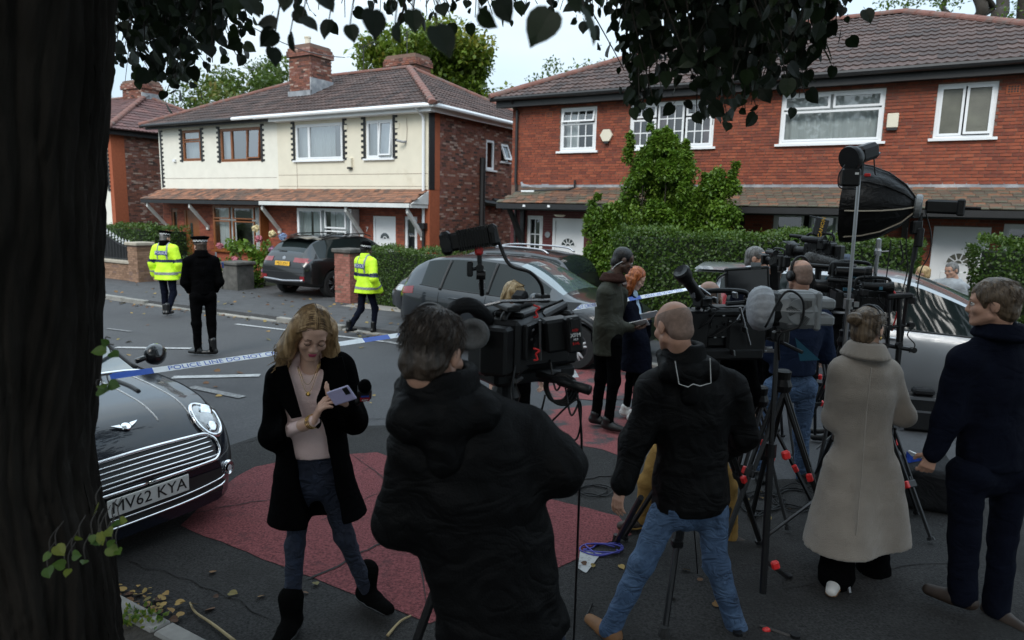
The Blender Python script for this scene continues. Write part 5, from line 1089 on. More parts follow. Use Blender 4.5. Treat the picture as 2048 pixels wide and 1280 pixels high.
    if tp is not None:
        o=garment(tp.get('name','jacket'),tp['mat'],tp.get('bulk',1.),tp['hem'],**{k:v for k,v in tp.items() if k in('sleeve','flare','disp','k','hc','sl','cuts','shw','arms','sub')}); K['top']=o
        if tp.get('collar'):
            c=tp['collar']; cm=c.get('mat',tp['mat']); cz=nb+np.array([0,0,c.get('z',.0)*q]); hr=c.get('r',.075)*q; hgt=(c.get('h',.06)+.015)*q
            cp=[]
            for a in np.linspace(0,2*math.pi,27)[:-1]:
                if c.get('open') and math.cos(a)>math.cos(c['open']): continue
                d=tf*math.cos(a)+shv*math.sin(a); p0=cz+d*hr*1.08-np.array([0,0,.025])-tf*.012; cp.append(('c',p0,p0+np.array([0,0,hgt])-d*.012,.017*q,.013*q))
                if c.get('fold'): cp.append(('c',p0+np.array([0,0,hgt]),p0+d*c['fold']*.8+np.array([0,0,hgt-c['fold']]),.012*q,.009*q))
            put('collar',cp,.008,cm,o,.03,sm_=1)
        if tp.get('hood'):
            hq=tp['hood']; cz=nb-tf*.085*q-np.array([0,0,.055*q]); rr=.06*q*hq
            cp=[('c',cz-shv*.09*q,cz+shv*.09*q,rr,rr),('c',cz-shv*.1*q,nb-shv*.085*q+tf*.05*q,rr*.8,rr*.6),('c',cz+shv*.1*q,nb+shv*.085*q+tf*.05*q,rr*.8,rr*.6),('c',cz,cz-tf*.02-np.array([0,0,.12*q]),rr*1.1,rr*.9)]
            put('hood',cp,.01,tp['mat'],o,.05,disp=[(.008,45,11),(.004,90,4)])
    # hair -------------------------------------------------------------------------------------------
    hr=spec.get('hair')
    if hr:
        kind,mat=hr[0],hr[1]; E=lambda v,rr:('e',T(*v),np.array(rr)*hs,R); kk=hr[2] if len(hr)>2 else 1.
        face=[('e',T(0,.085,-.035),np.array((.066,.07,.085))*hs,R,.012)]
        if kind=='short':
            g=.007*kk; pr=[E((0,-.014,.034),(.074+g,.094+g,.084+g)),E((0,-.055,-.035),(.064+g*.6,.05+g*.6,.068))]
            put('hair',pr,hh,mat,bo,.02,sub=[('e',T(0,.1,-.03),np.array((.085,.075,.088))*hs,R,.01),('e',T(-.08,.012,-.035),np.array((.03,.032,.05))*hs,R,.008),('e',T(.08,.012,-.035),np.array((.03,.032,.05))*hs,R,.008),('c',T(0,-.04,-.135),T(0,-.06,-.19),.062*hs,.062*hs,.01)],disp=[(.0035*kk,150,2),(.002,320,3)])
        elif kind=='bald':           # cropped sides, bare crown
            g=.0025; pr=[E((0,-.016,.028),(.074+g,.094+g,.08)),E((0,-.055,-.03),(.066,.05,.055))]
            put('hair',pr,hh,mat,bo,.02,sub=[('e',T(0,.1,-.03),np.array((.085,.085,.1))*hs,R,.008),('e',T(0,.01,.115),np.array((.085,.11,.055))*hs,R,.02),('e',T(-.08,.012,-.035),np.array((.03,.032,.05))*hs,R,.008),('e',T(.08,.012,-.035),np.array((.03,.032,.05))*hs,R,.008),('c',T(0,-.04,-.135),T(0,-.06,-.19),.062*hs,.062*hs,.01)])
    return t
# ---------------------------------------------------------------- people
def HV(K,u,v,Y): return P(u,v,Y)[2]-K['g'][2]
def headphones(K,mat=None,cat='headphones',label='',name='headphones'):
    T=K['T']; t=thing(name,label,cat,T(0,0,.13)); b=MB(); b.tube(spline([T(.083*math.cos(a),-.012,.035+.105*math.sin(a)) for a in np.linspace(-.1,math.pi+.1,9)],3),.011,6); b.obj('headband',M['gearblack'],t,True)
    for s in (-1,1):
        b=MB(); b.lathe([(.02,0),(.042,.004),(.045,.02),(.036,.034),(0,.036)],T(s*.068,-.006,-.006),K['R'][:,0]*s,16); e=b.obj('ear_cup',M['gearblack'],t,True)
    return t
M['gearblack']=mk('matt_black_plastic',(.006,.006,.0065),.42,var=.3,scale=20,spec=.3)
# 1. woman with the phone -------------------------------------------------------------------------
Y=3.2
K=skeleton(np.array([-.88,3.25,0]),1.67,180,px=dict(head=(624,664,-.03),neck=(622,722,.02),shR=(561,752,.02),shL=(683,731,.06),elR=(546,872,.02),wrR=(628,842,-.2),elL=(708,842,.0),wrL=(696,812,-.17),hipR=(600,958,.06),hipL=(655,950,.1),knR=(592,1092,.03),knL=(688,1072,.12),anR=(582,1243,-.04),anL=(736,1186,.22)),Y=Y)
hd=unit([.36,-.82,-.5])
person('woman with shoulder-length blonde hair in long black coat looking down at phone',K,dict(hdir=hd,hup=(.12,0,1),hs=1.06,fine=2,fem=True,closed=True,skin=M['skinpale'],trousers=M['denimdark'],loose=.86,shoes=M['bootsuede'],boot=.13,bootw=1.15,shoescale=1.15,sole=M['black'],toeL=(.75,-.66,0),toeR=(-.1,-1,0),
   hands=dict(R=dict(d=(.42,-.2,.88),n=(.75,.3,-.3),curl=.6),L=dict(d=(-.75,-.3,.5),n=(.45,.5,.65),curl=.55)),
   top=dict(name='jumper',mat=M['cpink'],bulk=.88,hem=.93,k=.05,sl=.8,disp=[(.0035,40,2)],sub=[('e',K['neck']+np.array([.012,-.055,.0]),(.075,.07,.055),None,.02)]),hair=None))
tf,shv,pel,ch=K['tf'],K['shR']-K['shL'],K['pel'],K['ch']; shv=unit(shv)
mid=(pel+ch)/2+tf*.16-shv*.012; RB=np.stack([shv,tf,np.array([0,0,1.])],1)
def lap(u0,v0,u1,v1,dy): return P(u0,v0,Y+dy)
o=K['garment']('coat',M['cblack'],1.12,HV(K,620,1045,Y),sleeve=.93,flare=.05,sl=1.12,hc=.01,sub=[('b',mid+np.array([0,0,-.12]),(.082,.17,.62),RB,.02,.012),('c',K['neck']+np.array([0,0,.02])+tf*.05,ch+tf*.16-shv*.01,.07,.07,.015)],disp=[(.005,22,2),(.003,50,8)])
for s,(ua,ub) in ((1,((574,730),(604,832))),(-1,((663,716),(655,812)))):  # lapels
    a=P(ua[0],ua[1],Y-.09); b_=P(ub[0],ub[1],Y-.17); c=a+shv*s*.05; d_=b_+shv*s*.045; m_=(a+b_)/2+shv*s*.085
    b=MB(); b.prism([a,c,m_,d_,b_],tf*.014); b.obj('lapel',M['cblack'],o)
T=K['T']; hs=K['hs']
# hair: a full mass plus many locks
C=lambda a,b,ra,rb:('c',T(*a),T(*b),ra*hs,rb*hs); E_=lambda v,r:('e',T(*v),np.array(r)*hs,K['R'])
pr=[E_((0,-.016,.038),(.082,.1,.087)),E_((0,-.06,-.03),(.088,.055,.1))]
for s in (-1,1): pr+=[C((s*.074,.0,.04),(s*.1,.005,-.1),.036,.042),C((s*.1,.005,-.1),(s*.098,.03,-.19),.042,.022),C((s*.05,-.055,-.05),(s*.07,-.045,-.2),.05,.03),C((s*.083,.03,.03),(s*.1,.045,-.1),.02,.024)]
hm=put('hair',pr,.005,M['hblonde'],K['body'],.03,sub=[('e',T(0,.098,-.04),np.array((.066,.075,.105))*hs,K['R'],.01)],disp=[(.002,70,5),(.002,200,6)])
rg=np.random.default_rng(3)
hz_=lambda x,y:.0395+.0875*math.sqrt(max(.02,1-((y+.016)/.101)**2-(x/.083)**2))
def lock(i):
    s=-1 if i%2 else 1; a=rg.uniform(-.2,1.)  # root along the parting
    y0=.075-.13*rg.random(); p0=(s*.004,y0,hz_(.004,y0)); w=rg.uniform(-1,1); out=rg.uniform(.085,.128)
    p1=(s*.055,y0*.85,hz_(.055,y0*.85)+.002); p2=(s*(.088+.006*w),y0*.75-.005,.02); p3=(s*out,y0*.6+rg.normal()*.012,-.08); p4=(s*(out+rg.normal()*.013),y0*.5+rg.normal()*.016,-.15); p5=(s*(out-.012+rg.normal()*.02),y0*.5+rg.normal()*.02,-.19-rg.random()*.05)
    return spline([T(*p) for p in (p0,p1,p2,p3,p4,p5)],3)
strands(lock,420,.0042,M['hblonde'],hm,'hair_locks')
def rt(i):
    s=-1 if i%2 else 1; y0=.078-.15*rg.random(); return spline([T(*p) for p in ((s*.003,y0,hz_(.003,y0)+.001),(s*.035,y0*.93,hz_(.035,y0*.93)+.001),(s*.06,y0*.85,hz_(.06,y0*.85)+.001),(s*.077,y0*.75,hz_(.077,y0*.75)+.0015))],4)
strands(rt,110,.003,M['hroot'],hm,'hair_roots')
# necklace, bracelet, phone, microphone
M['gold']=mk('gold',(.6,.38,.12),.25,1.,var=.05)
b=MB()
for dz,w_ in ((.0,.05),(-.035,.055)):
    n0=K['neck']+tf*.07
    b.tube(spline([n0+shv*(-w_)+np.array([0,0,.0]),n0+tf*.03+shv*-.02+np.array([0,0,-.07+dz]),n0+tf*.035+np.array([0,0,-.09+dz]),n0+tf*.03+shv*.02+np.array([0,0,-.07+dz]),n0+shv*w_],4),.0016,4)
p_=n0+tf*.04+np.array([0,0,-.135]); b.lathe([(0,-.002),(.011,-.002),(.011,.002),(0,.002)],p_,tf,12); b.obj('necklace',M['gold'],K['t'],True,kind='stuff')
wR=K['wrR']; a_=unit(K['wrR']-K['elR'])
for i in range(3):
    b=MB(); aa,bb,_=basis(a_); c=wR-a_*(.012*i); b.tube([c+aa*.032*math.cos(q)+bb*.032*math.sin(q) for q in np.linspace(0,6.283,15)],.0024,4); b.obj('bracelet',M['gold'],K['t'],True)
wL=K['wrL']; a_=unit(K['wrL']-K['elL']); aa,bb,_=basis(a_); b=MB(); b.tube([wL-a_*.015+aa*.034*math.cos(q)+bb*.034*math.sin(q) for q in np.linspace(0,6.283,15)],.006,5); b.obj('watch_strap',M['silver'],K['t'],True)
def Rdir(x,y=None,z=None):
    x=unit(x); z=unit(np.cross(x,y)); return np.stack([x,np.cross(z,x),z],1)
M['lilac']=mk('lilac_phone_case',(.42,.4,.62),.35,var=.03); M['screen']=mk('dark_screen',(.01,.011,.014),.08,spec=.8)
pc=P(683,791,Y-.3); t=thing('phone','lilac smartphone held in both hands by the blonde woman','phone',pc)
Rp=Rdir((.78,-.5,.38),(-.2,-.3,.9)); b=MB(); b.box(pc,(.145,.074,.009),Rp,.004); c=b.obj('case',M['lilac'],t); b=MB(); b.box(pc-Rp[:,2]*.0055,(.138,.067,.002),Rp); b.obj('screen',M['screen'],c); b=MB(); b.box(pc+Rp[:,2]*.006+Rp[:,0]*.05+Rp[:,1]*.015,(.03,.034,.004),Rp,.001); b.obj('camera_lenses',M['gearblack'],c)
pm=P(724,786,Y-.2); t=thing('microphone','black cube-headed reporter microphone with red channel badge under her arm','microphone',pm)
ax=unit([.3,-.55,.6]); Rm=Rdir((.93,.25,.0),ax); b=MB(); pb=P(729,784,Y-.22); b.box(pb,(.062,.09,.062),Rm,.014); mb_=b.obj('mic_cube',M['gearblack'],t)
M['red_badge']=mk('red_badge',(.65,.02,.03),.4,var=.02); M['blue_badge']=mk('blue_badge',(.03,.1,.5),.4,var=.02); M['white_ink']=mk('white_lettering',(.7,.7,.7),.5,var=.02)
fz=Rm[:,2] if Rm[1,2]<0 else -Rm[:,2]; fx=Rm[:,0] if Rm[0,0]>0 else -Rm[:,0]; fy=np.cross(fz,fx)
FRm=np.stack([fx,fy,fz],1); b=MB(); b.box(pb+fz*.032-fy*.012,(.042,.03,.002),FRm); b.obj('badge',M['red_badge'],mb_); text(mb_,'sky',pb+fz*.0335-fy*.012,FRm,.022,M['white_ink'])
b=MB(); b.box(pb+fz*.0319+fy*.014,(.036,.012,.0018),FRm); b.obj('badge',M['blue_badge'],mb_)
b=MB(); b.lathe([(.0,.055),(.024,.045),(.03,.02),(.026,-.01)],pb+Rm[:,1]*.03,Rm[:,1],14); b.obj('foam_windshield',M['cblack'],t,True)
b=MB(); b.cyl(pb-Rm[:,1]*.03,pb-Rm[:,1]*.16+np.array([-.09,0,-.03]),.014,.011); b.obj('mic_handle',M['gearblack'],t,True)
# 2. cameraman in the foreground, black hooded jacket -----------------------------------------------------------
Y=1.98
K=skeleton(np.array([-.02,2.0,0]),1.86,18,px=dict(head=(869,703,0),neck=(878,776,.03),shL=(835,893,.0),shR=(1058,868,.1),elL=(800,1035,.02),wrL=(868,1085,.24),elR=(1118,935,.08),wrR=(1075,870,.36),hipL=(935,1290,.0),hipR=(1075,1290,.06)),Y=Y)
hd=unit([.42,.86,-.3]); K['knL']=K['g']+np.array([-.12,.05,.5]); K['knR']=K['g']+np.array([.12,.12,.5]); K['anL']=K['g']+np.array([-.13,-.05,.06]); K['anR']=K['g']+np.array([.12,.05,.06])
person('man with thinning dark hair in black hooded jacket seen from behind at large camera',K,dict(hdir=hd,hs=.97,fine=2,face=False,skin=M['skin'],trousers=M['denimdark'],shoes=M['bootblack'],hands=dict(R=dict(curl=.9)),
   top=dict(mat=M['cblackshell'],bulk=1.3,hem=HV(K,1000,1275,Y),flare=.035,sl=1.15,k=.05,hc=.011,disp=[(.008,17,4),(.006,38,8),(.003,90,5)],collar=dict(r=.095,h=.06),hood=1.0),hair=('short',M['hbrown'],1.5)))
T=K['T']; hs=K['hs']
def hl(i):
    a=rg.uniform(0,6.28); e=rg.uniform(-.25,1.15); d=np.array([math.cos(a)*math.cos(e),math.sin(a)*math.cos(e),math.sin(e)])
    if d[1]>.35 and d[2]<.5: d[1]=-d[1]
    p=np.array([d[0]*.083,d[1]*.104-.016,d[2]*.094+.034]); tg=np.array([d[0]*.6,d[1]*.5-.3,-.8]); tg=tg-d*(tg@d)*.93; tg=unit(tg)+rg.normal(size=3)*.15
    return np.array([T(*(p+tg*s+d*.004*math.sin(s*60))) for s in np.linspace(0,.032,4)])
strands(hl,700,.0017,M['hbrown'],K['body'])
# 3. bald man striding, black jacket, jeans --------------------------------------------------------------------
Y=3.27
K=skeleton(np.array([.85,3.3,0]),1.78,8,px=dict(head=(1346,652,0),neck=(1365,712,.03),shL=(1305,778,.0),shR=(1465,770,.08),elL=(1272,885,.0),wrL=(1246,968,-.05),elR=(1488,870,.12),wrR=(1450,905,.36),hipL=(1340,1015,.02),hipR=(1420,1010,.06),knL=(1284,1125,-.02),knR=(1432,1130,.0),anL=(1220,1262,-.05),anR=(1474,1262,.06)),Y=Y)
person('bald man in black hooded jacket and blue jeans striding away with one arm down',K,dict(hdir=(-.4,.86,-.3),fine=1,face=False,skin=M['skin'],trousers=M['denim'],shoes=M['boottan'],toeL=(-.5,.75,0),toeR=(-.75,-.5,0),boot=.0,cuff=1.12,sole=M['shoebrown'],hands=dict(L=dict(n=(.8,.5,0),curl=.5)),
   top=dict(mat=M['cblackshell'],bulk=1.2,hem=HV(K,1400,1022,Y),sl=1.2,disp=[(.011,20,14),(.006,45,18),(.003,100,5)],collar=dict(r=.085,h=.06),hood=.85),hair=('bald',M['stubble'])))
b=MB(); q=K['top']; 
for (u,v) in ((1352,727),(1362,770),(1390,773),(1422,765),(1420,720)): pass
b.tube([P(u,v,Y-.21) for u,v in ((1350,722),(1358,768),(1376,774),(1386,768),(1400,772),(1422,766),(1420,716))],.0022,5); t=b.obj('spectacles',M['silver']); tag(t,'thin framed spectacles hung on the hood of the bald man','spectacles')
wL=K['wrL']; aa,bb,_=basis(K['wrL']-K['elL']); b=MB(); b.tube([wL+aa*.034*math.cos(z)+bb*.034*math.sin(z) for z in np.linspace(0,6.283,13)],.007,5); b.obj('watch_strap',M['gearblack'],K['t'],True)
# 4. woman in beige coat --------------------------------------------------------------------------------------
Y=3.8
K=skeleton(G(1715,1172),1.69,12,px=dict(head=(1737,655,0),neck=(1728,700,0),shL=(1683,738,-.02),shR=(1778,740,.05),elL=(1668,838,.06),wrL=(1700,815,.3),elR=(1806,830,.06),wrR=(1790,800,.3),hipL=(1690,938,0),hipR=(1756,938,.05),knL=(1680,1050,-.02),knR=(1752,1050,.08),anL=(1672,1153,-.05),anR=(1745,1146,.14)),Y=Y)
wc=G(1715,1172)
person('woman with hair in a bun wearing long taupe wool coat, seen from behind',K,dict(hdir=(.8,.58,-.1),fine=1,fem=True,skin=M['skinpale'],trousers=M['cblack'],loose=1.25,cuff=1.7,shoes=M['shoewhite'],toeL=(-.4,-.6,0),toeR=(.5,-.5,0),sole=M['boottan'],
   top=dict(name='coat',mat=M['cbeige'],bulk=1.12,hem=HV(K,1715,1088,Y),flare=.09,sl=1.12,hc=.012,disp=[(.008,11,4),(.005,30,5)],collar=dict(r=.08,h=.035,fold=.05)),hair=('short',M['hash'],1.3)))
T=K['T']; hs=K['hs']; b_=put('hair_bun',[('e',T(-.02,-.135,.045),np.array((.04,.042,.042))*hs)],.006,M['hash'],K['body'],.01,disp=[(.007,120,4)])
def hl2(i):
    s=rg.choice([-1,1]); z=rg.uniform(-.06,.1); y=rg.uniform(.0,.06); return spline([T(s*(.079-.2*max(0,z-.05)),y,z),T(s*.075,-.06,z*.7+.02),T(s*.02,-.115,.045+rg.normal()*.02)],4)
strands(hl2,160,.0022,M['hash'],K['body']); 
for k in range(14): 
    a=rg.uniform(0,6.28); b=MB()
b=MB(); b.tube(spline([T(.076,.0+.052,-.05),T(.073,.04,.02),T(.055,.03,.09),T(0,.025,.128),T(-.055,.03,.09),T(-.073,.04,.02)],4),.0095,5); b.tube(spline([T(.077,-.03+.02,-.02),T(.074,-.02,.04),T(.05,-.025,.105),T(0,-.028,.13),T(-.05,-.025,.105),T(-.074,-.02,.04)],4),.0085,5); hb=b.obj('hair_bands',M['gearblack'],K['t'],True,kind='stuff')
b=MB(); 
for s in (-1,1): b.tube([T(s*.031+.021*math.cos(a),.105-abs(s*.031+.021*math.cos(a))*.12,.002+.018*math.sin(a)) for a in np.linspace(0,6.283,15)],.0025,4)
b.tube([T(.052,.098,.004),T(.078,.02,.006)],.002,4); b.tube([T(-.012,.106,.004),T(.012,.106,.004)],.002,4); b.obj('spectacles',M['gearblack'],K['t'],kind='stuff')
b=MB(); b.lathe([(0,.012),(.006,.004),(.006,-.006),(0,-.012)],T(.08,-.004,-.052),n=8); b.obj('earring',M['gold'],K['t'])
# back seam of the coat
b=MB(); b.tube([P(1742,735,Y-.19),P(1733,820,Y-.18),P(1722,960,Y-.2),P(1712,1070,Y-.22)],.004,4); b.obj('back_seam',M['cbeige'],K['top'])
# 5. man in navy at the right edge -----------------------------------------------------------------------------------
Y=3.5
K=skeleton(G(1955,1240),1.83,-14,px=dict(head=(1986,607,0),neck=(1998,662,.02),shL=(1925,720,-.02),shR=(2060,718,.1),elL=(1896,835,.0),wrL=(1866,905,.02),elR=(2080,850,.1),wrR=(2060,930,.25),hipL=(1935,945,0),hipR=(2020,945,.06),knL=(1928,1075,0),knR=(2005,1080,.06),anL=(1925,1195,-.02),anR=(1992,1222,.0)),Y=Y)
person('tall man in dark navy jacket and trousers at the right, face turned left',K,dict(hdir=(-.84,.53,-.1),fine=1,skin=M['skin'],trousers=M['cnavy'],loose=1.15,cuff=1.2,shoes=M['shoebrown'],toeL=(-.6,.6,0),toeR=(.3,-.8,0),hands=dict(L=dict(curl=.9,n=(.4,.8,0))),
   top=dict(mat=M['cnavy'],bulk=1.16,hem=.86,sl=1.12,disp=[(.008,18,9),(.005,45,3)],collar=dict(r=.082,h=.03,fold=.04)),hair=('short',M['hash'],1.8)))
T=K['T']; hs=K['hs']
strands(hl,380,.002,M['hash'],K['body'])
# 6. police ---------------------------------------------------------------------------------------------------
def police_hat(K,mat=None,bowler=False,label=''):
    T=K['T']; hs=K['hs']; R=K['R']; t=thing('police_hat',label,'hat',T(0,-.01,.07))
    up=unit(R[:,2]+R[:,1]*.06); c=np.array(T(0,-.012,.055))
    b=MB()
    if bowler: b.lathe([(.125*hs,.0),(.128*hs,.008),(.098*hs,.012),(.098*hs,.07),(.085*hs,.1),(.045*hs,.122),(0,.125)],c,up,20)
    else: b.lathe([(.094*hs,0),(.096*hs,.04),(.128*hs,.075),(.13*hs,.09),(.06*hs,.1),(0,.102)],c,up,20)
    b.obj('crown',M['cblack'],t,True)
    b=MB(); n=28; k=0
    for j in range(2):
        for i in range(n):
            if (i+j)%2: continue
            a0,a1=6.283*i/n,6.283*(i+1)/n; r=(.0995 if bowler else .0975)*hs; z0=.014+j*.014
            a,b2,d=basis(up); b.add([c+a*r*math.cos(q)+b2*r*math.sin(q)+d*z for q,z in ((a0,z0),(a1,z0),(a1,z0+.014),(a0,z0+.014))],[[0,1,2,3]])
    b.obj('chequered_band',M['white_ink'],t,kind='stuff')
    if not bowler:
        b=MB(); a=[T(.075*math.sin(q),.07+.045*math.cos(q),.05-.018*math.cos(q)) for q in np.linspace(-1.2,1.2,9)]; e=[T(.07*math.sin(q),.05+.03*math.cos(q),.06) for q in np.linspace(-1.2,1.2,9)]; b.grid(np.array([e,a])); b.grid(np.array([[p-up*.006 for p in e],[p-up*.006 for p in a]]),True); b.obj('peak',M['bootblack'],t)
    return t
def hivis(K,label,hat,bowler,seed,az,panel=True):
    o=K['top']; q=K['q']; f,r=K['f'],K['r']; up=np.array([0,0,1.])
    V=np.array([v.co[:] for v in o.data.vertices])+K['g']; tr=K['pel']; h0=K['hipL'][2]
    # bands: pushed-out copies of the jacket surface between two heights / along the sleeves
    F=np.array([p.vertices[:] for p in o.data.polygons]); Nn=np.array([v.normal[:] for v in o.data.vertices])
    ctr=(K['shL']+K['shR'])/2
    def band(name,mask,mat,off=.006):
        fm=mask[F].all(1); 
        if fm.sum()<3: return
        used=np.unique(F[fm]); mp=np.full(len(V),-1); mp[used]=np.arange(len(used)); obj(name,V[used]+Nn[used]*off,mp[F[fm]],mat,o,True)
    def sd(a,b):
        ba=b-a; t=np.clip(((V-a)@ba)/(ba@ba),0,1); return np.linalg.norm(V-a-t[:,None]*ba,axis=1),t
    dl,tl=sd(K['shL'],K['elL']); dr,trr=sd(K['shR'],K['elR']); el,ul=sd(K['elL'],K['wrL']); er,ur=sd(K['elR'],K['wrR'])
    arm=np.minimum(np.minimum(dl,dr),np.minimum(el,er))<.085*q; tor=~((np.minimum(el,er)<.07*q)|((np.minimum(dl,dr)<.07*q)&(np.minimum(np.abs((V-K['shL'])@r),np.abs((V-K['shR'])@r))<.07)))
    wz=h0+.27*q
    band('chequered_band',tor&(np.abs(V[:,2]-wz)<.034*q),M['hiblue']); band('reflective_band',tor&(np.abs(V[:,2]-(h0+.01))<.03*q),M['hiband'])
    band('sleeve_band',(dl<.095*q)&(np.abs(tl-.8)<.1),M['hiblue']); band('sleeve_band',(dr<.095*q)&(np.abs(trr-.8)<.1),M['hiblue'])
    band('sleeve_band',(el<.08*q)&(np.abs(ul-.62)<.09),M['hiband']); band('sleeve_band',(er<.08*q)&(np.abs(ur-.62)<.09),M['hiband'])
    lat=(V-ctr)@r
    for s in (-1,1): band('shoulder_band',(np.abs(lat-s*.1*q)<.021*q)&(V[:,2]>wz+.03),M['hiband'])
    # POLICE panel on the back
    back=-f; i=np.argmax(np.where(np.abs(lat)<.03,(V-ctr)@back,-9)*(V[:,2]>wz+.1)*(V[:,2]<wz+.25)); dep=((V-ctr)@back)[(np.abs(lat)<.12)&(V[:,2]>wz+.09)&(V[:,2]<wz+.22)&(((V-ctr)@back)>0)].max()
    c=ctr*1.; c[2]=wz+.165*q; c=c+back*(dep+.004); Rb=np.stack([r,up,back],1)
    if np.dot(np.cross(Rb[:,0],Rb[:,1]),Rb[:,2])<0: Rb[:,0]*=-1
    b=MB(); b.box(c,(.27*q,.085*q,.008),Rb,.003); pn=b.obj('name_panel',M['hiblue2'],o); text(pn,'POLICE',c+back*.0055,Rb,.082*q,M['white_ink'],ext=.001)
    police_hat(K,None,bowler,hat)
M['hiblue2']=mk('blue_panel',(.02,.045,.2),.4,var=.05)
g=G(338,633); K=skeleton(g,1.78,6,J=dict(elL=(-.165,-.01,.63),elR=(.165,-.01,.63),wrL=(-.175,.02,.5),wrR=(.17,.05,.5),anL=(-.055,.02,.05),anR=(.075,-.13,.075),knR=(.075,.0,.285),knL=(-.055,.03,.285)))
person('police officer in yellow hi-vis jacket walking away, leftmost of the three',K,dict(hdir=(.35,.93,-.1),trousers=M['cnavy'],loose=1.1,shoes=M['bootblack'],boot=.15,face=False,top=dict(mat=M['chivis'],bulk=1.22,hem=.79,sl=1.25,disp=[(.008,18,3),(.004,40,5)],flare=.04,collar=dict(mat=M['cblack'],r=.08,h=.06)),hair=('short',M['hgrey'])),group=None); hivis(K,'', 'flat police cap on the leftmost hi-vis officer',False,1,0)
g=G(733,668); K=skeleton(g,1.68,38,J=dict(elL=(-.16,.03,.63),elR=(.165,-.03,.63),wrL=(-.165,.12,.51),wrR=(.165,.06,.5),anL=(-.05,-.2,.075),anR=(.05,.06,.045),knL=(-.05,-.03,.285),knR=(.055,.08,.285)))
person('female police officer in yellow hi-vis jacket walking right by the brick pillar',K,dict(hdir=(.85,.5,-.05),skin=M['skindark'],trousers=M['cnavy'],loose=1.05,shoes=M['bootblack'],boot=.14,face=False,top=dict(mat=M['chivis'],bulk=1.24,hem=.78,sl=1.28,disp=[(.008,18,6),(.004,40,5)],flare=.05,collar=dict(mat=M['chivis'],r=.075,h=.05)),hair=('short',M['hblack'],2.2))); hivis(K,'','bowler police hat with chequered band on the female officer',True,2,0)
g=G(412,712); K=skeleton(g,1.79,-38,J=dict(elL=(-.13,.03,.63),elR=(.135,-.02,.63),wrL=(-.05,.14,.5),wrR=(.09,.1,.485),anL=(-.05,.04,.045),anR=(.05,-.03,.045)))
person('police officer in dark uniform standing in the road looking left',K,dict(hdir=(-.75,.66,0),trousers=M['cblack'],loose=1.12,shoes=M['bootblack'],boot=.16,toeL=(-.9,.3,0),toeR=(-.95,-.1,0),face=False,top=dict(mat=M['cblack'],bulk=1.04,hem=.95,sl=1.05,disp=[(.007,20,6),(.004,50,5)],collar=dict(r=.075,h=.05)),hair=('short',M['hbrown']))); police_hat(K,None,False,'flat police cap with chequered band on the dark-uniformed officer')
pc=K['shR']*.62+K['elR']*.38+K['r']*.075-K['f']*.02; b=MB(); Rq=np.stack([-K['f'],np.array([0,0,1.]),K['r']],1); b.box(pc+np.array([0,0,.05]),(.1,.09,.008),Rq,.003); pn=b.obj('arm_badge',M['hiblue2'],K['top'])
text(pn,'POLICE',pc+np.array([0,0,.05])+K['r']*.005,np.stack([K['f'],np.array([0,0,1.]),K['r']],1) if np.dot(np.cross(K['f'],[0,0,1.]),K['r'])>0 else Rq,.028,M['white_ink'],ext=.001)
b=MB(); b.box(K['shR']+np.array([0,0,.07])+K['r']*.01,(.06,.09,.012),Rq); b.obj('epaulette',M['hiband'],K['top'])
# 7. the pair with notes -------------------------------------------------------------------------------------------
Y=6.85; g=G(1207,858)
K=skeleton(g,1.86,62,px=dict(head=(1246,520,.0),neck=(1228,556,0),shR=(1208,586,-.12),shL=(1232,580,.22),elR=(1205,652,-.14),wrR=(1262,655,.0),elL=(1240,630,.3),wrL=(1246,585,.2)),Y=Y)
person('tall man in olive coat with earpiece, hand at chin, reading notes',K,dict(hdir=(.95,.05,-.38),fine=1,skin=M['skindark'],trousers=M['cblack'],shoes=M['bootblack'],toeL=(.9,-.3,0),toeR=(.8,-.5,0),hands=dict(L=dict(d=(.1,-.2,1),n=(-.5,.5,.2),curl=.9),R=dict(d=(.95,0,-.05),n=(0,0,1),curl=.7)),top=dict(mat=M['cgreen'],bulk=1.12,hem=.80,sl=1.1,disp=[(.006,20,4),(.004,50,5)],collar=dict(mat=M['collar'],r=.078,h=.035,fold=.045)),hair=('short',M['hblack'],.45)))
T=K['T']; b=MB(); b.tube(spline([T(.08,.0,-.005),T(.085,-.03,-.03),T(.07,-.055,-.07),T(.05,-.07,-.12)],4),.004,5); b.obj('earpiece_coil',M['silver'],K['t'])
Y=7.25; g=G(1262,842)
K=skeleton(g,1.69,75,px=dict(head=(1272,556,.0),neck=(1264,592,0),shR=(1252,612,-.14),shL=(1272,612,.18),elR=(1258,668,-.14),wrR=(1284,650,.0),elL=(1290,670,.2),wrL=(1296,640,.1)),Y=Y)
person('woman with long copper hair in navy coat and pale blue top reading notes',K,dict(hdir=(.8,-.25,-.5),fine=1,fem=True,skin=M['skinpale'],trousers=M['cblack'],loose=.82,shoes=M['shoewhite'],toeL=(.8,-.5,0),toeR=(.95,-.2,0),closed=True,top=dict(name='blouse',mat=M['shirtblue'],bulk=.95,hem=.9,sleeve=.8),hair=None))
T,hs,tf,shv=K['T'],K['hs'],K['tf'],unit(K['shR']-K['shL']); RB=np.stack([shv,tf,np.array([0,0,1.])],1)
K['garment']('coat',M['cnavy'],1.1,.58,sleeve=.9,flare=.05,sub=[('b',K['ch']+tf*.15+np.array([0,0,-.1]),(.07,.14,.5),RB,.02,.012)])
C=lambda a,b,ra,rb:('c',T(*a),T(*b),ra*hs,rb*hs); pr=[('e',T(0,-.016,.038),np.array((.084,.1,.087))*hs,K['R']),('e',T(0,-.06,-.04),np.array((.086,.05,.11))*hs,K['R'])]
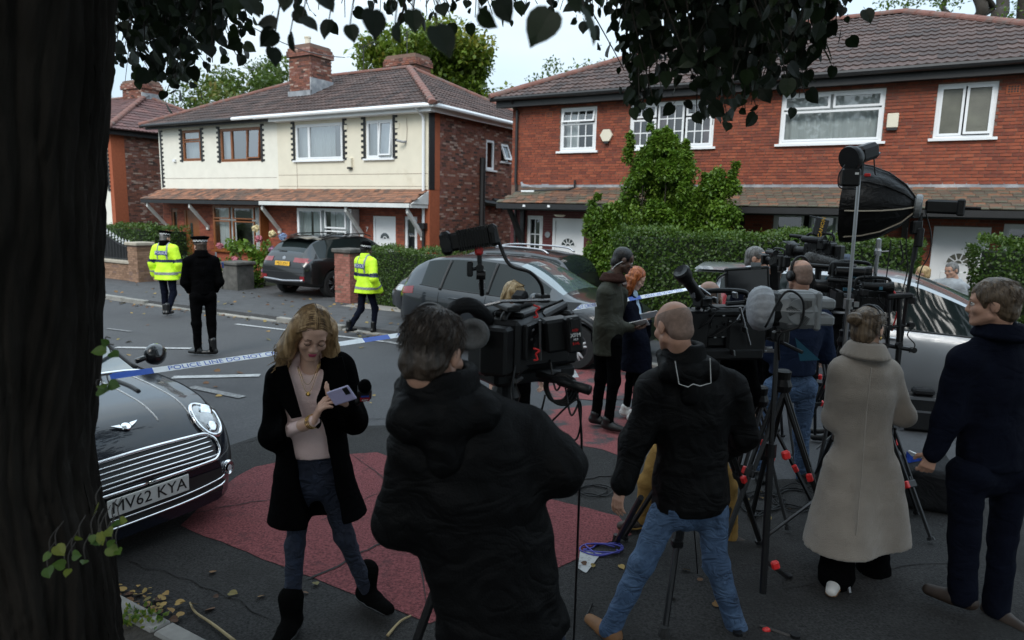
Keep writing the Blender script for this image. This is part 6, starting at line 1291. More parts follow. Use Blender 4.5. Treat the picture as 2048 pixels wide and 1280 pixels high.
for s in (-1,1): pr+=[C((s*.074,-.01,.04),(s*.09,-.0,-.12),.034,.036),C((s*.09,0,-.12),(s*.085,.03,-.26),.036,.018),C((s*.05,-.06,-.05),(s*.06,-.05,-.24),.045,.025)]
hm=put('hair',pr,.007,M['hred'],K['body'],.03,sub=[('e',T(0,.098,-.04),np.array((.07,.075,.115))*hs,K['R'],.01)],disp=[(.008,45,4),(.004,110,5)])
def lk(i):
    s=-1 if i%2 else 1; y0=.06-.11*rg.random(); ph=rg.uniform(0,6.28); return spline([T(s*.004,y0,hz_(.004,y0)),T(s*.06,y0*.8,hz_(.06,y0*.8)),T(s*.09,y0*.6,.0),T(s*(.095+.02*math.sin(ph)),y0*.5+.02,-.1),T(s*(.085+.02*math.sin(ph+1.5)),y0*.5+.03,-.18),T(s*(.08+.03*rg.random()),y0*.4+.03,-.25-.04*rg.random())],3)
strands(lk,150,.005,M['hred'],hm,'hair_locks')
t=thing('notepad','white sheets of notes held between the olive-coated man and the copper-haired woman','notepad',P(1275,648,6.9)); b=MB(); Rn=Rdir((.9,-.3,.28),(-.2,-.75,.5))
b.box(P(1276,648,6.86),(.21,.15,.006),Rn); b.obj('sheet',M['white_ink'],t); b=MB(); b.box(P(1298,630,7.2),(.2,.14,.006),Rn); b.obj('sheet',M['white_ink'],t)
# 8. people around the cameras, right ------------------------------------------------------------------------------
Y=5.4
K=skeleton(G(1585,972),1.8,14,px=dict(head=(1599,550,0),neck=(1603,592,.02),shL=(1553,640,-.02),shR=(1645,636,.06),elL=(1540,705,.05),wrL=(1535,650,.3),elR=(1652,710,.1),wrR=(1630,640,.35),hipL=(1550,775,0),hipR=(1610,772,.04),knL=(1535,865,-.0),knR=(1602,868,.05),anL=(1522,955,.0),anR=(1605,960,.05)),Y=Y)
person('camera operator with cropped hair in navy jumper and blue jeans, back turned',K,dict(hdir=(-.25,.95,-.1),fine=1,face=False,trousers=M['denim'],loose=1.05,shoes=M['bootblack'],top=dict(name='jumper',mat=M['cnavyjumper'],bulk=1.2,hem=.93,sl=1.1,disp=[(.007,22,7),(.004,50,5)],collar=dict(r=.07,h=.04)),hair=('bald',M['stubble']))); headphones(K,label='black over-ear headphones on the navy-jumpered operator')
Y=7.2; g=P(1510,500,Y); g[2]=gz(Y)
K=skeleton(g,1.83,70,px=dict(head=(1512,517,0),neck=(1508,545,0)),Y=Y)
person('grey-haired man in dark suit being interviewed before the silver car',K,dict(hdir=(.8,-.45,-.05),fine=1,skin=M['skin'],trousers=M['cnavy'],shoes=M['bootblack'],top=dict(mat=M['cnavy'],bulk=1.06,hem=.78,collar=dict(mat=M['shirtw'],r=.062,h=.055)),hair=('short',M['hgrey'],.8)))
Y=6.6; g=P(1690,500,Y); g[2]=gz(Y)
K=skeleton(g,1.72,-70,px=dict(head=(1688,538,0),neck=(1697,572,0),elL=(1668,620,0),wrL=(1640,590,0)),Y=Y)
person('operator in blue-grey cap leaning to a camera, seen in profile',K,dict(hdir=(-.9,.15,-.15),fine=1,face=False,trousers=M['cblack'],shoes=M['bootblack'],top=dict(mat=M['cblackshell'],bulk=1.1,hem=.85),hair=('short',M['hbrown'])))
headphones(K,label='black headphones over the blue-grey cap'); T=K['T']; hs=K['hs']
M['capblue']=cloth('blue_grey_cotton',(.07,.085,.115),.85); t=thing('cap','blue-grey baseball cap under the headphones','cap',T(0,0,.1))
b=MB(); b.lathe([(.088*hs,-.01),(.09*hs,.03),(.075*hs,.075),(.04*hs,.095),(0,.1)],T(0,-.012,.045),K['R'][:,2],18); b.obj('crown',M['capblue'],t,True)
b=MB(); a=[T(.07*math.sin(q),.075+.095*math.cos(q),.035) for q in np.linspace(-1.35,1.35,9)]; e=[T(.085*math.sin(q),.04+.04*math.cos(q),.045) for q in np.linspace(-1.35,1.35,9)]; b.grid(np.array([e,a])); b.grid(np.array([[p-K['R'][:,2]*.006 for p in e],[p-K['R'][:,2]*.006 for p in a]]),True); b.obj('peak',M['capblue'],t)
Y=6.9; g=P(1553,500,Y); g[2]=gz(Y)
K=skeleton(g,1.7,100,px=dict(head=(1548,530,0),neck=(1546,560,0)),Y=Y)
person('dark-haired person half hidden behind the monitor light',K,dict(hdir=(-.5,.85,-.1),face=False,trousers=M['cblack'],shoes=M['bootblack'],top=dict(mat=M['cblack'],bulk=1.05,hem=.85),hair=('short',M['hbrown'],1.5)))
Y=4.35; g=G(1400,1080)
K=skeleton(g,1.72,25,px=dict(head=(1418,598,0),neck=(1418,640,0),hipL=(1330,900,0),hipR=(1420,900,0),knL=(1295,965,.0),knR=(1455,975,.0),anL=(1282,1040,.1),anR=(1462,1080,.0)),Y=Y)
person('operator in tan trousers crouched behind a shoulder camera, mostly hidden',K,dict(hdir=(.45,.85,-.1),face=False,skin=M['skin'],trousers=M['tan'],shoes=M['shoebrown'],sole=M['tan'],toeR=(.9,-.3,0),toeL=(-.9,-.3,0),top=dict(mat=M['cblack'],bulk=1.1,hem=.98),hair=('bald',M['stubble'])))
Y=5.7; g=P(1030,600,Y); g[2]=gz(Y)
K=skeleton(g,1.62,150,px=dict(head=(1028,590,0),neck=(1026,625,0)),Y=Y)
person('blonde woman whose bowed head shows above the large camera',K,dict(hdir=(.75,-.55,-.35),fine=1,fem=True,closed=True,skin=M['skinpale'],trousers=M['cblack'],shoes=M['bootblack'],top=dict(mat=M['cblack'],bulk=1.,hem=.85),hair=None))
T,hs=K['T'],K['hs']; C=lambda a,b,ra,rb:('c',T(*a),T(*b),ra*hs,rb*hs); pr=[('e',T(0,-.016,.038),np.array((.084,.1,.087))*hs,K['R']),('e',T(0,-.06,-.04),np.array((.086,.05,.11))*hs,K['R'])]
for s in (-1,1): pr+=[C((s*.076,.01,.04),(s*.094,.02,-.14),.034,.03)]
hm=put('hair',pr,.007,M['hpale'],K['body'],.03,sub=[('e',T(0,.098,-.045),np.array((.066,.07,.115))*hs,K['R'],.01)],disp=[(.004,70,4)])
lk2=lambda i:spline([T((-1 if i%2 else 1)*.006,.07-.13*rg.random(),.126),T((-1 if i%2 else 1)*.066,.03-.07*rg.random(),.085),T((-1 if i%2 else 1)*(.1+.012*rg.random()),.03-.07*rg.random(),-.02),T((-1 if i%2 else 1)*(.105+.015*rg.random()),.03-.06*rg.random(),-.17)],4); strands(lk2,150,.004,M['hpale'],hm,'hair_locks')
Y=9.45; g=P(1905,500,Y); g[2]=gz(Y)+.1
K=skeleton(g,1.6,-120,px=dict(head=(1903,540,0),neck=(1914,566,0)),Y=Y)
person('grey-haired man in pale grey hooded top beyond the silver car',K,dict(hdir=(-.85,-.35,-.25),fine=1,trousers=M['cblack'],shoes=M['bootblack'],top=dict(mat=M['hoodie'],bulk=1.1,hem=.9,hood=.6),hair=('short',M['hgrey'])))
Y=9.65; g=P(1845,520,Y); g[2]=gz(Y)+.1
K=skeleton(g,1.5,-100,px=dict(head=(1845,547,0)),Y=Y); K['neck']=K['head']-np.array([0,0,.13])
person('person with pale curly hair barely visible over the silver car roof',K,dict(hdir=(-.8,.5,-.1),face=False,trousers=M['cblack'],shoes=M['bootblack'],top=dict(mat=M['hoodie'],bulk=1.,hem=.9),hair=('short',M['hpale'],2.)))
# ---------------------------------------------------------------- cars
from mathutils.bvhtree import BVHTree
def paint(n,col,met=.5,rough=.28): return mk(n,col,rough,met,var=.03,coat=1.,scale=2)
M['pnavy']=mk('dark_blue_black_paint',(.005,.007,.013),.22,0.,var=.03,coat=.55,scale=2,spec=.3); M['pblack']=paint('black_paint_gloss',(.008,.008,.009),.2); M['pgrey']=paint('dark_grey_metallic',(.014,.017,.021),.4,.3); M['psilver']=paint('silver_metallic',(.33,.34,.355),.7,.32); M['pdark']=paint('charcoal_metallic',(.03,.032,.036),.5)
M['cglass']=mk('car_glass',(.012,.017,.017),.04,var=.02,spec=.32); M['cglassl']=mk('pale_car_windscreen',(.09,.12,.125),.03,var=.02,spec=1.,coat=1.); M['chrome']=mk('chrome',(.75,.75,.76),.12,1.,var=.02); M['tyre']=mk('tyre_rubber',(.012,.012,.012),.85,var=.2,scale=30); M['alloy']=mk('alloy_wheel',(.4,.4,.42),.3,.8,var=.05); M['darkalloy']=mk('dark_alloy',(.07,.07,.075),.35,.6); M['redlens']=mk('red_lamp_lens',(.2,.006,.01),.12,var=.1,coat=1.); M['clearlens']=mk('clear_lamp_lens',(.5,.53,.55),.08,var=.3,scale=14,coat=1.,spec=.9); M['trim']=mk('black_car_trim',(.012,.012,.012),.5,var=.1); M['platew']=mk('white_number_plate',(.6,.6,.58),.35,var=.03); M['platey']=mk('yellow_number_plate',(.75,.42,.03),.35,var=.03); M['ink']=mk('black_lettering',(.01,.01,.01),.5); M['stripe']=mk('white_pinstripe',(.6,.6,.6),.3)
def sm1(a,k=5):
    w=np.ones(k)/k; p=np.pad(a,(k//2,k//2),mode='edge'); return np.convolve(p,w,'valid')
class Car:
    def __init__(s,name,label,loc,rz,prof,paintm,wins,axles,wr,N=72,group='parked cars'):
        """prof: table of stations x: (zb, wm, zs, ws, ze, we, zc); wins: list of (kind,x0,x1)"""
        s.t=thing(name,label,'car',loc,rz,group); s.M=MW[s.t.name]; pr=np.array(prof,float); x0,x1=pr[0,0],pr[-1,0]
        u=np.linspace(0,1,N); xs=x0+(x1-x0)*(.5-.5*np.cos(math.pi*u))*.45+(x1-x0)*u*.55
        q=[sm1(np.interp(xs,pr[:,0],pr[:,i]),5) for i in range(1,8)]; zb,wm,zs,ws,ze,we,zc=q
        rows=[]
        for i in range(N):
            h=zs[i]-zb[i]; dz=ze[i]-zs[i]; dw=we[i]-ws[i]
            half=[(0,zb[i]),(.6*wm[i],zb[i]),(.93*wm[i],zb[i]+.012),(.985*wm[i],zb[i]+.07*h+.01),(wm[i],zb[i]+.3*h),(wm[i]*1.002,zb[i]+.5*h),(wm[i]*.998,zb[i]+.7*h),(ws[i]*.3+wm[i]*.7,zb[i]+.86*h),(ws[i]+.004,zs[i]-.022),(ws[i]-.012,zs[i])]
            half+=[(ws[i]-.012+dw*f,zs[i]+dz*f) for f in (.33,.66,.95)]
            half+=[(we[i]-.03,ze[i]+(zc[i]-ze[i])*.18),(we[i]*.8,ze[i]+(zc[i]-ze[i])*.5),(we[i]*.55,ze[i]+(zc[i]-ze[i])*.78),(we[i]*.28,ze[i]+(zc[i]-ze[i])*.94)]
            full=half+[(0,zc[i])]+[(-y,z) for y,z in half[::-1]][:-1]; rows.append([(xs[i],y,z) for y,z in full])
        A=np.array(rows); K=A.shape[1]; V=A.reshape(-1,3); F=[];mi=[]
        hl=17
        for i in range(N-1):
            xm=(xs[i]+xs[i+1])/2; gh=ze[i]-zs[i]
            for j in range(K):
                jj=j if j<hl else K-1-j; side=1 if j<hl else -1; m_=0
                for wi,(kd,a,b) in enumerate(wins):
                    if a<=xm<=b:
                        if kd=='side' and 9<=jj<=11: m_=2+2*wi+(0 if side>0 else 1)
                        if kd!='side' and 13<=jj<=16: m_=2+2*wi
                if jj<=2: m_=1
                F.append([i*K+j,(i+1)*K+j,(i+1)*K+(j+1)%K,i*K+(j+1)%K]); mi.append(m_)
        F+= [list(range(K)),[ (N-1)*K+k for k in range(K)][::-1]]; mi+=[0,0]
        F=[f[::-1] for f in F]
        # wheel arches cut out with cylinders
        me=_mesh('shell',V,F,[paintm]*(2+2*len(wins)),mi); so=bpy.data.objects.new('shell',me); COL.objects.link(so)
        b=MB(); W=pr[:,2].max()
        for ax in axles:
            for sg in (-1,1): b.cyl((ax,sg*(W-.24),wr),(ax,sg*(W+.2),wr),wr+.055,n=28)
        cme=_mesh('cut',np.vstack(b.V),b.F,[paintm]*2,np.ones(len(b.F),int)); co_=bpy.data.objects.new('cut',cme); COL.objects.link(co_)
        md=so.modifiers.new('b','BOOLEAN'); md.operation='DIFFERENCE'; md.object=co_; md.solver='EXACT'
        dg=bpy.context.evaluated_depsgraph_get(); me2=bpy.data.meshes.new_from_object(so.evaluated_get(dg)); bpy.data.objects.remove(so); bpy.data.objects.remove(co_)
        V=np.array([v.co[:] for v in me2.vertices]); Fs=[list(p.vertices) for p in me2.polygons]; mid=[p.material_index for p in me2.polygons]
        s.bvh=BVHTree.FromPolygons([tuple(v) for v in V],Fs); s.W=W; s.wr=wr
        def take(name,sel,mat,par,sa=35):
            f=[Fs[i] for i in range(len(Fs)) if sel(mid[i])]
            if not f: return None
            us=sorted({v for q in f for v in q}); mp={v:k for k,v in enumerate(us)}
            o=obj(name,s.w(V[us]),[[mp[v] for v in q] for q in f],mat,par,True); smooth_angle(o,sa); return o
        s.body=take('body',lambda m_:m_==0,paintm,s.t); s.under=take('underbody',lambda m_:m_==1,M['trim'],s.t)
        for wi,(kd,a,b_) in enumerate(wins):
            gm=M['cglassl'] if kd=='windscreen' else M['cglass']
            if kd=='side': take('side_window',lambda m_:m_==2+2*wi,gm,s.t); take('side_window',lambda m_:m_==3+2*wi,gm,s.t)
            else: take(kd,lambda m_:m_==2+2*wi,gm,s.t)
    def w(s,V): V=np.asarray(V,float).reshape(-1,3); return V@s.M[:3,:3].T+s.M[:3,3]
    def mb(s): return MB(s.w)
    def hit(s,o,d):
        r=s.bvh.ray_cast(Vector(o),Vector(d)); return (np.array(r[0]),np.array(r[1])) if r[0] is not None else (None,None)
    def proj(s,pts,d,eps=.004):
        out=[]
        for p in pts:
            p=np.asarray(p,float); h,n=s.hit(p-np.asarray(d)*3,d)
            if h is not None: out.append(h-np.asarray(d)*eps)
        return np.array(out)
    def line(s,name,pts,d,r,mat,par=None,n=6,eps=.002,k=6):
        q=s.proj(spline(pts,k),d,eps)
        if len(q)<2: return
        b=s.mb(); b.tube(q,r,n); return b.obj(name,mat,par or s.body,True)
    def patch(s,name,us,vs,fn,d,mat,par=None,eps=.005,flip=False,th=0):
        """grid patch fn(u,v)->point projected on the body along d"""
        A=[];last=None
        for v in vs:
            row=[]
            for u in us:
                h=s.hit(np.array(fn(u,v))-np.asarray(d)*3,d)[0]; last=h if h is not None else last
                row.append((h if h is not None else (last if last is not None else np.array(fn(u,v))))-np.asarray(d)*eps)
            A.append(row)
        A=np.array(A); b=s.mb(); b.grid(A,flip); return b.obj(name,mat,par or s.t,True)
    def wheel(s,x,sg,spokes=5,rim=None,tw=.2):
        wr=s.wr; y=sg*(s.W-.115); b=s.mb(); ax=(0,sg,0); b.lathe([(wr*.64,-tw/2),(wr*.93,-tw/2),(wr,-tw/2+.03),(wr,tw/2-.03),(wr*.94,tw/2),(wr*.66,tw/2),(wr*.62,tw/2-.02),(wr*.62,-tw/2+.02)],(x,y,wr),ax,36,False)
        wo=thing_part(s,'wheel'); t_=b.obj('wheel',M['tyre'],s.t,True); smooth_angle(t_,40)
        b=s.mb(); b.lathe([(wr*.66,tw/2-.005),(wr*.62,tw/2-.0),(wr*.6,tw/2-.02),(wr*.58,-.02)],(x,y,wr),ax,32,False); b.lathe([(wr*.56,.0),(0,.0)],(x,y,wr),ax,20,False)
        b.lathe([(0,tw/2-.01),(wr*.13,tw/2-.012),(wr*.15,tw/2-.03),(wr*.15,.0)],(x,y,wr),ax,14,False)
        rm=b.obj('rim',M['darkalloy'],t_,True); smooth_angle(rm,30); b=s.mb()
        for k in range(spokes):
            a=6.283*k/spokes+.3; ca,sa=math.cos(a),math.sin(a)
            for e in (-.16,.16):
                a2=a+e; p=np.array([x+math.cos(a)*wr*.1,y+sg*(tw/2-.022),wr+math.sin(a)*wr*.1]); q=np.array([x+math.cos(a2)*wr*.62,y+sg*(tw/2-.015),wr+math.sin(a2)*wr*.62]); b.tube([p,(p+q)/2+np.array([0,sg*.006,0]),q],[.03,.022,.018],6)
        b.obj('spokes',rim or M['alloy'],t_,True,kind='stuff')
        b=s.mb()
        b.lathe([(wr+.052,-.01),(wr+.09,.0),(wr+.09,.012),(wr+.05,.012)],(x,sg*(s.W-.002),wr),ax,36,False)
    def plate(s,text_,c,nrm,mat,wd=.52,ht=.111,tilt=0,size=.1):
        n_=unit(nrm); up=unit(np.array([0,0,1.])-n_*n_[2]); r=np.cross(up,n_); Rl=np.stack([r,up,n_],1); b=s.mb(); b.box(c,(wd,ht,.012),Rl,.004); p=b.obj('number_plate',mat,s.t)
        Rw=s.M[:3,:3]@Rl; text(p,text_,s.w(np.asarray(c)+n_*.0075)[0],Rw,size,M['ink'],ext=.001); return p
def thing_part(*a): return None
CARZ=lambda s,n:S(s,n,gz(S(s,n,0)[1]))
# --- dark grey crossover, side on ---------------------------------------------------------------------------
prof=[(-2.1,.42,.68,.86,.66,.9,.6,.92),(-2.06,.36,.76,.98,.73,1.12,.6,1.14),(-1.9,.3,.84,1.03,.8,1.3,.58,1.34),(-1.55,.24,.89,1.04,.84,1.46,.58,1.5),(-1.1,.22,.9,1.02,.85,1.5,.585,1.545),(-.4,.2,.9,.98,.85,1.51,.6,1.56),(.15,.2,.9,.96,.85,1.46,.59,1.52),(.55,.2,.9,.955,.84,1.27,.6,1.34),(.95,.2,.9,.95,.83,1.05,.68,1.12),(1.1,.21,.9,.94,.82,1.0,.72,1.04),(1.5,.23,.88,.9,.79,.94,.66,.99),(1.85,.26,.82,.82,.72,.86,.6,.91),(2.05,.32,.7,.7,.6,.72,.5,.76),(2.12,.4,.58,.6,.5,.6,.4,.62)]
c=Car('crossover_car','dark grey crossover parked side on behind the large camera',S(-5.45,9.8,-.12),SROT,prof,M['pgrey'],[('side',-1.55,-1.16),('side',-1.16,-.26),('side',-.26,.8),('windscreen',.18,.98),('rear_window',-2.02,-1.62)],(-1.29,1.29),.335)
for ax in (-1.29,1.29):
    for sg in (-1,1): c.wheel(ax,sg,5,M['silver'])
nd_=(0,1,0)
for x,w_ in ((-1.16,.03),(-.26,.028)): c.line('door_pillar',[(x,-2,.99),(x+.02,-2,1.2),(x+.06,-2,1.46)],nd_,w_,M['trim'])
for x in (-1.16,-.26,.92): c.line('door_gap',[(x,-2,.32),(x-.02,-2,.7),(x-.01,-2,.96)],nd_,.004,M['ink'])
c.line('window_trim',[(-1.6,-2,1.05),(-.8,-2,1.0),(.3,-2,.965),(.9,-2,.955)],nd_,.009,M['trim']); c.line('sill_trim',[(-1,-2,.3),(0,-2,.29),(1,-2,.3)],nd_,.03,M['trim'])
for ax in (-1.29,1.29): c.line('arch_trim',[(ax+.43*math.cos(a),-2,.335+.43*math.sin(a)) for a in np.linspace(-.1,math.pi+.1,11)],nd_,.028,M['trim'],k=3)
for x in (-.95,-.05): 
    b=c.mb(); h=c.proj([(x,-2,.88),(x+.2,-2,.875)],nd_,.02); b.tube(h,.014); b.obj('door_handle',M['pgrey'],c.t,True)
c.patch('tail_lamp',np.linspace(-2.05,-1.72,7),np.linspace(.86,.98,4),lambda u,v:(u,-2,v+.12*(u+2.05)),nd_,M['redlens'])
b=c.mb(); q=c.proj([(.62,-2,1.0)],nd_,.12)[0]; b.lathe([(0,-.07),(.07,-.05),(.09,0),(.08,.05),(0,.06)],q,(1,0,.1),12); b.tube([q,q+np.array([0,.12,-.03])],.025); b.obj('wing_mirror',M['pgrey'],c.t,True)
c.line('body_crease',[(-1.8,-2,.92),(-.8,-2,.84),(.4,-2,.8),(1.4,-2,.84)],nd_,.003,M['pgrey'])
b=c.mb(); b.tube([(-.9,0,1.55),(-1.05,0,1.72)],.006); b.obj('aerial',M['trim'],c.t)
# --- silver hatchback/people carrier -----------------------------------------------------------------------------
prof=[(-2.15,.42,.7,.85,.68,.92,.6,.95),(-2.1,.34,.78,.95,.76,1.2,.62,1.25),(-2.0,.28,.82,1.0,.8,1.46,.6,1.5),(-1.6,.24,.86,1.02,.82,1.54,.6,1.6),(-1.0,.2,.88,1.02,.83,1.58,.6,1.64),(-.3,.2,.88,1.0,.83,1.58,.61,1.65),(.2,.2,.88,.99,.83,1.53,.6,1.6),(.7,.2,.88,.98,.82,1.33,.61,1.41),(1.2,.2,.88,.96,.81,1.07,.68,1.14),(1.4,.22,.87,.94,.8,1.0,.7,1.04),(1.7,.24,.84,.88,.75,.92,.62,.96),(1.95,.28,.75,.8,.66,.8,.54,.84),(2.1,.36,.62,.66,.52,.66,.44,.7)]
c=Car('hatchback_car','silver hatchback parked side on behind the press crowd',S(-.2,9.72,-.08),SROT,prof,M['psilver'],[('side',-1.95,-1.15),('side',-1.15,-.21),('side',-.21,1.12),('windscreen',.25,1.25),('rear_window',-2.1,-1.75)],(-1.28,1.3),.31)
for ax in (-1.28,1.3):
    for sg in (-1,1): c.wheel(ax,sg,5,M['alloy'])
for x,w_ in ((-1.15,.03),(-.21,.028)): c.line('door_pillar',[(x,-2,1.0),(x+.02,-2,1.2),(x+.05,-2,1.52)],nd_,w_,M['trim'])
for x in (-1.15,-.21,1.08): c.line('door_gap',[(x,-2,.3),(x,-2,.7),(x,-2,.98)],nd_,.005,M['ink'])
c.line('window_trim',[(-1.9,-2,1.03),(-.8,-2,1.02),(.3,-2,.995),(1.15,-2,.97)],nd_,.011,M['trim'])
for x in (-.98,-.02):
    b=c.mb(); h=c.proj([(x,-2,.9),(x+.2,-2,.895)],nd_,.022); b.tube(h,.016); b.obj('door_handle',M['psilver'],c.t,True)
b=c.mb(); q=c.proj([(.92,-2,1.02)],nd_,.13)[0]; b.lathe([(0,-.07),(.08,-.05),(.1,0),(.09,.05),(0,.06)],q,(1,0,.1),12); b.tube([q,q+np.array([0,.13,-.03])],.025); b.obj('wing_mirror',M['white'],c.t,True)
b=c.mb(); A=np.array([[(x,y,1.6-.06*(y/.6)**2+.015*(x+2.3)) for y in np.linspace(-.62,.62,11)] for x in (-2.32,-2.0,-1.6)]); b.grid(A); b.grid(A-np.array([0,0,.035]),True); b.obj('roof_spoiler',M['psilver'],c.t,True)
c.patch('tail_lamp',np.linspace(-2.1,-1.85,5),np.linspace(.9,1.25,5),lambda u,v:(u,-2,v),nd_,M['redlens'])
# --- charcoal car behind ------------------------------------------------------------------------------------------------
prof=[(-2.15,.42,.7,.85,.68,.92,.6,.95),(-2.05,.34,.78,.98,.76,1.25,.62,1.3),(-1.8,.26,.85,1.02,.82,1.52,.6,1.56),(-1.2,.22,.88,1.03,.84,1.6,.6,1.65),(-.3,.22,.88,1.02,.84,1.6,.61,1.66),(.2,.22,.88,1.0,.84,1.54,.6,1.6),(.9,.22,.88,.99,.82,1.14,.66,1.2),(1.15,.22,.87,.97,.8,1.04,.7,1.08),(1.8,.26,.8,.9,.72,.95,.6,.98),(2.08,.34,.66,.72,.55,.74,.46,.78)]
c=Car('estate_car','charcoal car with pale roof rails parked beyond the crossover',S(-7.35,11.75,-.2),SROT+math.pi,prof,M['pdark'],[('side',-1.85,-1.2),('side',-1.1,-.25),('side',-.17,.95),('windscreen',.25,1.05),('rear_window',-2.05,-1.75)],(-1.28,1.3),.33)
for ax in (-1.28,1.3):
    for sg in (-1,1): c.wheel(ax,sg,5,M['alloy'])
for sg in (-1,1): b=c.mb(); b.tube(spline([(-1.55,sg*.55,1.6),(-1.3,sg*.56,1.68),(-.3,sg*.57,1.7),(.1,sg*.57,1.66),(.3,sg*.57,1.58)],5),.02,6); b.obj('roof_rail',M['alloy'],c.t,True)
c.patch('headlight',np.linspace(1.55,1.95,6),np.linspace(.7,.82,4),lambda u,v:(u,2,v),(0,-1,0),M['clearlens'],flip=True)
# --- black car in the drive, seen from behind -----------------------------------------------------------------------------
prof=[(-2.2,.46,.74,.78,.72,.84,.6,.86),(-2.16,.4,.82,.96,.79,1.06,.64,1.08),(-2.05,.34,.88,1.02,.82,1.18,.62,1.21),(-1.75,.28,.92,1.04,.85,1.42,.58,1.46),(-1.5,.25,.92,1.04,.85,1.5,.6,1.54),(-.9,.24,.92,1.02,.85,1.54,.62,1.6),(0,.24,.92,1.,.85,1.54,.62,1.61),(.4,.24,.92,.99,.85,1.48,.6,1.54),(1.0,.24,.91,.98,.83,1.12,.68,1.18),(1.2,.25,.9,.97,.82,1.04,.7,1.08),(1.9,.28,.84,.9,.74,.94,.62,.98),(2.2,.38,.66,.7,.55,.72,.46,.76)]
c=Car('suv_car','black suv on the driveway seen from behind with yellow plate',S(-13.8,14.2,-.16),SROT+math.pi/2,prof,M['pblack'],[('side',-1.75,-1.15),('side',-1.15,-.16),('side',-.16,1.0),('windscreen',.42,1.1),('rear_window',-2.04,-1.56)],(-1.32,1.35),.36)
for ax in (-1.32,1.35):
    for sg in (-1,1): c.wheel(ax,sg,5,M['darkalloy'],.22)
fd=(1,0,0)
for sg in (-1,1):
    c.patch('tail_lamp',np.linspace(.38,.82,8),np.linspace(.95,1.06,4),lambda u,v:(-3,sg*u,v-.03*(u-.4)),fd,M['redlens'],eps=.012,flip=sg<0)
    c.patch('reflector',np.linspace(.6,.76,3),np.linspace(.5,.6,3),lambda u,v:(-3,sg*u,v),fd,M['redlens'],eps=.012,flip=sg<0)
    b=c.mb(); b.tube([(-1.4,sg*.6,1.56),(-1.1,sg*.6,1.62),(.1,sg*.61,1.63),(.4,sg*.61,1.55)],.018,6); b.obj('roof_rail',M['trim'],c.t,True)
c.line('bumper_strip',[(-3,y,.46+.05*abs(y)) for y in np.linspace(-.7,.7,9)],fd,.03,M['alloy'],c.t,k=2); c.line('tailgate_line',[(-3,y,.8) for y in np.linspace(-.72,.72,9)],fd,.006,M['ink'],k=2); c.line('bumper_crease',[(-3,y,.68) for y in np.linspace(-.74,.74,9)],fd,.01,M['trim'],k=2)
q,_=c.hit((-4,0,.9),fd); c.plate('MJ22 JOU',(q[0]-.02,0,.9),(-1,0,.12),M['platey'])
b=c.mb(); q,_=c.hit((-4,0,1.03),fd); b.lathe([(0,.012),(.05,.008),(.055,0)],q,(-1,0,.2),14); b.obj('badge',M['alloy'],c.t); Rb=c.M[:3,:3]@np.array([[0,0,-1],[-1,0,0],[0,1,0]],float)
b=c.mb(); A=np.array([[(x,y,1.585-.05*(y/.6)**2+.1*(x+1.75)) for y in np.linspace(-.58,.58,9)] for x in (-1.92,-1.5)]); b.grid(A); b.grid(A-np.array([0,0,.03]),True); b.obj('roof_spoiler',M['pblack'],c.t,True)
b=c.mb(); q,_=c.hit((-4,.0,1.2),fd); b.tube([q-np.array([.01,0,0]),q+np.array([.0,.3,.02])-np.array([.02,0,0])],.012); b.obj('rear_wiper',M['trim'],c.t)
# --- the small dark car, nose towards us ------------------------------------------------------------------------------------
prof=[(-1.85,.4,.66,.8,.64,.86,.56,.9),(-1.78,.32,.74,.92,.72,1.2,.56,1.24),(-1.5,.24,.81,.95,.76,1.33,.53,1.37),(-.8,.2,.84,.94,.77,1.36,.53,1.41),(-.1,.2,.84,.93,.77,1.35,.53,1.4),(.2,.2,.84,.92,.765,1.27,.53,1.33),(.55,.2,.84,.91,.755,1.02,.6,1.08),(.72,.2,.84,.9,.75,.93,.64,.965),(.8,.2,.84,.895,.745,.915,.62,.95),(1.15,.2,.84,.865,.74,.885,.6,.925),(1.45,.2,.8,.81,.7,.845,.55,.89),(1.6,.17,.75,.745,.66,.79,.51,.845),(1.72,.16,.68,.67,.6,.71,.45,.765),(1.81,.17,.59,.58,.52,.61,.4,.65),(1.86,.2,.5,.5,.45,.52,.34,.54)]
hv=np.array([math.sin(math.radians(121)),math.cos(math.radians(121)),0]); cc=np.array([-3.83,4.97,-.045])
c=Car('small_car','small dark hatchback with chrome grille nosing out from behind the trunk',cc,math.atan2(hv[1],hv[0]),prof,M['pnavy'],[('side',-1.5,-.75),('side',-.68,.52),('windscreen',.12,.735),('rear_window',-1.75,-1.5)],(-1.2,1.25),.29,N=110)
for ax in (-1.2,1.25):
    for sg in (-1,1): c.wheel(ax,sg,6,M['alloy'])
bd=(-1,0,0); dn=(0,0,-1)
def ell(cy,cz,a,b_,n=28,k=1.): return [(3,cy+a*math.cos(t),cz+b_*math.sin(t)) for t in np.linspace(0,2*math.pi,n)]
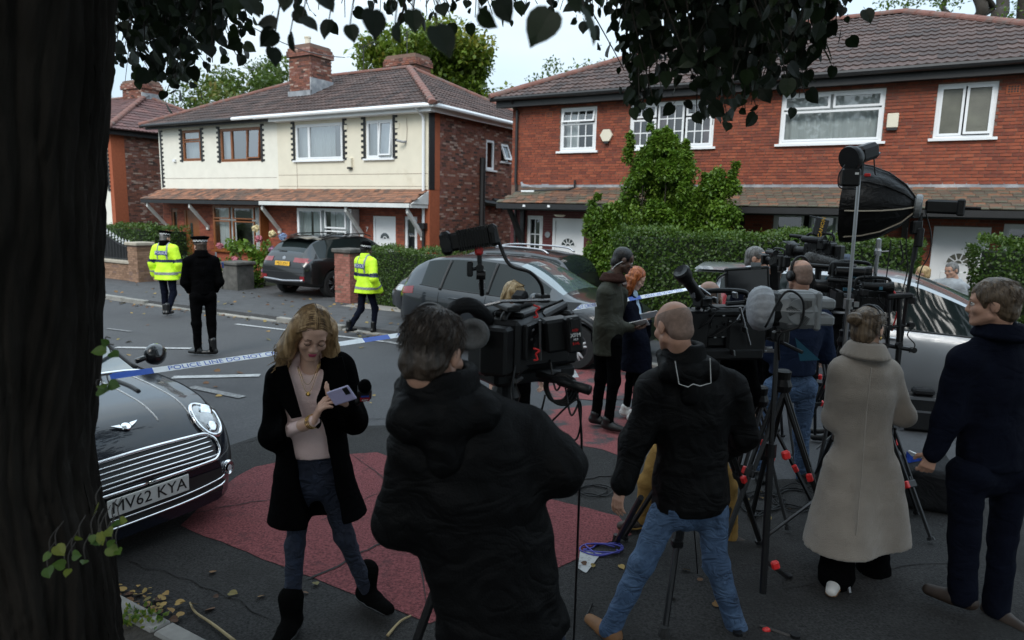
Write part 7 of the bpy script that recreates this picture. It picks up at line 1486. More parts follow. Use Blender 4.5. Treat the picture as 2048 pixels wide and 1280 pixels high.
for sg in (-1,1):
    hx=unit((-.86,-sg*.12,-.5))  # towards the lamp from the front, above
    ctr=np.array([1.62,sg*.54,.695]); a_,b2_,_=basis(hx)
    A=[]
    for rr in (0,.35,.7,1.):
        A.append([ctr+a_*.1*rr*math.cos(t)+b2_*.135*rr*math.sin(t) for t in np.linspace(0,2*math.pi,29)])
    Q=np.array([c.proj(row,hx,.012+.03*(1-(k/3.)**2)) for k,row in enumerate(A)]); b=c.mb(); b.grid(Q,True); hlm=b.obj('headlight',M['clearlens'],c.t,True)
    b=c.mb(); b.tube(c.proj(A[3],hx,.012),.016,8,False); b.obj('chrome_ring',M['chrome'],hlm,True)
    for (o1,o2,rr) in ((.02,.05,.055),(-.02,-.07,.04)):
        q=c.proj([ctr+a_*o1+b2_*o2],hx,.034)[0]; b=c.mb(); b.lathe([(rr,0),(rr*.9,.008),(rr*.55,.004),(0,.01)],q,-hx,18); b.obj('lamp_reflector',M['chrome'],hlm,True)
    fx=unit((-.95,-sg*.3,0)); q=c.proj([np.array([1.7,sg*.57,.385])],fx,.012)[0]; b=c.mb(); b.lathe([(.05,-.01),(.055,.012),(.045,.016)],q,-fx,18); f_=b.obj('fog_lamp',M['chrome'],c.t,True); b=c.mb(); b.lathe([(.043,.012),(0,.02)],q,-fx,16,False); b.obj('lens',M['clearlens'],f_)
gy=.5
def gp2(y,z): return (3,y,z)
Lg=lambda z:gy*(1-.9*max(0,(z-.60)/.1)**2*.25-.12*max(0,(.52-z)/.06))
c.patch('grille',np.linspace(-1,1,21),np.linspace(.505,.665,9),lambda u,v:gp2(u*(.5 if v<.65 else .46),v+.012*(1-u*u)),bd,M['trim'],eps=.006)
ring=[gp2(0,.492),gp2(-.40,.497),gp2(-.505,.51),gp2(-.54,.56),gp2(-.505,.635),gp2(-.4,.668),gp2(0,.685),gp2(.4,.668),gp2(.505,.635),gp2(.54,.56),gp2(.505,.51),gp2(.40,.497),gp2(0,.492)]
c.line('grille_surround',ring,bd,.012,M['chrome'],c.t,8,.012,8)
for i,z in enumerate((.522,.55,.578,.606,.634)):
    c.line('grille_bar',[gp2(y,z+.014*(1-(y/.5)**2)) for y in np.linspace(-.49,.49,9)],bd,.0062,M['chrome'],c.t,6,.012,4)
c.patch('lower_intake',np.linspace(-.52,.52,17),np.linspace(.27,.425,5),lambda u,v:gp2(u,v),bd,M['trim'],eps=.006)
for z in (.325,.275): c.line('chrome_strip',[gp2(y,z+.03*abs(y/.5)**3) for y in np.linspace(-.56,.56,11)],bd,.006 if z>.3 else .009,M['chrome'],c.t,6,.01,4)
c.line('bumper_line',[gp2(y,.47+.02*abs(y/.6)**2) for y in np.linspace(-.74,.74,13)],bd,.005,M['ink'],c.body,6,.001,4)
q,_=c.hit((4,0,.405),bd); c.plate('MV62 KYA',(q[0]+.02,-.0,.412),(1,0,-.03),M['platew'],size=.105)
# bonnet: stripes, washer vents, badge, shut line
for y0,y1 in ((.22,.26),(.46,.5)):
    for sg in (-1,1): c.line('pinstripe',[(.82,sg*y1,3),(1.2,sg*(y1*.5+y0*.5),3),(1.5,sg*y0,3),(1.66,sg*y0*.97,3)],dn,.006,M['stripe'],c.body,4,.001,8)
for sg in (-1,1): c.line('bonnet_vent',[(.92,sg*.34,3),(1.1,sg*.345,3),(1.25,sg*.33,3)],dn,.016,M['trim'],c.body,6,.0,5)
c.line('bonnet_shut_line',[(.8,-.73,3),(1.3,-.705,3),(1.55,-.66,3)],dn,.005,M['ink'],c.body); c.line('bonnet_shut_line',[(.8,.73,3),(1.3,.705,3),(1.55,.66,3)],dn,.005,M['ink'],c.body)
c.line('scuttle_trim',[(.765,y,3) for y in np.linspace(-.66,.66,9)],dn,.012,M['chrome'],c.t,6,.006,4)
q=c.proj([(1.66,0,3)],dn,.008)[0]; b=c.mb(); b.lathe([(0,.01),(.028,.008),(.032,0)],q,(.5,0,.85),18)
for sg in (-1,1): b.prism([q+np.array([.012,sg*.03,-.004]),q+np.array([-.015,sg*.03,.012]),q+np.array([-.022,sg*.085,.014]),q+np.array([-.004,sg*.06,.004])],(.004,0,.006))
b.obj('winged_badge',M['chrome'],c.t,kind='stuff')
for sg in (-1,1):
    b=c.mb(); q=np.array([.52,sg*.9,.98]); b.lathe([(0,-.07),(.06,-.06),(.09,-.01),(.085,.03),(.05,.06),(0,.07)],q,(1,0,0),16); b.tube([q,q-np.array([0,sg*.16,.03])],.022); b.obj('wing_mirror',M['pblack'],c.t,True)
    b=c.mb(); w_=c.proj([(.74,sg*.1,3),(.66,sg*.35,3),(.56,sg*.55,3)],dn,.018); b.tube(w_,.009,5); b.obj('wiper',M['trim'],c.t)
for sg in (-1,1): c.line('pillar_trim',[(.7,sg*.63,3),(.45,sg*.585,3),(.2,sg*.535,3)],dn,.02,M['trim'],c.t,6,.0,5)
for ax in (-1.2,1.25):
    for sg in (-1,1): c.line('arch_trim',[(ax+.37*math.cos(a),sg*2,.29+.37*math.sin(a)) for a in np.linspace(-.1,math.pi+.1,11)],(0,-sg,0),.03,M['trim'],k=3)
# ---------------------------------------------------------------- press equipment
M['gearm']=mk('worn_black_metal',(.012,.012,.013),.38,.4,var=.3,scale=12); M['gearg']=mk('grey_lamp_casing',(.17,.18,.185),.4,var=.1,scale=6); M['redclip']=mk('red_plastic_clip',(.6,.02,.02),.4,var=.05); M['difw']=mk('white_diffuser_cloth',(.3,.31,.33),.6,var=.2,scale=30,bump=.3,bscale=60); M['steel']=mk('steel_tube',(.3,.3,.31),.3,1.,var=.06); M['fur']=mk('grey_fur',(.1,.1,.1),1,var=.5,scale=90,bump=1,bscale=200); M['foamg']=mk('grey_foam',(.1,.1,.1),.95,var=.2,scale=90); M['teal']=mk('teal_strap',(.02,.1,.15),.6); M['yel']=mk('yellow_print',(.65,.36,.02),.5); M['bagblue']=cloth('blue_nylon',(.015,.05,.3),.5); M['bagblack']=cloth('black_nylon',(.012,.012,.013),.6); M['cblue']=mk('purple_blue_cable',(.05,.05,.3),.5); M['softcloth']=cloth('black_softbox_cloth',(.012,.012,.013),.45,.4,40,.2,0,.4); M['lcd']=mk('lcd_face',(.02,.022,.026),.15)
def RotU(az,tilt=0,roll=0):           # columns: x = sideways right, y = forward (az), z up
    a=math.radians(az); y=np.array([math.sin(a)*math.cos(tilt),math.cos(a)*math.cos(tilt),math.sin(tilt)]); x=np.array([math.cos(a),-math.sin(a),0]); z=np.cross(x,y); c,s=math.cos(roll),math.sin(roll); return np.stack([x*c+z*s,y,z*c-x*s],1)
def LB(c,R): return MB(lambda V: V@R.T+np.asarray(c))
def tripod(t,top,foot,spread,mat=None,r=.016,head=True,clips=True,rot=.3,n=3,name='leg'):
    top=np.asarray(top,float); g0=gz(top[1]); mat=mat or M['gearm']
    for k in range(n):
        a=rot+6.283*k/n; e=np.array([top[0]+spread*math.cos(a),top[1]+spread*math.sin(a),0.]); e[2]=gz(e[1])+.03; mid=top+(e-top)*.52
        b=MB(); d=unit(e-top); sd=unit(np.cross(d,(0,0,1)))
        for s in (-1,1): b.tube([top+sd*s*.028,mid+sd*s*.02],r*.75,6)
        b.tube([mid-d*.05,e],r*.9,6); b.box(mid,(.075,.03,.05),np.stack([sd,np.cross(d,sd),d],1),.006); b.cyl(e-d*.02,e+d*.0,r*1.5,r*1.8,8)
        l=b.obj(name,mat,t,kind=None)
        if clips: b=MB(); b.box(mid+sd*.045,(.03,.035,.05),np.stack([sd,np.cross(d,sd),d],1),.006); b.obj('clip',M['redclip'],l)
    if head: b=MB(); b.lathe([(.05,-.04),(.06,0),(.045,.04),(.05,.09),(.035,.1)],top,n=14); b.obj('tripod_head',M['gearblack'],t)
def cable(label,pts,r,mat,cat='cable',name='cable',parent=None,k=8):
    b=MB(); b.tube(spline(pts,k),r,5); o=b.obj(name,mat,parent,True)
    if parent is None: tag(o,label,cat)
    return o
def ring_pts(c,r,R,n=16,turns=1,jit=.0): return [np.asarray(c)+R[:,0]*(r+jit*math.sin(3*t))*math.cos(t)+R[:,2]*(r*1.1)*math.sin(t)+R[:,1]*.01*t for t in np.linspace(0,6.283*turns,int(n*turns))]
def camera(t,c,R,s=1.,vf=True,lensl=.2,seed=0,hh=.19):
    """shoulder broadcast camera: y forward"""
    rg_=np.random.default_rng(seed); B=lambda: LB(c,R*s)
    b=B(); b.box((0,.0,.0),(.13,.3,.19),None,.015); b.box((.072,-.02,.02),(.02,.2,.12),None,.005); b.box((-.072,.02,-.02),(.018,.18,.1),None,.005); b.box((0,.02,.105),(.11,.22,.02),None,.006)
    for i in range(7): b.box((.084,-.08+.03*i,.05-.03*(i%3)),(.008,.018,.014))
    for i in range(5): b.box((-.083,-.05+.03*i,.03-.03*(i%2)),(.006,.016,.016))
    bo=b.obj('camera_body',M['gearblack'],t); smooth_angle(bo,30)
    b=B(); b.lathe([(.045,.15),(.05,.17),(.05,.24),(.058,.25),(.058,.31),(.05,.315),(.052,.15+lensl),(.062,.17+lensl),(.062,.19+lensl),(.0,.18+lensl)],(0,0,.0),(0,1,0),20); l=b.obj('lens',M['gearm'],t); smooth_angle(l,30)
    b=B(); b.box((0,.19+lensl,.0),(.2,.06,.15),None,.01); b.add([(-.12,.25+lensl,.1),(.12,.25+lensl,.1),(.1,.2+lensl,.075),(-.1,.2+lensl,.075)],[[0,1,2,3]]); b.obj('matte_box',M['gearblack'],t)
    b=B(); b.tube(spline([(0,-.13,.09),(0,-.12,hh-.02),(0,-.06,hh),(0,.08,hh),(0,.14,hh-.02),(0,.15,.09)],5),.014,7); b.obj('top_handle',M['gearblack'],t,True)
    b=B(); b.box((0,-.19,0),(.1,.07,.16),None,.01); bt=b.obj('battery',M['gearblack'],t)
    if vf: b=B(); b.tube([(-.05,.12,.13),(-.12,.1,.13)],.014,6); b.cyl((-.13,.13,.13),(-.13,-.05,.125),.03,.036,14); b.lathe([(.036,0),(.05,.03),(.05,.05),(.03,.045)],(-.13,-.05,.125),(0,-1,-.02),16); b.obj('viewfinder',M['gearblack'],t)
    b=B()
    for s_ in (-1,1): b.tube([(s_*.035,-.1,-.12),(s_*.035,.25+lensl*.6,-.12)],.009,6)
    b.obj('rods',M['steel'],t,kind='stuff')
    hm_=hh-.05; b=B(); b.tube([(.05,.0,hm_-.01),(.05,.3,hm_+.01)],.012,7); b.cyl((.05,.1,hm_),(.05,.36,hm_+.015),.019,n=10); b.obj('top_microphone',M['gearblack'],t)
    b=B()
    for k in range(5):
        p=np.array([rg_.uniform(-.08,.08),rg_.uniform(-.15,.1),rg_.uniform(-.05,.12)]); q=p+rg_.normal(size=3)*.1; m_=(p+q)/2+np.array([0,0,-.12])*rg_.random()+rg_.normal(size=3)*.06; b.tube(spline([p,m_,q],6),.0045,4)
    b.obj('loose_leads',M['gearblack'],t,True,kind='stuff')
    b=B()
    for k in range(6): b.box((.0905,rg_.uniform(-.1,.08),rg_.uniform(-.06,.08)),(.003,.012,.006))
    b.obj('marks',M['alloy'],t,kind='stuff')
    return bt
# A. the big camera in front ---------------------------------------------------------------------------------------------
Y=2.5; c=P(1035,682,Y); R=RotU(58)
t=thing('broadcast_camera','large black broadcast camera on tripod before the foreground cameraman','video camera',[c[0],c[1],c[2]-.15]); bt=camera(t,c,RotU(22),1.05,False,.14,1,.125)
b=LB(c,R); 
for (q,sz) in (((.0,.05,-.015),(.17,.17,.16)),((.02,-.13,-.03),(.13,.12,.14)),((.0,.19,-.03),(.13,.1,.13)),((-.02,.05,-.125),(.17,.36,.05)),((.09,.06,-.02),(.03,.22,.12))): b.box(q,sz,None,.012)
b.obj('rig_body',M['gearblack'],t)
e=P(950,668,Y-.25); b=MB(); ax=unit(e-c+np.array([.0,-.1,0])); b.tube([e-ax*.16,e-ax*.02],.03,12); b.obj('viewfinder',M['gearblack'],t,True); b=MB(); b.lathe([(.03,-.03),(.052,.0),(.054,.025),(.036,.03),(.026,.01),(0,.0)],e,unit(np.array([-.25,-.9,.1])),20); b.obj('eye_cup',M['foamg'],t,True)
b=MB(); k=P(1146,668,Y-.1); Rk=RotU(165,0,-.12); b.box(k,(.058,.05,.13),Rk,.008); b.box(k+np.array([-.06,.05,-.01]),(.1,.09,.12),Rk,.01); bb_=b.obj('battery_pack',M['gearblack'],t)
kf=k+Rk[:,1]*.0265; Rt=np.stack([-Rk[:,0],Rk[:,2],Rk[:,1]],1)
for (tx,dz,sz,mt) in (('XFM',.0,.02,'white_ink'),('RED',.018,.012,'redclip'),('E-HL',-.03,.013,'redclip'),('HL9',-.015,.01,'white_ink')): text(bb_,tx,kf+Rk[:,2]*dz,Rt,sz,M[mt])
b=MB(); b.box(kf+Rk[:,2]*.042,(.03,.004,.03),Rk); b.box(kf+Rk[:,2]*.052+Rk[:,0]*.012,(.008,.012,.02),Rk); b.obj('battery_catch',M['gearm'],bb_,kind='stuff')
for (u,v) in ((1072,622),(1072,708),(965,640)): b=MB(); q=P(u,v,Y-.16); b.tube(spline([q+np.array([-.01,0,.02]),q+np.array([.012,0,.012]),q,q+np.array([.006,0,-.02]),q+np.array([-.008,0,-.022])],4),.0035,5); b.obj('red_tie',M['redclip'],t,True)
b=MB(); 
for (u0,v0,u1,v1) in ((905,626,1010,602),(1000,603,1100,600),(1005,735,1060,650),(1080,640,1080,720)): b.tube([P(u0,v0,Y-.14),P(u1,v1,Y-.12)],.006,6)
b.obj('support_rods',M['steel'],t,kind='stuff')
b=MB(); b.box(P(1040,594,Y-.08),(.05,.05,.035),RotU(30,.5),.008); b.box(P(1010,612,Y-.05),(.2,.05,.018),RotU(70),.004); b.box(P(1085,596,Y-.05),(.05,.04,.03),RotU(60),.004); b.obj('top_plate',M['gearblack'],t)
b=MB(); b.tube(spline([P(890,640,Y-.1),P(915,615,Y-.2),P(945,612,Y-.2),P(975,640,Y-.12)],6),.028,8); b.obj('shoulder_strap',M['bagblack'],t,True)
b=MB(); b.tube([P(955,738,Y),P(1120,752,Y)],.03,8); b.tube([P(1075,748,Y-.06),P(1178,780,Y-.22)],.013,8); b.tube([P(1120,762,Y-.12),P(1178,780,Y-.22)],.019,8); b.obj('pan_handle',M['gearblack'],t,True)
for k_ in range(4): cable('',ring_pts(P(1112+4*k_,783,Y-.1),.045+.004*k_,RotU(10),jit=.004),.006,M['gearblack'],parent=t,name='coiled_lead',k=2)
cable('',[P(1090,790,Y-.1),P(1080,860,Y-.1),P(1150,800,Y-.12),P(1162,830,Y-.1),P(1150,880,Y-.1),P(1105,850,Y-.1)],.004,M['gearblack'],parent=t,name='loose_lead')
cable('',[P(1155,790,Y-.12),P(1163,880,Y-.1),P(1158,1000,Y-.05),[*P(1155,1080,Y+.15)[:2],.35],[*P(1150,1090,Y+.6)[:2],.02],[*P(1190,1090,Y+1.)[:2],.012]],.005,M['gearblack'],parent=t,name='hanging_lead')
tp=P(1010,790,Y+.03); tripod(t,tp,0,.5,r=.02,clips=False,rot=-.75); 
for (u,v) in ((1100,770),(1130,820),(985,760)): cable('',[P(u,v-50,Y-.05),P(u+12,v+10,Y-.1),P(u+30,v-20,Y-.08)],.004,M['gearblack'],parent=t,name='loose_lead')
# lamp on the arm above it
c=P(940,478,Y-.05); R=RotU(92,.2,0); t=thing('camera_light','black finned light on an articulated arm above the large camera','light',P(962,592,Y))
b=LB(c,R); b.box((0,0,0),(.05,.15,.065),None,.01); 
for i in range(14): b.box((0,-.04+.0088*i,.0),(.062,.0042,.077))
b.box((0,-.085,0),(.07,.04,.085),None,.012); b.box((0,.085,.0),(.066,.035,.08),None,.012); h=b.obj('lamp_housing',M['gearblack'],t); b=LB(c,R)
b.cyl((-.03,-.085,0),(-.04,-.085,0),.02,n=14); b.cyl((.03,-.085,0),(.04,-.085,0),.02,n=14); b.cyl((.03,.085,.02),(.04,.085,.02),.012,n=12); b.obj('knob',M['gearm'],h,kind='stuff')
b=MB(); q=P(958,500,Y-.05); b.box(q,(.03,.03,.035),None,.006); b.obj('mount',M['redclip'],t)
b=MB(); j0,j1,j2,j3=P(958,505,Y-.05),P(960,535,Y-.05),P(962,550,Y-.05),P(964,590,Y); b.tube([j0,j1],.009,8); b.tube([j2,j3],.009,8); b.lathe([(.0,-.014),(.014,-.014),(.014,.014),(0,.014)],j1,(0,1,0),12); b.box(P(940,538,Y-.06),(.022,.02,.055),None,.005); b.tube([P(945,538,Y-.06),j1],.008,6); b.lathe([(0,-.016),(.017,-.016),(.017,.016),(0,.016)],j2,(1,0,0),12); b.obj('arm',M['gearm'],t)
b=MB(); b.cyl(P(963,565,Y-.01),P(964,578,Y-.01),.013,n=10); b.obj('arm_collar',M['steel'],t)
cable('',[P(988,452,Y-.05),P(1000,490,Y-.05),P(1020,530,Y-.08),P(1060,545,Y-.1),P(1082,570,Y-.08),P(1086,600,Y-.05)],.007,M['gearblack'],parent=t,name='power_lead')
# B. shoulder camera at the crouching operator ------------------------------------------------------------------------------
Y=4.0; c=P(1440,655,Y); t=thing('broadcast_camera','black video camera with tilted viewfinder hiding the crouched operator','video camera',[c[0],c[1],c[2]-.2]); camera(t,c,RotU(80),1.15,False,.12,2)
b=LB(c,RotU(80)*1.)
for (q,sz) in (((0,-.2,.0),(.2,.18,.22)),((.02,.12,-.05),(.18,.25,.2)),((.05,-.02,-.14),(.14,.5,.07)),((.08,.02,.1),(.05,.3,.05))): b.box(q,sz,None,.015)
b.obj('rig_body',M['gearblack'],t)
p0,p1=P(1405,603,Y-.1),P(1366,548,Y-.2); d=unit(p1-p0); b=MB(); b.cyl(p0,p1-d*.05,.03,.034,14); b.lathe([(.034,-.05),(.046,-.02),(.05,.02),(.042,.03),(.0,.02)],p1,d,16); b.box(p0,(.08,.09,.06),RotU(60),.01); v_=b.obj('viewfinder',M['gearblack'],t); smooth_angle(v_,40)
b=MB(); rr=np.random.default_rng(8)
for k_ in range(9):
    p=P(rr.uniform(1380,1495),rr.uniform(600,700),Y-.12); q=P(rr.uniform(1380,1500),rr.uniform(600,720),Y-.1); b.tube(spline([p,(p+q)/2+rr.normal(size=3)*.05-[0,0,.06],q],6),.0055,4)
b.obj('loose_leads',M['gearblack'],t,True,kind='stuff')
b=MB()
for (u0,v0,u1,v1) in ((1480,615,1500,690),(1400,575,1420,590),(1500,600,1475,640)): b.tube([P(u0,v0,Y-.14),P(u1,v1,Y-.12)],.007,6)
for (u,v) in ((1385,590),(1430,600),(1470,590),(1395,690),(1465,705),(1490,660)): b.box(P(u,v,Y-.15),(.05,.012,.035),RotU(80,.2),.003)
b.obj('metal_fittings',M['steel'],t,kind='stuff')
b=MB(); b.tube([P(1430,700,Y),P(1425,790,Y)],.035,8); b.obj('post',M['gearm'],t); tripod(t,P(1425,800,Y),0,.52,r=.019,rot=.5)
# C. flat lamp panel with flaps -----------------------------------------------------------------------------------------------
Y=4.8; c=P(1494,561,Y); R=RotU(190,.05,-.1); t=thing('panel_light','flat black lamp panel with open flap above the shoulder camera','light',P(1500,600,Y))
b=LB(c,R); b.box((0,0,0),(.3,.05,.19),None,.008); pb_=b.obj('panel_body',M['gearblack'],t); b=LB(c,R); b.box((0,.027,0),(.26,.004,.15)); b.obj('lamp_face',M['lcd'],pb_)
b=LB(c,R); b.add([(-.15,.03,.095),(.15,.03,.095),(.15,.12,.098),(-.15,.12,.098)],[[0,1,2,3],[3,2,1,0]]); b.add([(-.152,.03,-.095),(-.152,.03,.095),(-.19,.08,.12),(-.19,.08,-.11)],[[0,1,2,3],[3,2,1,0]]); b.obj('flaps',M['gearm'],t); b=MB(); b.box(P(1512,532,Y-.05),(.07,.01,.05),RotU(180,.3)); b.obj('white_clip',M['gearg'],t)
b=MB(); b.tube([P(1490,592,Y),P(1488,640,Y),P(1487,700,Y)],.012,6); b.obj('stem',M['gearm'],t); tripod(t,P(1487,700,Y),0,.45,r=.013,head=False,rot=1.2)
cable('',[P(1455,545,Y-.05),P(1435,560,Y-.05),P(1430,600,Y-.05),P(1445,630,Y-.05)],.006,M['gearblack'],parent=t,name='power_lead')
# D. the lamp with a white diffuser cap on a light stand, nearest -----------------------------------------------------------------
Y=3.35; c=P(1583,618,Y); R=RotU(-82,-.02,0); t=thing('studio_light','grey studio lamp with white diffuser cap on black stand with red clips','light',[*G(1525,1262)[:2],0])
b=LB(c,R); b.lathe([(.0,-.1),(.088,-.1),(.098,-.07),(.1,.04),(.09,.075),(.085,.09)],(0,0,0),(0,1,0),10); b.box((0,-.03,0),(.17,.15,.17),None,.02); k_=b.obj('lamp_body',M['gearg'],t); smooth_angle(k_,30)
b=LB(c,R); b.lathe([(.089,.06),(.094,.1),(.094,.13)],(0,0,0),(0,1,0),18,False); b.box((0,.085,0),(.15,.05,.15),None,.02); b.obj('bezel',M['gearblack'],t)
b=LB(c,R); A=[]
for rr_,hh_ in ((.098,.1),(.108,.125),(.11,.15),(.1,.18),(.075,.2),(.04,.21),(.005,.212)): A.append([((rr_+.004*math.sin(14*t_))*math.cos(t_),hh_,(rr_+.004*math.sin(14*t_))*math.sin(t_)) for t_ in np.linspace(0,6.283,43)])
b.grid(np.array(A)); b.obj('diffuser_cap',M['difw'],t,True)
b=LB(c,R); b.cyl((-.086,-.02,0),(-.095,-.02,0),.064,n=24); f_=b.obj('fan_grille',M['gearg'],t); b=LB(c,R)
for i in range(3):
    a0=math.radians(90+120*i)
    for j in range(7):
        a=a0+math.radians(60); o1=.01+.007*j; 
        x0=math.cos(a)*o1; z0=math.sin(a)*o1; L_=.052*(1-j*.07); dx,dz=math.cos(a0+math.radians(0)),math.sin(a0); b.box((-.0965,-.02+x0+dx*L_/2*.9,z0+dz*L_/2*.9),(.003,L_,.0032),np.array([[1,0,0],[0,dx,-dz],[0,dz,dx]]))
b.obj('grille_slots',M['ink'],f_,kind='stuff')
b=LB(c,R); b.box((0,-.14,.035),(.15,.09,.05),None,.01); b.box((0,-.14,-.045),(.15,.09,.05),None,.01); b.box((0,-.105,0),(.17,.03,.19),None,.01); b.obj('rear_block',M['gearg'],t)
cable('',[P(1530,655,Y-.12),P(1570,585,Y-.13),P(1605,600,Y-.13),P(1600,650,Y-.12),P(1560,670,Y-.1),P(1558,720,Y-.05)],.006,M['gearblack'],parent=t,name='power_lead')
base=G(1518,1275); base[2]=0; top_=P(1556,655,Y); b=MB(); foot_=np.array([base[0]+.0,base[1]-.0,.25]); mid1=top_+(foot_-top_)*.45; b.tube([top_,mid1],.013,8); b.tube([mid1,foot_],.019,8); b.cyl(mid1-np.array([0,0,.04]),mid1+np.array([0,0,.03]),.027,n=10); b.obj('pole',M['gearm'],t)
b=MB(); b.box(P(1556,672,Y),(.05,.06,.05),None,.008); b.tube([P(1553,680,Y-.0),P(1605,705,Y-.12)],.009,6); b.obj('stand_head',M['gearm'],t)
for (u,v) in ((1560,910),(1539,1130),(1522,1263)): q=P(u,v,Y-.05); b=MB(); b.box(q+np.array([.03,0,0]),(.04,.03,.045),RotU(0,0,.3),.008); b.obj('clip',M['redclip'],t)
for (a,b0,e) in (((1535,1125),.0,(1576,1155)),((1520,1262),.0,(1475,1270)),((1520,1250),0,(1590,1275))):
    p=P(a[0],a[1],Y-.02); q=G(e[0],e[1]); b=MB(); b.tube([p,q],.013,6); b.cyl(q,q+np.array([0,0,.02]),.026,n=8); b.obj('leg',M['gearm'],t)
b=MB(); q=[P(1545,700,Y-.1),P(1525,760,Y-.1),P(1600,700,Y-.1),P(1640,690,Y-.15)]; b.add([P(1590,675,Y-.05),P(1640,720,Y),P(1600,722,Y-.02)],[[0,1,2],[2,1,0]]); b.obj('strap',M['teal'],t)
# E. flash head on a chrome stand -----------------------------------------------------------------------------------------------
Y=4.05; t=thing('flash_light','black flash head on a tall chrome stand left of the softbox','light',[*P(1652,1125,Y)[:2],0]); c=P(1722,310,Y); R=RotU(66,.28)
b=LB(c,R); b.lathe([(0,-.1),(.07,-.1),(.073,-.08),(.062,-.05),(.05,-.03),(.045,-.03)],(0,0,0),(0,1,0),20); b.box((0,.04,.005),(.085,.15,.095),None,.02); h=b.obj('flash_body',M['gearblack'],t); smooth_angle(h,35)
b=LB(c,R); b.box((.0,.117,.02),(.05,.004,.03)); b.obj('display',M['gearg'],h); b=LB(c,R)
for i in range(3): b.cyl((-.02+.02*i,.115,-.02),(-.02+.02*i,.125,-.02),.008,n=8)
b.obj('dials',M['steel'],h,kind='stuff')
b=MB(); b.tube([P(1722,322,Y),P(1719,350,Y)],.02,8); b.box(P(1700,355,Y-.05),(.1,.07,.1),RotU(10),.01); q=b.obj('power_pack',M['gearblack'],t); b=MB(); b.box(P(1714,347,Y-.09),(.02,.004,.012),RotU(10)); b.obj('white_tag',M['white_ink'],q)
b=MB(); b.box(P(1735,350,Y-.05),(.035,.02,.018),RotU(30),.004); b.obj('knob',M['redclip'],t)
gp0=np.array([*P(1652,1125,Y)[:2],0.02]); tp0=P(1719,345,Y); b=MB(); b.tube([tp0,tp0+(gp0-tp0)*.32],.011,8); b.tube([tp0+(gp0-tp0)*.32,tp0+(gp0-tp0)*.66],.014,8); b.tube([tp0+(gp0-tp0)*.66,gp0],.017,8); b.obj('pole',M['steel'],t)
b=MB(); 
for f in (.32,.66): q=tp0+(gp0-tp0)*f; b.cyl(q-np.array([0,0,.03]),q+np.array([0,0,.03]),.028,n=10); b.box(q+np.array([.035,-.02,0]),(.03,.02,.03))
b.obj('collars',M['steel'],t,kind='stuff'); 
for a in (.4,2.5,4.6):
    b=MB(); q=tp0+(gp0-tp0)*.8; e=np.array([gp0[0]+.4*math.cos(a),gp0[1]+.4*math.sin(a),.02]); b.tube([q,e],.011,6); b.obj('leg',M['steel'],t)
cable('',[P(1690,330,Y-.08),P(1678,350,Y-.08),P(1680,375,Y-.08),P(1712,378,Y-.05)],.004,M['gearblack'],parent=t,name='lead'); cable('',[P(1748,318,Y-.05),P(1750,345,Y-.05),P(1752,350,Y-.03)],.004,M['gearblack'],parent=t,name='lead')
# F. softbox -----------------------------------------------------------------------------------------------------------------------
Y=5.1; apex=P(1838,412,Y); t=thing('softbox','black octagonal softbox lamp on a black stand above the silver car','softbox',[*P(1800,700,Y)[:2],gz(Y)]); ax=unit(np.array([-.84,.52,.03])); a_,b_,_=basis(ax)
A=[]; n8=8
for f,rr_ in ((0.03,.06),(.1,.15),(.22,.235),(.34,.28),(.46,.3),(.5,.298)):
    A.append([apex+ax*f+(a_*math.cos(t_)+b_*math.sin(t_))*rr_*(1-.06*(1-abs(math.cos(4*t_)))) for t_ in np.linspace(0,6.283,33)])
b=MB(); b.grid(np.array(A)); b.grid(np.array(A)*1.0+0,True); b.obj('softbox_shell',M['softcloth'],t,True)
b=MB(); b.add([apex+ax*.47+(a_*math.cos(t_)+b_*math.sin(t_))*.285 for t_ in np.linspace(0,6.283,25)[:-1]],[list(range(24))]); b.obj('front_diffuser',M['difw'],t)
for k_ in range(8):
    t_=6.283*k_/8+.2; b=MB(); b.tube([np.array(apex+ax*f+(a_*math.cos(t_)+b_*math.sin(t_))*(rr_+.004)) for f,rr_ in ((.03,.06),(.1,.15),(.22,.235),(.34,.28),(.46,.3))],.006,5); b.obj('rib',M['cap'] if k_ in(4,5) else M['softcloth'],t)
b=MB(); b.lathe([(.07,.0),(.085,.01),(.085,.04),(.07,.05)],apex-ax*.02,ax,20); b.obj('mount_ring',M['gearg'],t)
b=MB(); c=apex-ax*.16+np.array([0,0,-.0]); Rl=np.stack([np.cross(ax,(0,0,1)),ax,[0,0,1.]],1); b.box(c,(.1,.24,.1),Rl,.015); b.box(c-ax*.1,(.12,.05,.12),Rl,.01); h=b.obj('lamp_body',M['gearblack'],t); smooth_angle(h,30); b=MB(); b.tube([c-ax*.12,c-ax*.22],.012,6); b.obj('tilt_handle',M['gearblack'],t)
gp0=np.array([*P(1800,700,Y)[:2],gz(Y)]); tp0=apex-ax*.02+np.array([0,0,-.1]); k1=P(1812,600,Y); b=MB(); b.tube([tp0+np.array([0,0,.05]),k1,[*gp0[:2],.3]],.013,8); b.tube([tp0,tp0+(k1-tp0)*.5],.019,8); b.obj('pole',M['gearm'],t)
b=MB(); b.box(P(1832,455,Y-.06),(.07,.06,.1),None,.01); b.box(P(1838,475,Y-.08),(.05,.05,.14),None,.01); b.obj('bracket',M['gearblack'],t)
for a in (.2,2.3,4.4): b=MB(); b.tube([[*gp0[:2],.5],[gp0[0]+.45*math.cos(a),gp0[1]+.45*math.sin(a),gz(Y)+.02]],.012,6); b.obj('leg',M['gearm'],t)
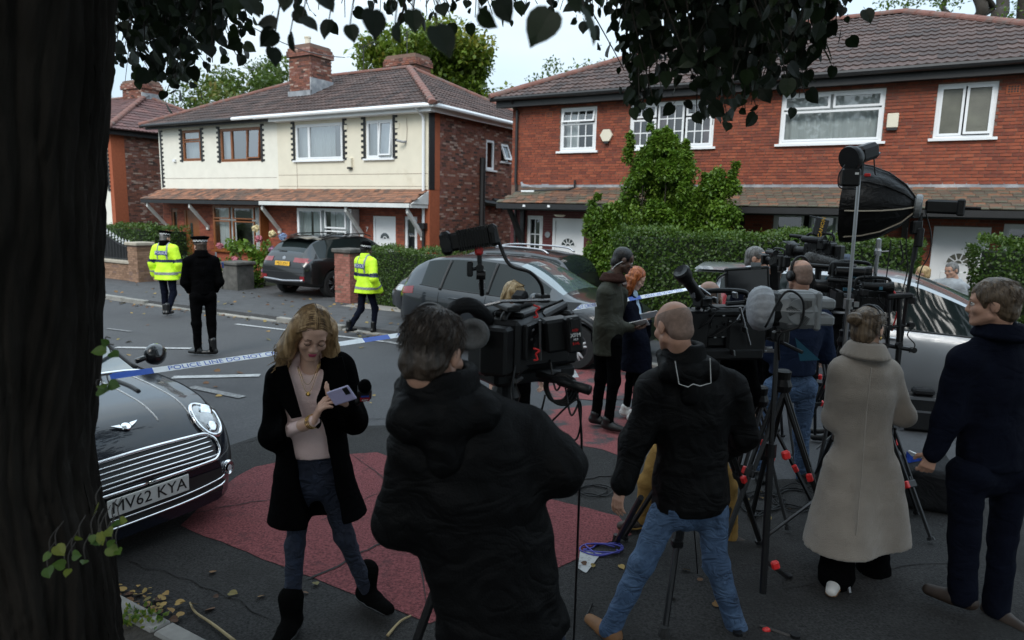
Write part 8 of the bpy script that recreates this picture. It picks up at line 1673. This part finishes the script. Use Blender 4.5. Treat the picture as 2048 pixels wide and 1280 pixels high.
for (pts) in ([(1850,420),(1862,470),(1858,510),(1842,540),(1835,580),(1842,610)],[(1815,455),(1812,500),(1815,540),(1800,600)],[(1782,480),(1776,530),(1770,590),(1775,640)],[(1800,480),(1806,515),(1800,530)]): cable('',[P(u,v,Y-.1) for u,v in pts],.0045,M['gearblack'],parent=t,name='hanging_lead')
# G. cameras of the scrum -------------------------------------------------------------------------------------------------------------
for (u,v,Y,az,lab,sd) in ((1640,505,6.2,-40,'black camera raised above the scrum, beside the grey fur microphone',3),(1700,575,5.6,-75,'camera with teal straps under the capped operator',4),(1557,522,6.3,-15,'black camera the navy-jumpered operator looks into',5),(1745,600,4.9,-80,'camera body with orange lead beside the silver car window',6)):
    c=P(u,v,Y); t=thing('broadcast_camera',lab,'video camera',[c[0],c[1],c[2]-.2],group='press video cameras'); camera(t,c,RotU(az),{3:.9,4:1.1,5:.6,6:.85}[sd],True,.1,sd)
    b=LB(c,RotU(az)*{3:.9,4:1.,5:.5,6:.7}[sd]); rr=np.random.default_rng(sd)
    for _ in range(6): b.box(rr.uniform(-.14,.14,3),rr.uniform(.05,.16,3),None,.01)
    b.obj('accessories',M['gearblack'],t,kind='stuff')
    if sd in (4,6): b=LB(c,RotU(az)); b.box((0,0,.1),(.3,.02,.02)); b.box((.1,.05,.06),(.02,.25,.02)); b.obj('strap',M['teal'],t)
    if sd==6: cable('',[c+np.array([.05,-.15,.1]),c+np.array([.1,-.16,.0]),c+np.array([.08,-.15,-.2])],.006,M['redclip'],parent=t,name='orange_lead')
    b=MB(); b.tube([c-np.array([0,0,.1]),c-np.array([0,0,.45])],.03,8); b.obj('post',M['gearm'],t); tripod(t,c-np.array([0,0,.45]),0,.45,r=.017,rot=sd)
Y=6.2; c=P(1641,455,Y); t=thing('monitor','small camera monitor with yellow printed word on its black hood','monitor',P(1650,490,Y)); R=RotU(170,.1,.25); b=LB(c,R); b.box((0,0,0),(.13,.03,.17),None,.008); b.box((-.02,-.05,.0),(.09,.06,.12),None,.008); mo=b.obj('hood',M['gearblack'],t)
text(mo,'CANON',c+R[:,1]*.018-R[:,0]*.0,np.stack([R[:,2],R[:,0],R[:,1]],1)*1.,.05,M['yel']); b=MB(); b.tube([P(1648,475,Y),P(1655,500,Y)],.018,6); b.tube([P(1620,432,Y),P(1650,440,Y)],.008,5); b.obj('stem',M['gearblack'],t)
Y=6.0; c=P(1643,522,Y); ax=unit(np.array([.9,-.3,-.25])); t=thing('microphone','grey furry microphone windshield in the scrum','microphone',c); 
pr=[('c',c-ax*.1,c+ax*.1,.05,.05)]; V_,Q_=sdf_mesh(pr,.01,.01,disp=[(.012,160,3)]); obj('fur_windshield',V_,Q_,M['fur'],t,True)
def fh(i): a=rnd_unit(1)[0]; a=unit(a-ax*(a@ax)); p=c+ax*RNG.uniform(-.12,.12)+a*.045; return np.array([p,p+a*.018+RNG.normal(size=3)*.006,p+a*.026+RNG.normal(size=3)*.012])
strands(fh,220,.0022,M['fur'],t,'fur'); b=MB(); b.tube([c+ax*.1,c+ax*.3],.012,6); b.obj('boom',M['gearblack'],t)
# H. chrome stand and I. articulated rig --------------------------------------------------------------------------------------------------
Y=5.9; t=thing('light_stand','bare chrome light stand rising behind the scrum','stand',[*P(1750,700,Y)[:2],gz(Y)]); b=MB(); p=P(1757,490,Y); b.tube([p,[p[0]-.02,p[1],gz(Y)+.3]],.017,8); b.lathe([(0,.06),(.022,.05),(.022,-.03),(.03,-.05),(.03,-.09)],p,n=12); b.tube([p+np.array([0,0,-.06]),p+np.array([.09,-.02,-.05])],.008,6); b.obj('pole',M['steel'],t)
for a in (0,2.1,4.2): b=MB(); b.tube([[p[0]-.02,p[1],.45],[p[0]+.4*math.cos(a),p[1]+.4*math.sin(a),gz(Y)+.02]],.01,6); b.obj('leg',M['steel'],t)
Y=4.7; t=thing('accessory_stand','black jointed camera bracket on a stand right of the beige coat','stand',[*P(1795,760,Y)[:2],gz(Y)]); b=MB()
for pts,r_ in (([(1800,590),(1797,690),(1795,720)],.016),([(1778,600),(1775,690)],.014),([(1815,600),(1808,650),(1800,655)],.01),([(1770,690),(1825,700)],.016),([(1775,655),(1820,650)],.012)): b.tube([P(u,v,Y) for u,v in pts],r_,7)
b.box(P(1800,592,Y),(.16,.05,.035),RotU(10,.0,.1),.008); b.box(P(1765,668,Y),(.05,.05,.06),None,.01); b.box(P(1822,600,Y),(.06,.04,.05),RotU(30),.008)
for (u,v) in ((1778,655),(1798,690),(1822,650),(1770,692),(1826,700)): b.lathe([(0,-.018),(.02,-.018),(.02,.018),(0,.018)],P(u,v,Y-.02),(0,1,0),10)
b.obj('bracket',M['gearm'],t,kind='stuff'); b=MB(); q=P(1796,720,Y); b.tube([q,[q[0],q[1],.3]],.016,7); b.obj('pole',M['gearm'],t); tripod(t,[q[0],q[1],.7],0,.4,r=.014,head=False,rot=.9)
cable('',[P(1826,655,Y-.03),P(1815,670,Y-.03),P(1830,690,Y-.03),P(1818,705,Y-.03)],.004,M['gearblack'],parent=t,name='lead')
# K. kit on the ground ------------------------------------------------------------------------------------------------------------------------
g0=G(1858,1035); t=thing('equipment_bag','black and blue equipment bag on the road between the beige coat and navy man','bag',g0)
pr=[('b',g0+np.array([.05,.25,.17]),(.26,.17,.17),RotU(20),.06),('c',g0+np.array([-.15,.1,.32]),g0+np.array([.25,.35,.34]),.05,.05)]; V_,Q_=sdf_mesh(pr,.014,.04,disp=[(.012,18,2)]); obj('bag_body',relax(V_,Q_),Q_,M['bagblack'],t,True)
q0,q1=P(1818,905,g0[1]+.1),P(1880,945,g0[1]+.25); b=MB(); A=np.array([[q0+(q1-q0)*f+np.array([0,.02,-.05*k_-.015*math.sin(f*9)]) for f in np.linspace(0,1,9)] for k_ in (0,1,2)]); b.grid(A); b.grid(A+np.array([0,.012,0]),True); b.obj('blue_flap',M['bagblue'],t,True); b=MB(); b.tube(spline([q0+np.array([0,0,.012]),(q0+q1)/2+np.array([0,0,.03]),q1+np.array([0,0,.01])],6),.008,5); b.obj('white_piping',M['white_ink'],t,True)
g1=G(1840,870); t=thing('flight_case','open black flight case behind the beige coat by the silver car','case',g1); b=LB(g1+np.array([.15,.2,.2]),RotU(15)); b.box((0,0,0),(.5,.3,.36),None,.02); k_=b.obj('case_body',M['gearblack'],t); b=LB(g1+np.array([.15,.2,.2]),RotU(15))
for s_ in (-1,1): b.box((s_*.245,-.15,.0),(.03,.02,.37)); 
b.box((0,-.152,.17),(.5,.016,.03)); b.box((0,-.152,.03),(.5,.012,.02)); b.obj('metal_edges',M['steel'],k_); b=LB(g1+np.array([.15,.2,.2]),RotU(15)); b.box((-.05,-.02,.22),(.2,.14,.07),None,.02); b.obj('gloves',M['bagblack'],t)
t=thing('tripod','folded tripod with red clips standing among the cables','tripod',G(1500,1000)); tripod(t,P(1520,800,4.6),0,.5,r=.018,rot=1.9)
t=thing('tripod','empty black tripod with spread legs behind the tall light stand','tripod',G(1585,1040)); tripod(t,P(1565,770,4.25),0,.42,r=.02,rot=-.6)
t=thing('monopod','black monopod leg between the legs of the bald man','monopod',G(1328,1272)); b=MB(); p,q=P(1372,960,3.6),G(1328,1272); b.tube([p,p+(q-p)*.35],.022,8); b.tube([p+(q-p)*.35,q],.016,8); l_=b.obj('tube',M['gearm'],t); b=MB(); b.cyl(p+(q-p)*.3,p+(q-p)*.4,.03,n=10); b.box(p+(q-p)*.42,(.06,.05,.05),None,.01); b.obj('collar',M['gearblack'],t); b=MB(); b.lathe([(0,0),(.035,.0),(.03,.025),(.018,.05)],q,n=12); b.obj('rubber_foot',M['tyre'],t)
t=thing('stand_leg','slanting black tripod leg left of the bald man','stand',G(1232,1088)); p,q=P(1282,995,3.75),G(1232,1086); b=MB(); b.tube([p,q],.018,7); b.cyl(q,q+np.array([0,0,.06]),.03,.02,8); b.obj('leg',M['gearm'],t)
rr=np.random.default_rng(21)
for (cu,cv,sx,sy,k_,mt,lab) in ((1520,1010,55,30,5,'gearblack','tangle of black cables on the road behind the bald man'),(1190,985,45,14,2,'gearblack','thin black cable loops on the road by the cameraman'),(1205,1103,50,16,3,'cblue','purple-blue cable loops beside the white painted triangle'),(1590,1000,60,30,4,'gearblack','black cables trailing under the tripods')):
    pts=[]
    for j in range(7*k_):
        a=j*.9; p=G(cu+sx*math.cos(a)*rr.uniform(.4,1),cv+sy*math.sin(a)*rr.uniform(.4,1)); p[2]+=.014+.004*(j%4); pts.append(p)
    cable(lab,pts,.0055,M[mt],k=5)
cable('thin black lead running from the stand to the road edge',[G(1395,1150)+np.array([0,0,.01]),P(1390,1080,3.75),P(1383,1010,3.7),P(1385,960,3.65)],.004,M['gearblack'])
# police tape -------------------------------------------------------------------------------------------------------------------------------------
M['tapew']=mk('white_plastic_tape',(.78,.8,.82),.4,var=.05); M['tapeb']=mk('blue_plastic_tape',(.02,.09,.45),.4,var=.05)
Pa,Pb=P(170,760,3.55),P(1420,570,8.3); L=np.linalg.norm(Pb-Pa); d=(Pb-Pa)/L
t=thing('police_tape','blue and white police line tape stretched across the street','tape',[Pa[0],Pa[1],Pa[2]])
def tp_(s,h):                         # point on tape: s metres along, h across (twists gently)
    f=s/L; p=Pa+d*s-np.array([0,0,.05*4*f*(1-f)*.5]); tw=.3*math.sin(s*1.1+.4)+.75; up=np.array([0,0,math.cos(tw)])+np.array([-d[1],d[0],0])*math.sin(tw); return p+up*h
wd=.043
def seg(s0,s1,mt):
    n=max(3,int((s1-s0)/.06)); A=np.array([[tp_(s,h) for s in np.linspace(s0,s1,n)] for h in (-wd/2,0,wd/2)]); b=MB(); b.grid(A); b.grid(A+np.array([0,.0015,0]),True); return b.obj('white_tape' if mt=='tapew' else 'blue_band',M[mt],t,True)
def tape_text(tx,s0,h,par):
    c=bpy.data.curves.new('t','FONT'); c.body=tx; c.size=h; c.align_y='CENTER'; o=bpy.data.objects.new('t',c); COL.objects.link(o); me=bpy.data.meshes.new_from_object(o.evaluated_get(bpy.context.evaluated_depsgraph_get())); bpy.data.objects.remove(o)
    V=np.array([v.co[:] for v in me.vertices]); F=[list(p.vertices) for p in me.polygons]; W=np.array([tp_(s0+x*1.15,y*.95)-np.array([0,.0025,0]) for x,y,_ in V]); obj('lettering',W,F,M['tapeb'],par); return V[:,0].max()*1.15
sA,stp=.31,2.06                        # blue bands repeat along the tape
s=sA-stp
rep=1.62; bl=.22; s=.12
while s<L:
    seg(s,min(L,s+bl),'tapeb'); e=min(L,s+rep)
    if e>s+bl: 
        w_=seg(s+bl,e,'tapew')
        if e-s>1.2: tape_text('POLICE LINE DO NOT CROSS',s+bl+.08,.05,w_)
    s+=rep
b=MB(); p=Pb; b.tube([[p[0],p[1],p[2]+.3],[p[0],p[1],p[2]-.5]],.02,6)
# dead fronds on the ground
M['straw']=mk('dry_straw',(.3,.23,.12),.8,var=.2)
for (pts,lab) in ((((380,1212),(392,1232),(425,1255),(470,1290)),'dry tan palm strip lying by the kerb'),(((822,1238),(800,1250),(775,1278)),'dry tan strip lying under the cameraman')):
    q=spline([G(u,v)+np.array([0,0,.02]) for u,v in pts],6); b=MB(); b.tube(q,np.linspace(.005,.009,len(q)),5); o=b.obj('dry_strip',M['straw'],None,True); tag(o,lab,'debris')
# pigeon on the canopy
c=S(-8.32,14.7,2.78); t=thing('pigeon','grey pigeon perched on the lead flashing above the left white door','pigeon',c-np.array([0,0,.1])); f=-ES
V_,Q_=sdf_mesh([('c',c+f*.05,c-f*.07,.055,.035),('c',c+f*.08+np.array([0,0,.04]),c+f*.09+np.array([0,0,.075]),.03,.028),('c',c-f*.08,c-f*.18-np.array([0,0,.02]),.028,.012),('c',c+f*.11+np.array([0,0,.075]),c+f*.14+np.array([0,0,.07]),.008,.004)],.008,.02); obj('body',V_,Q_,M['lead'],t,True)
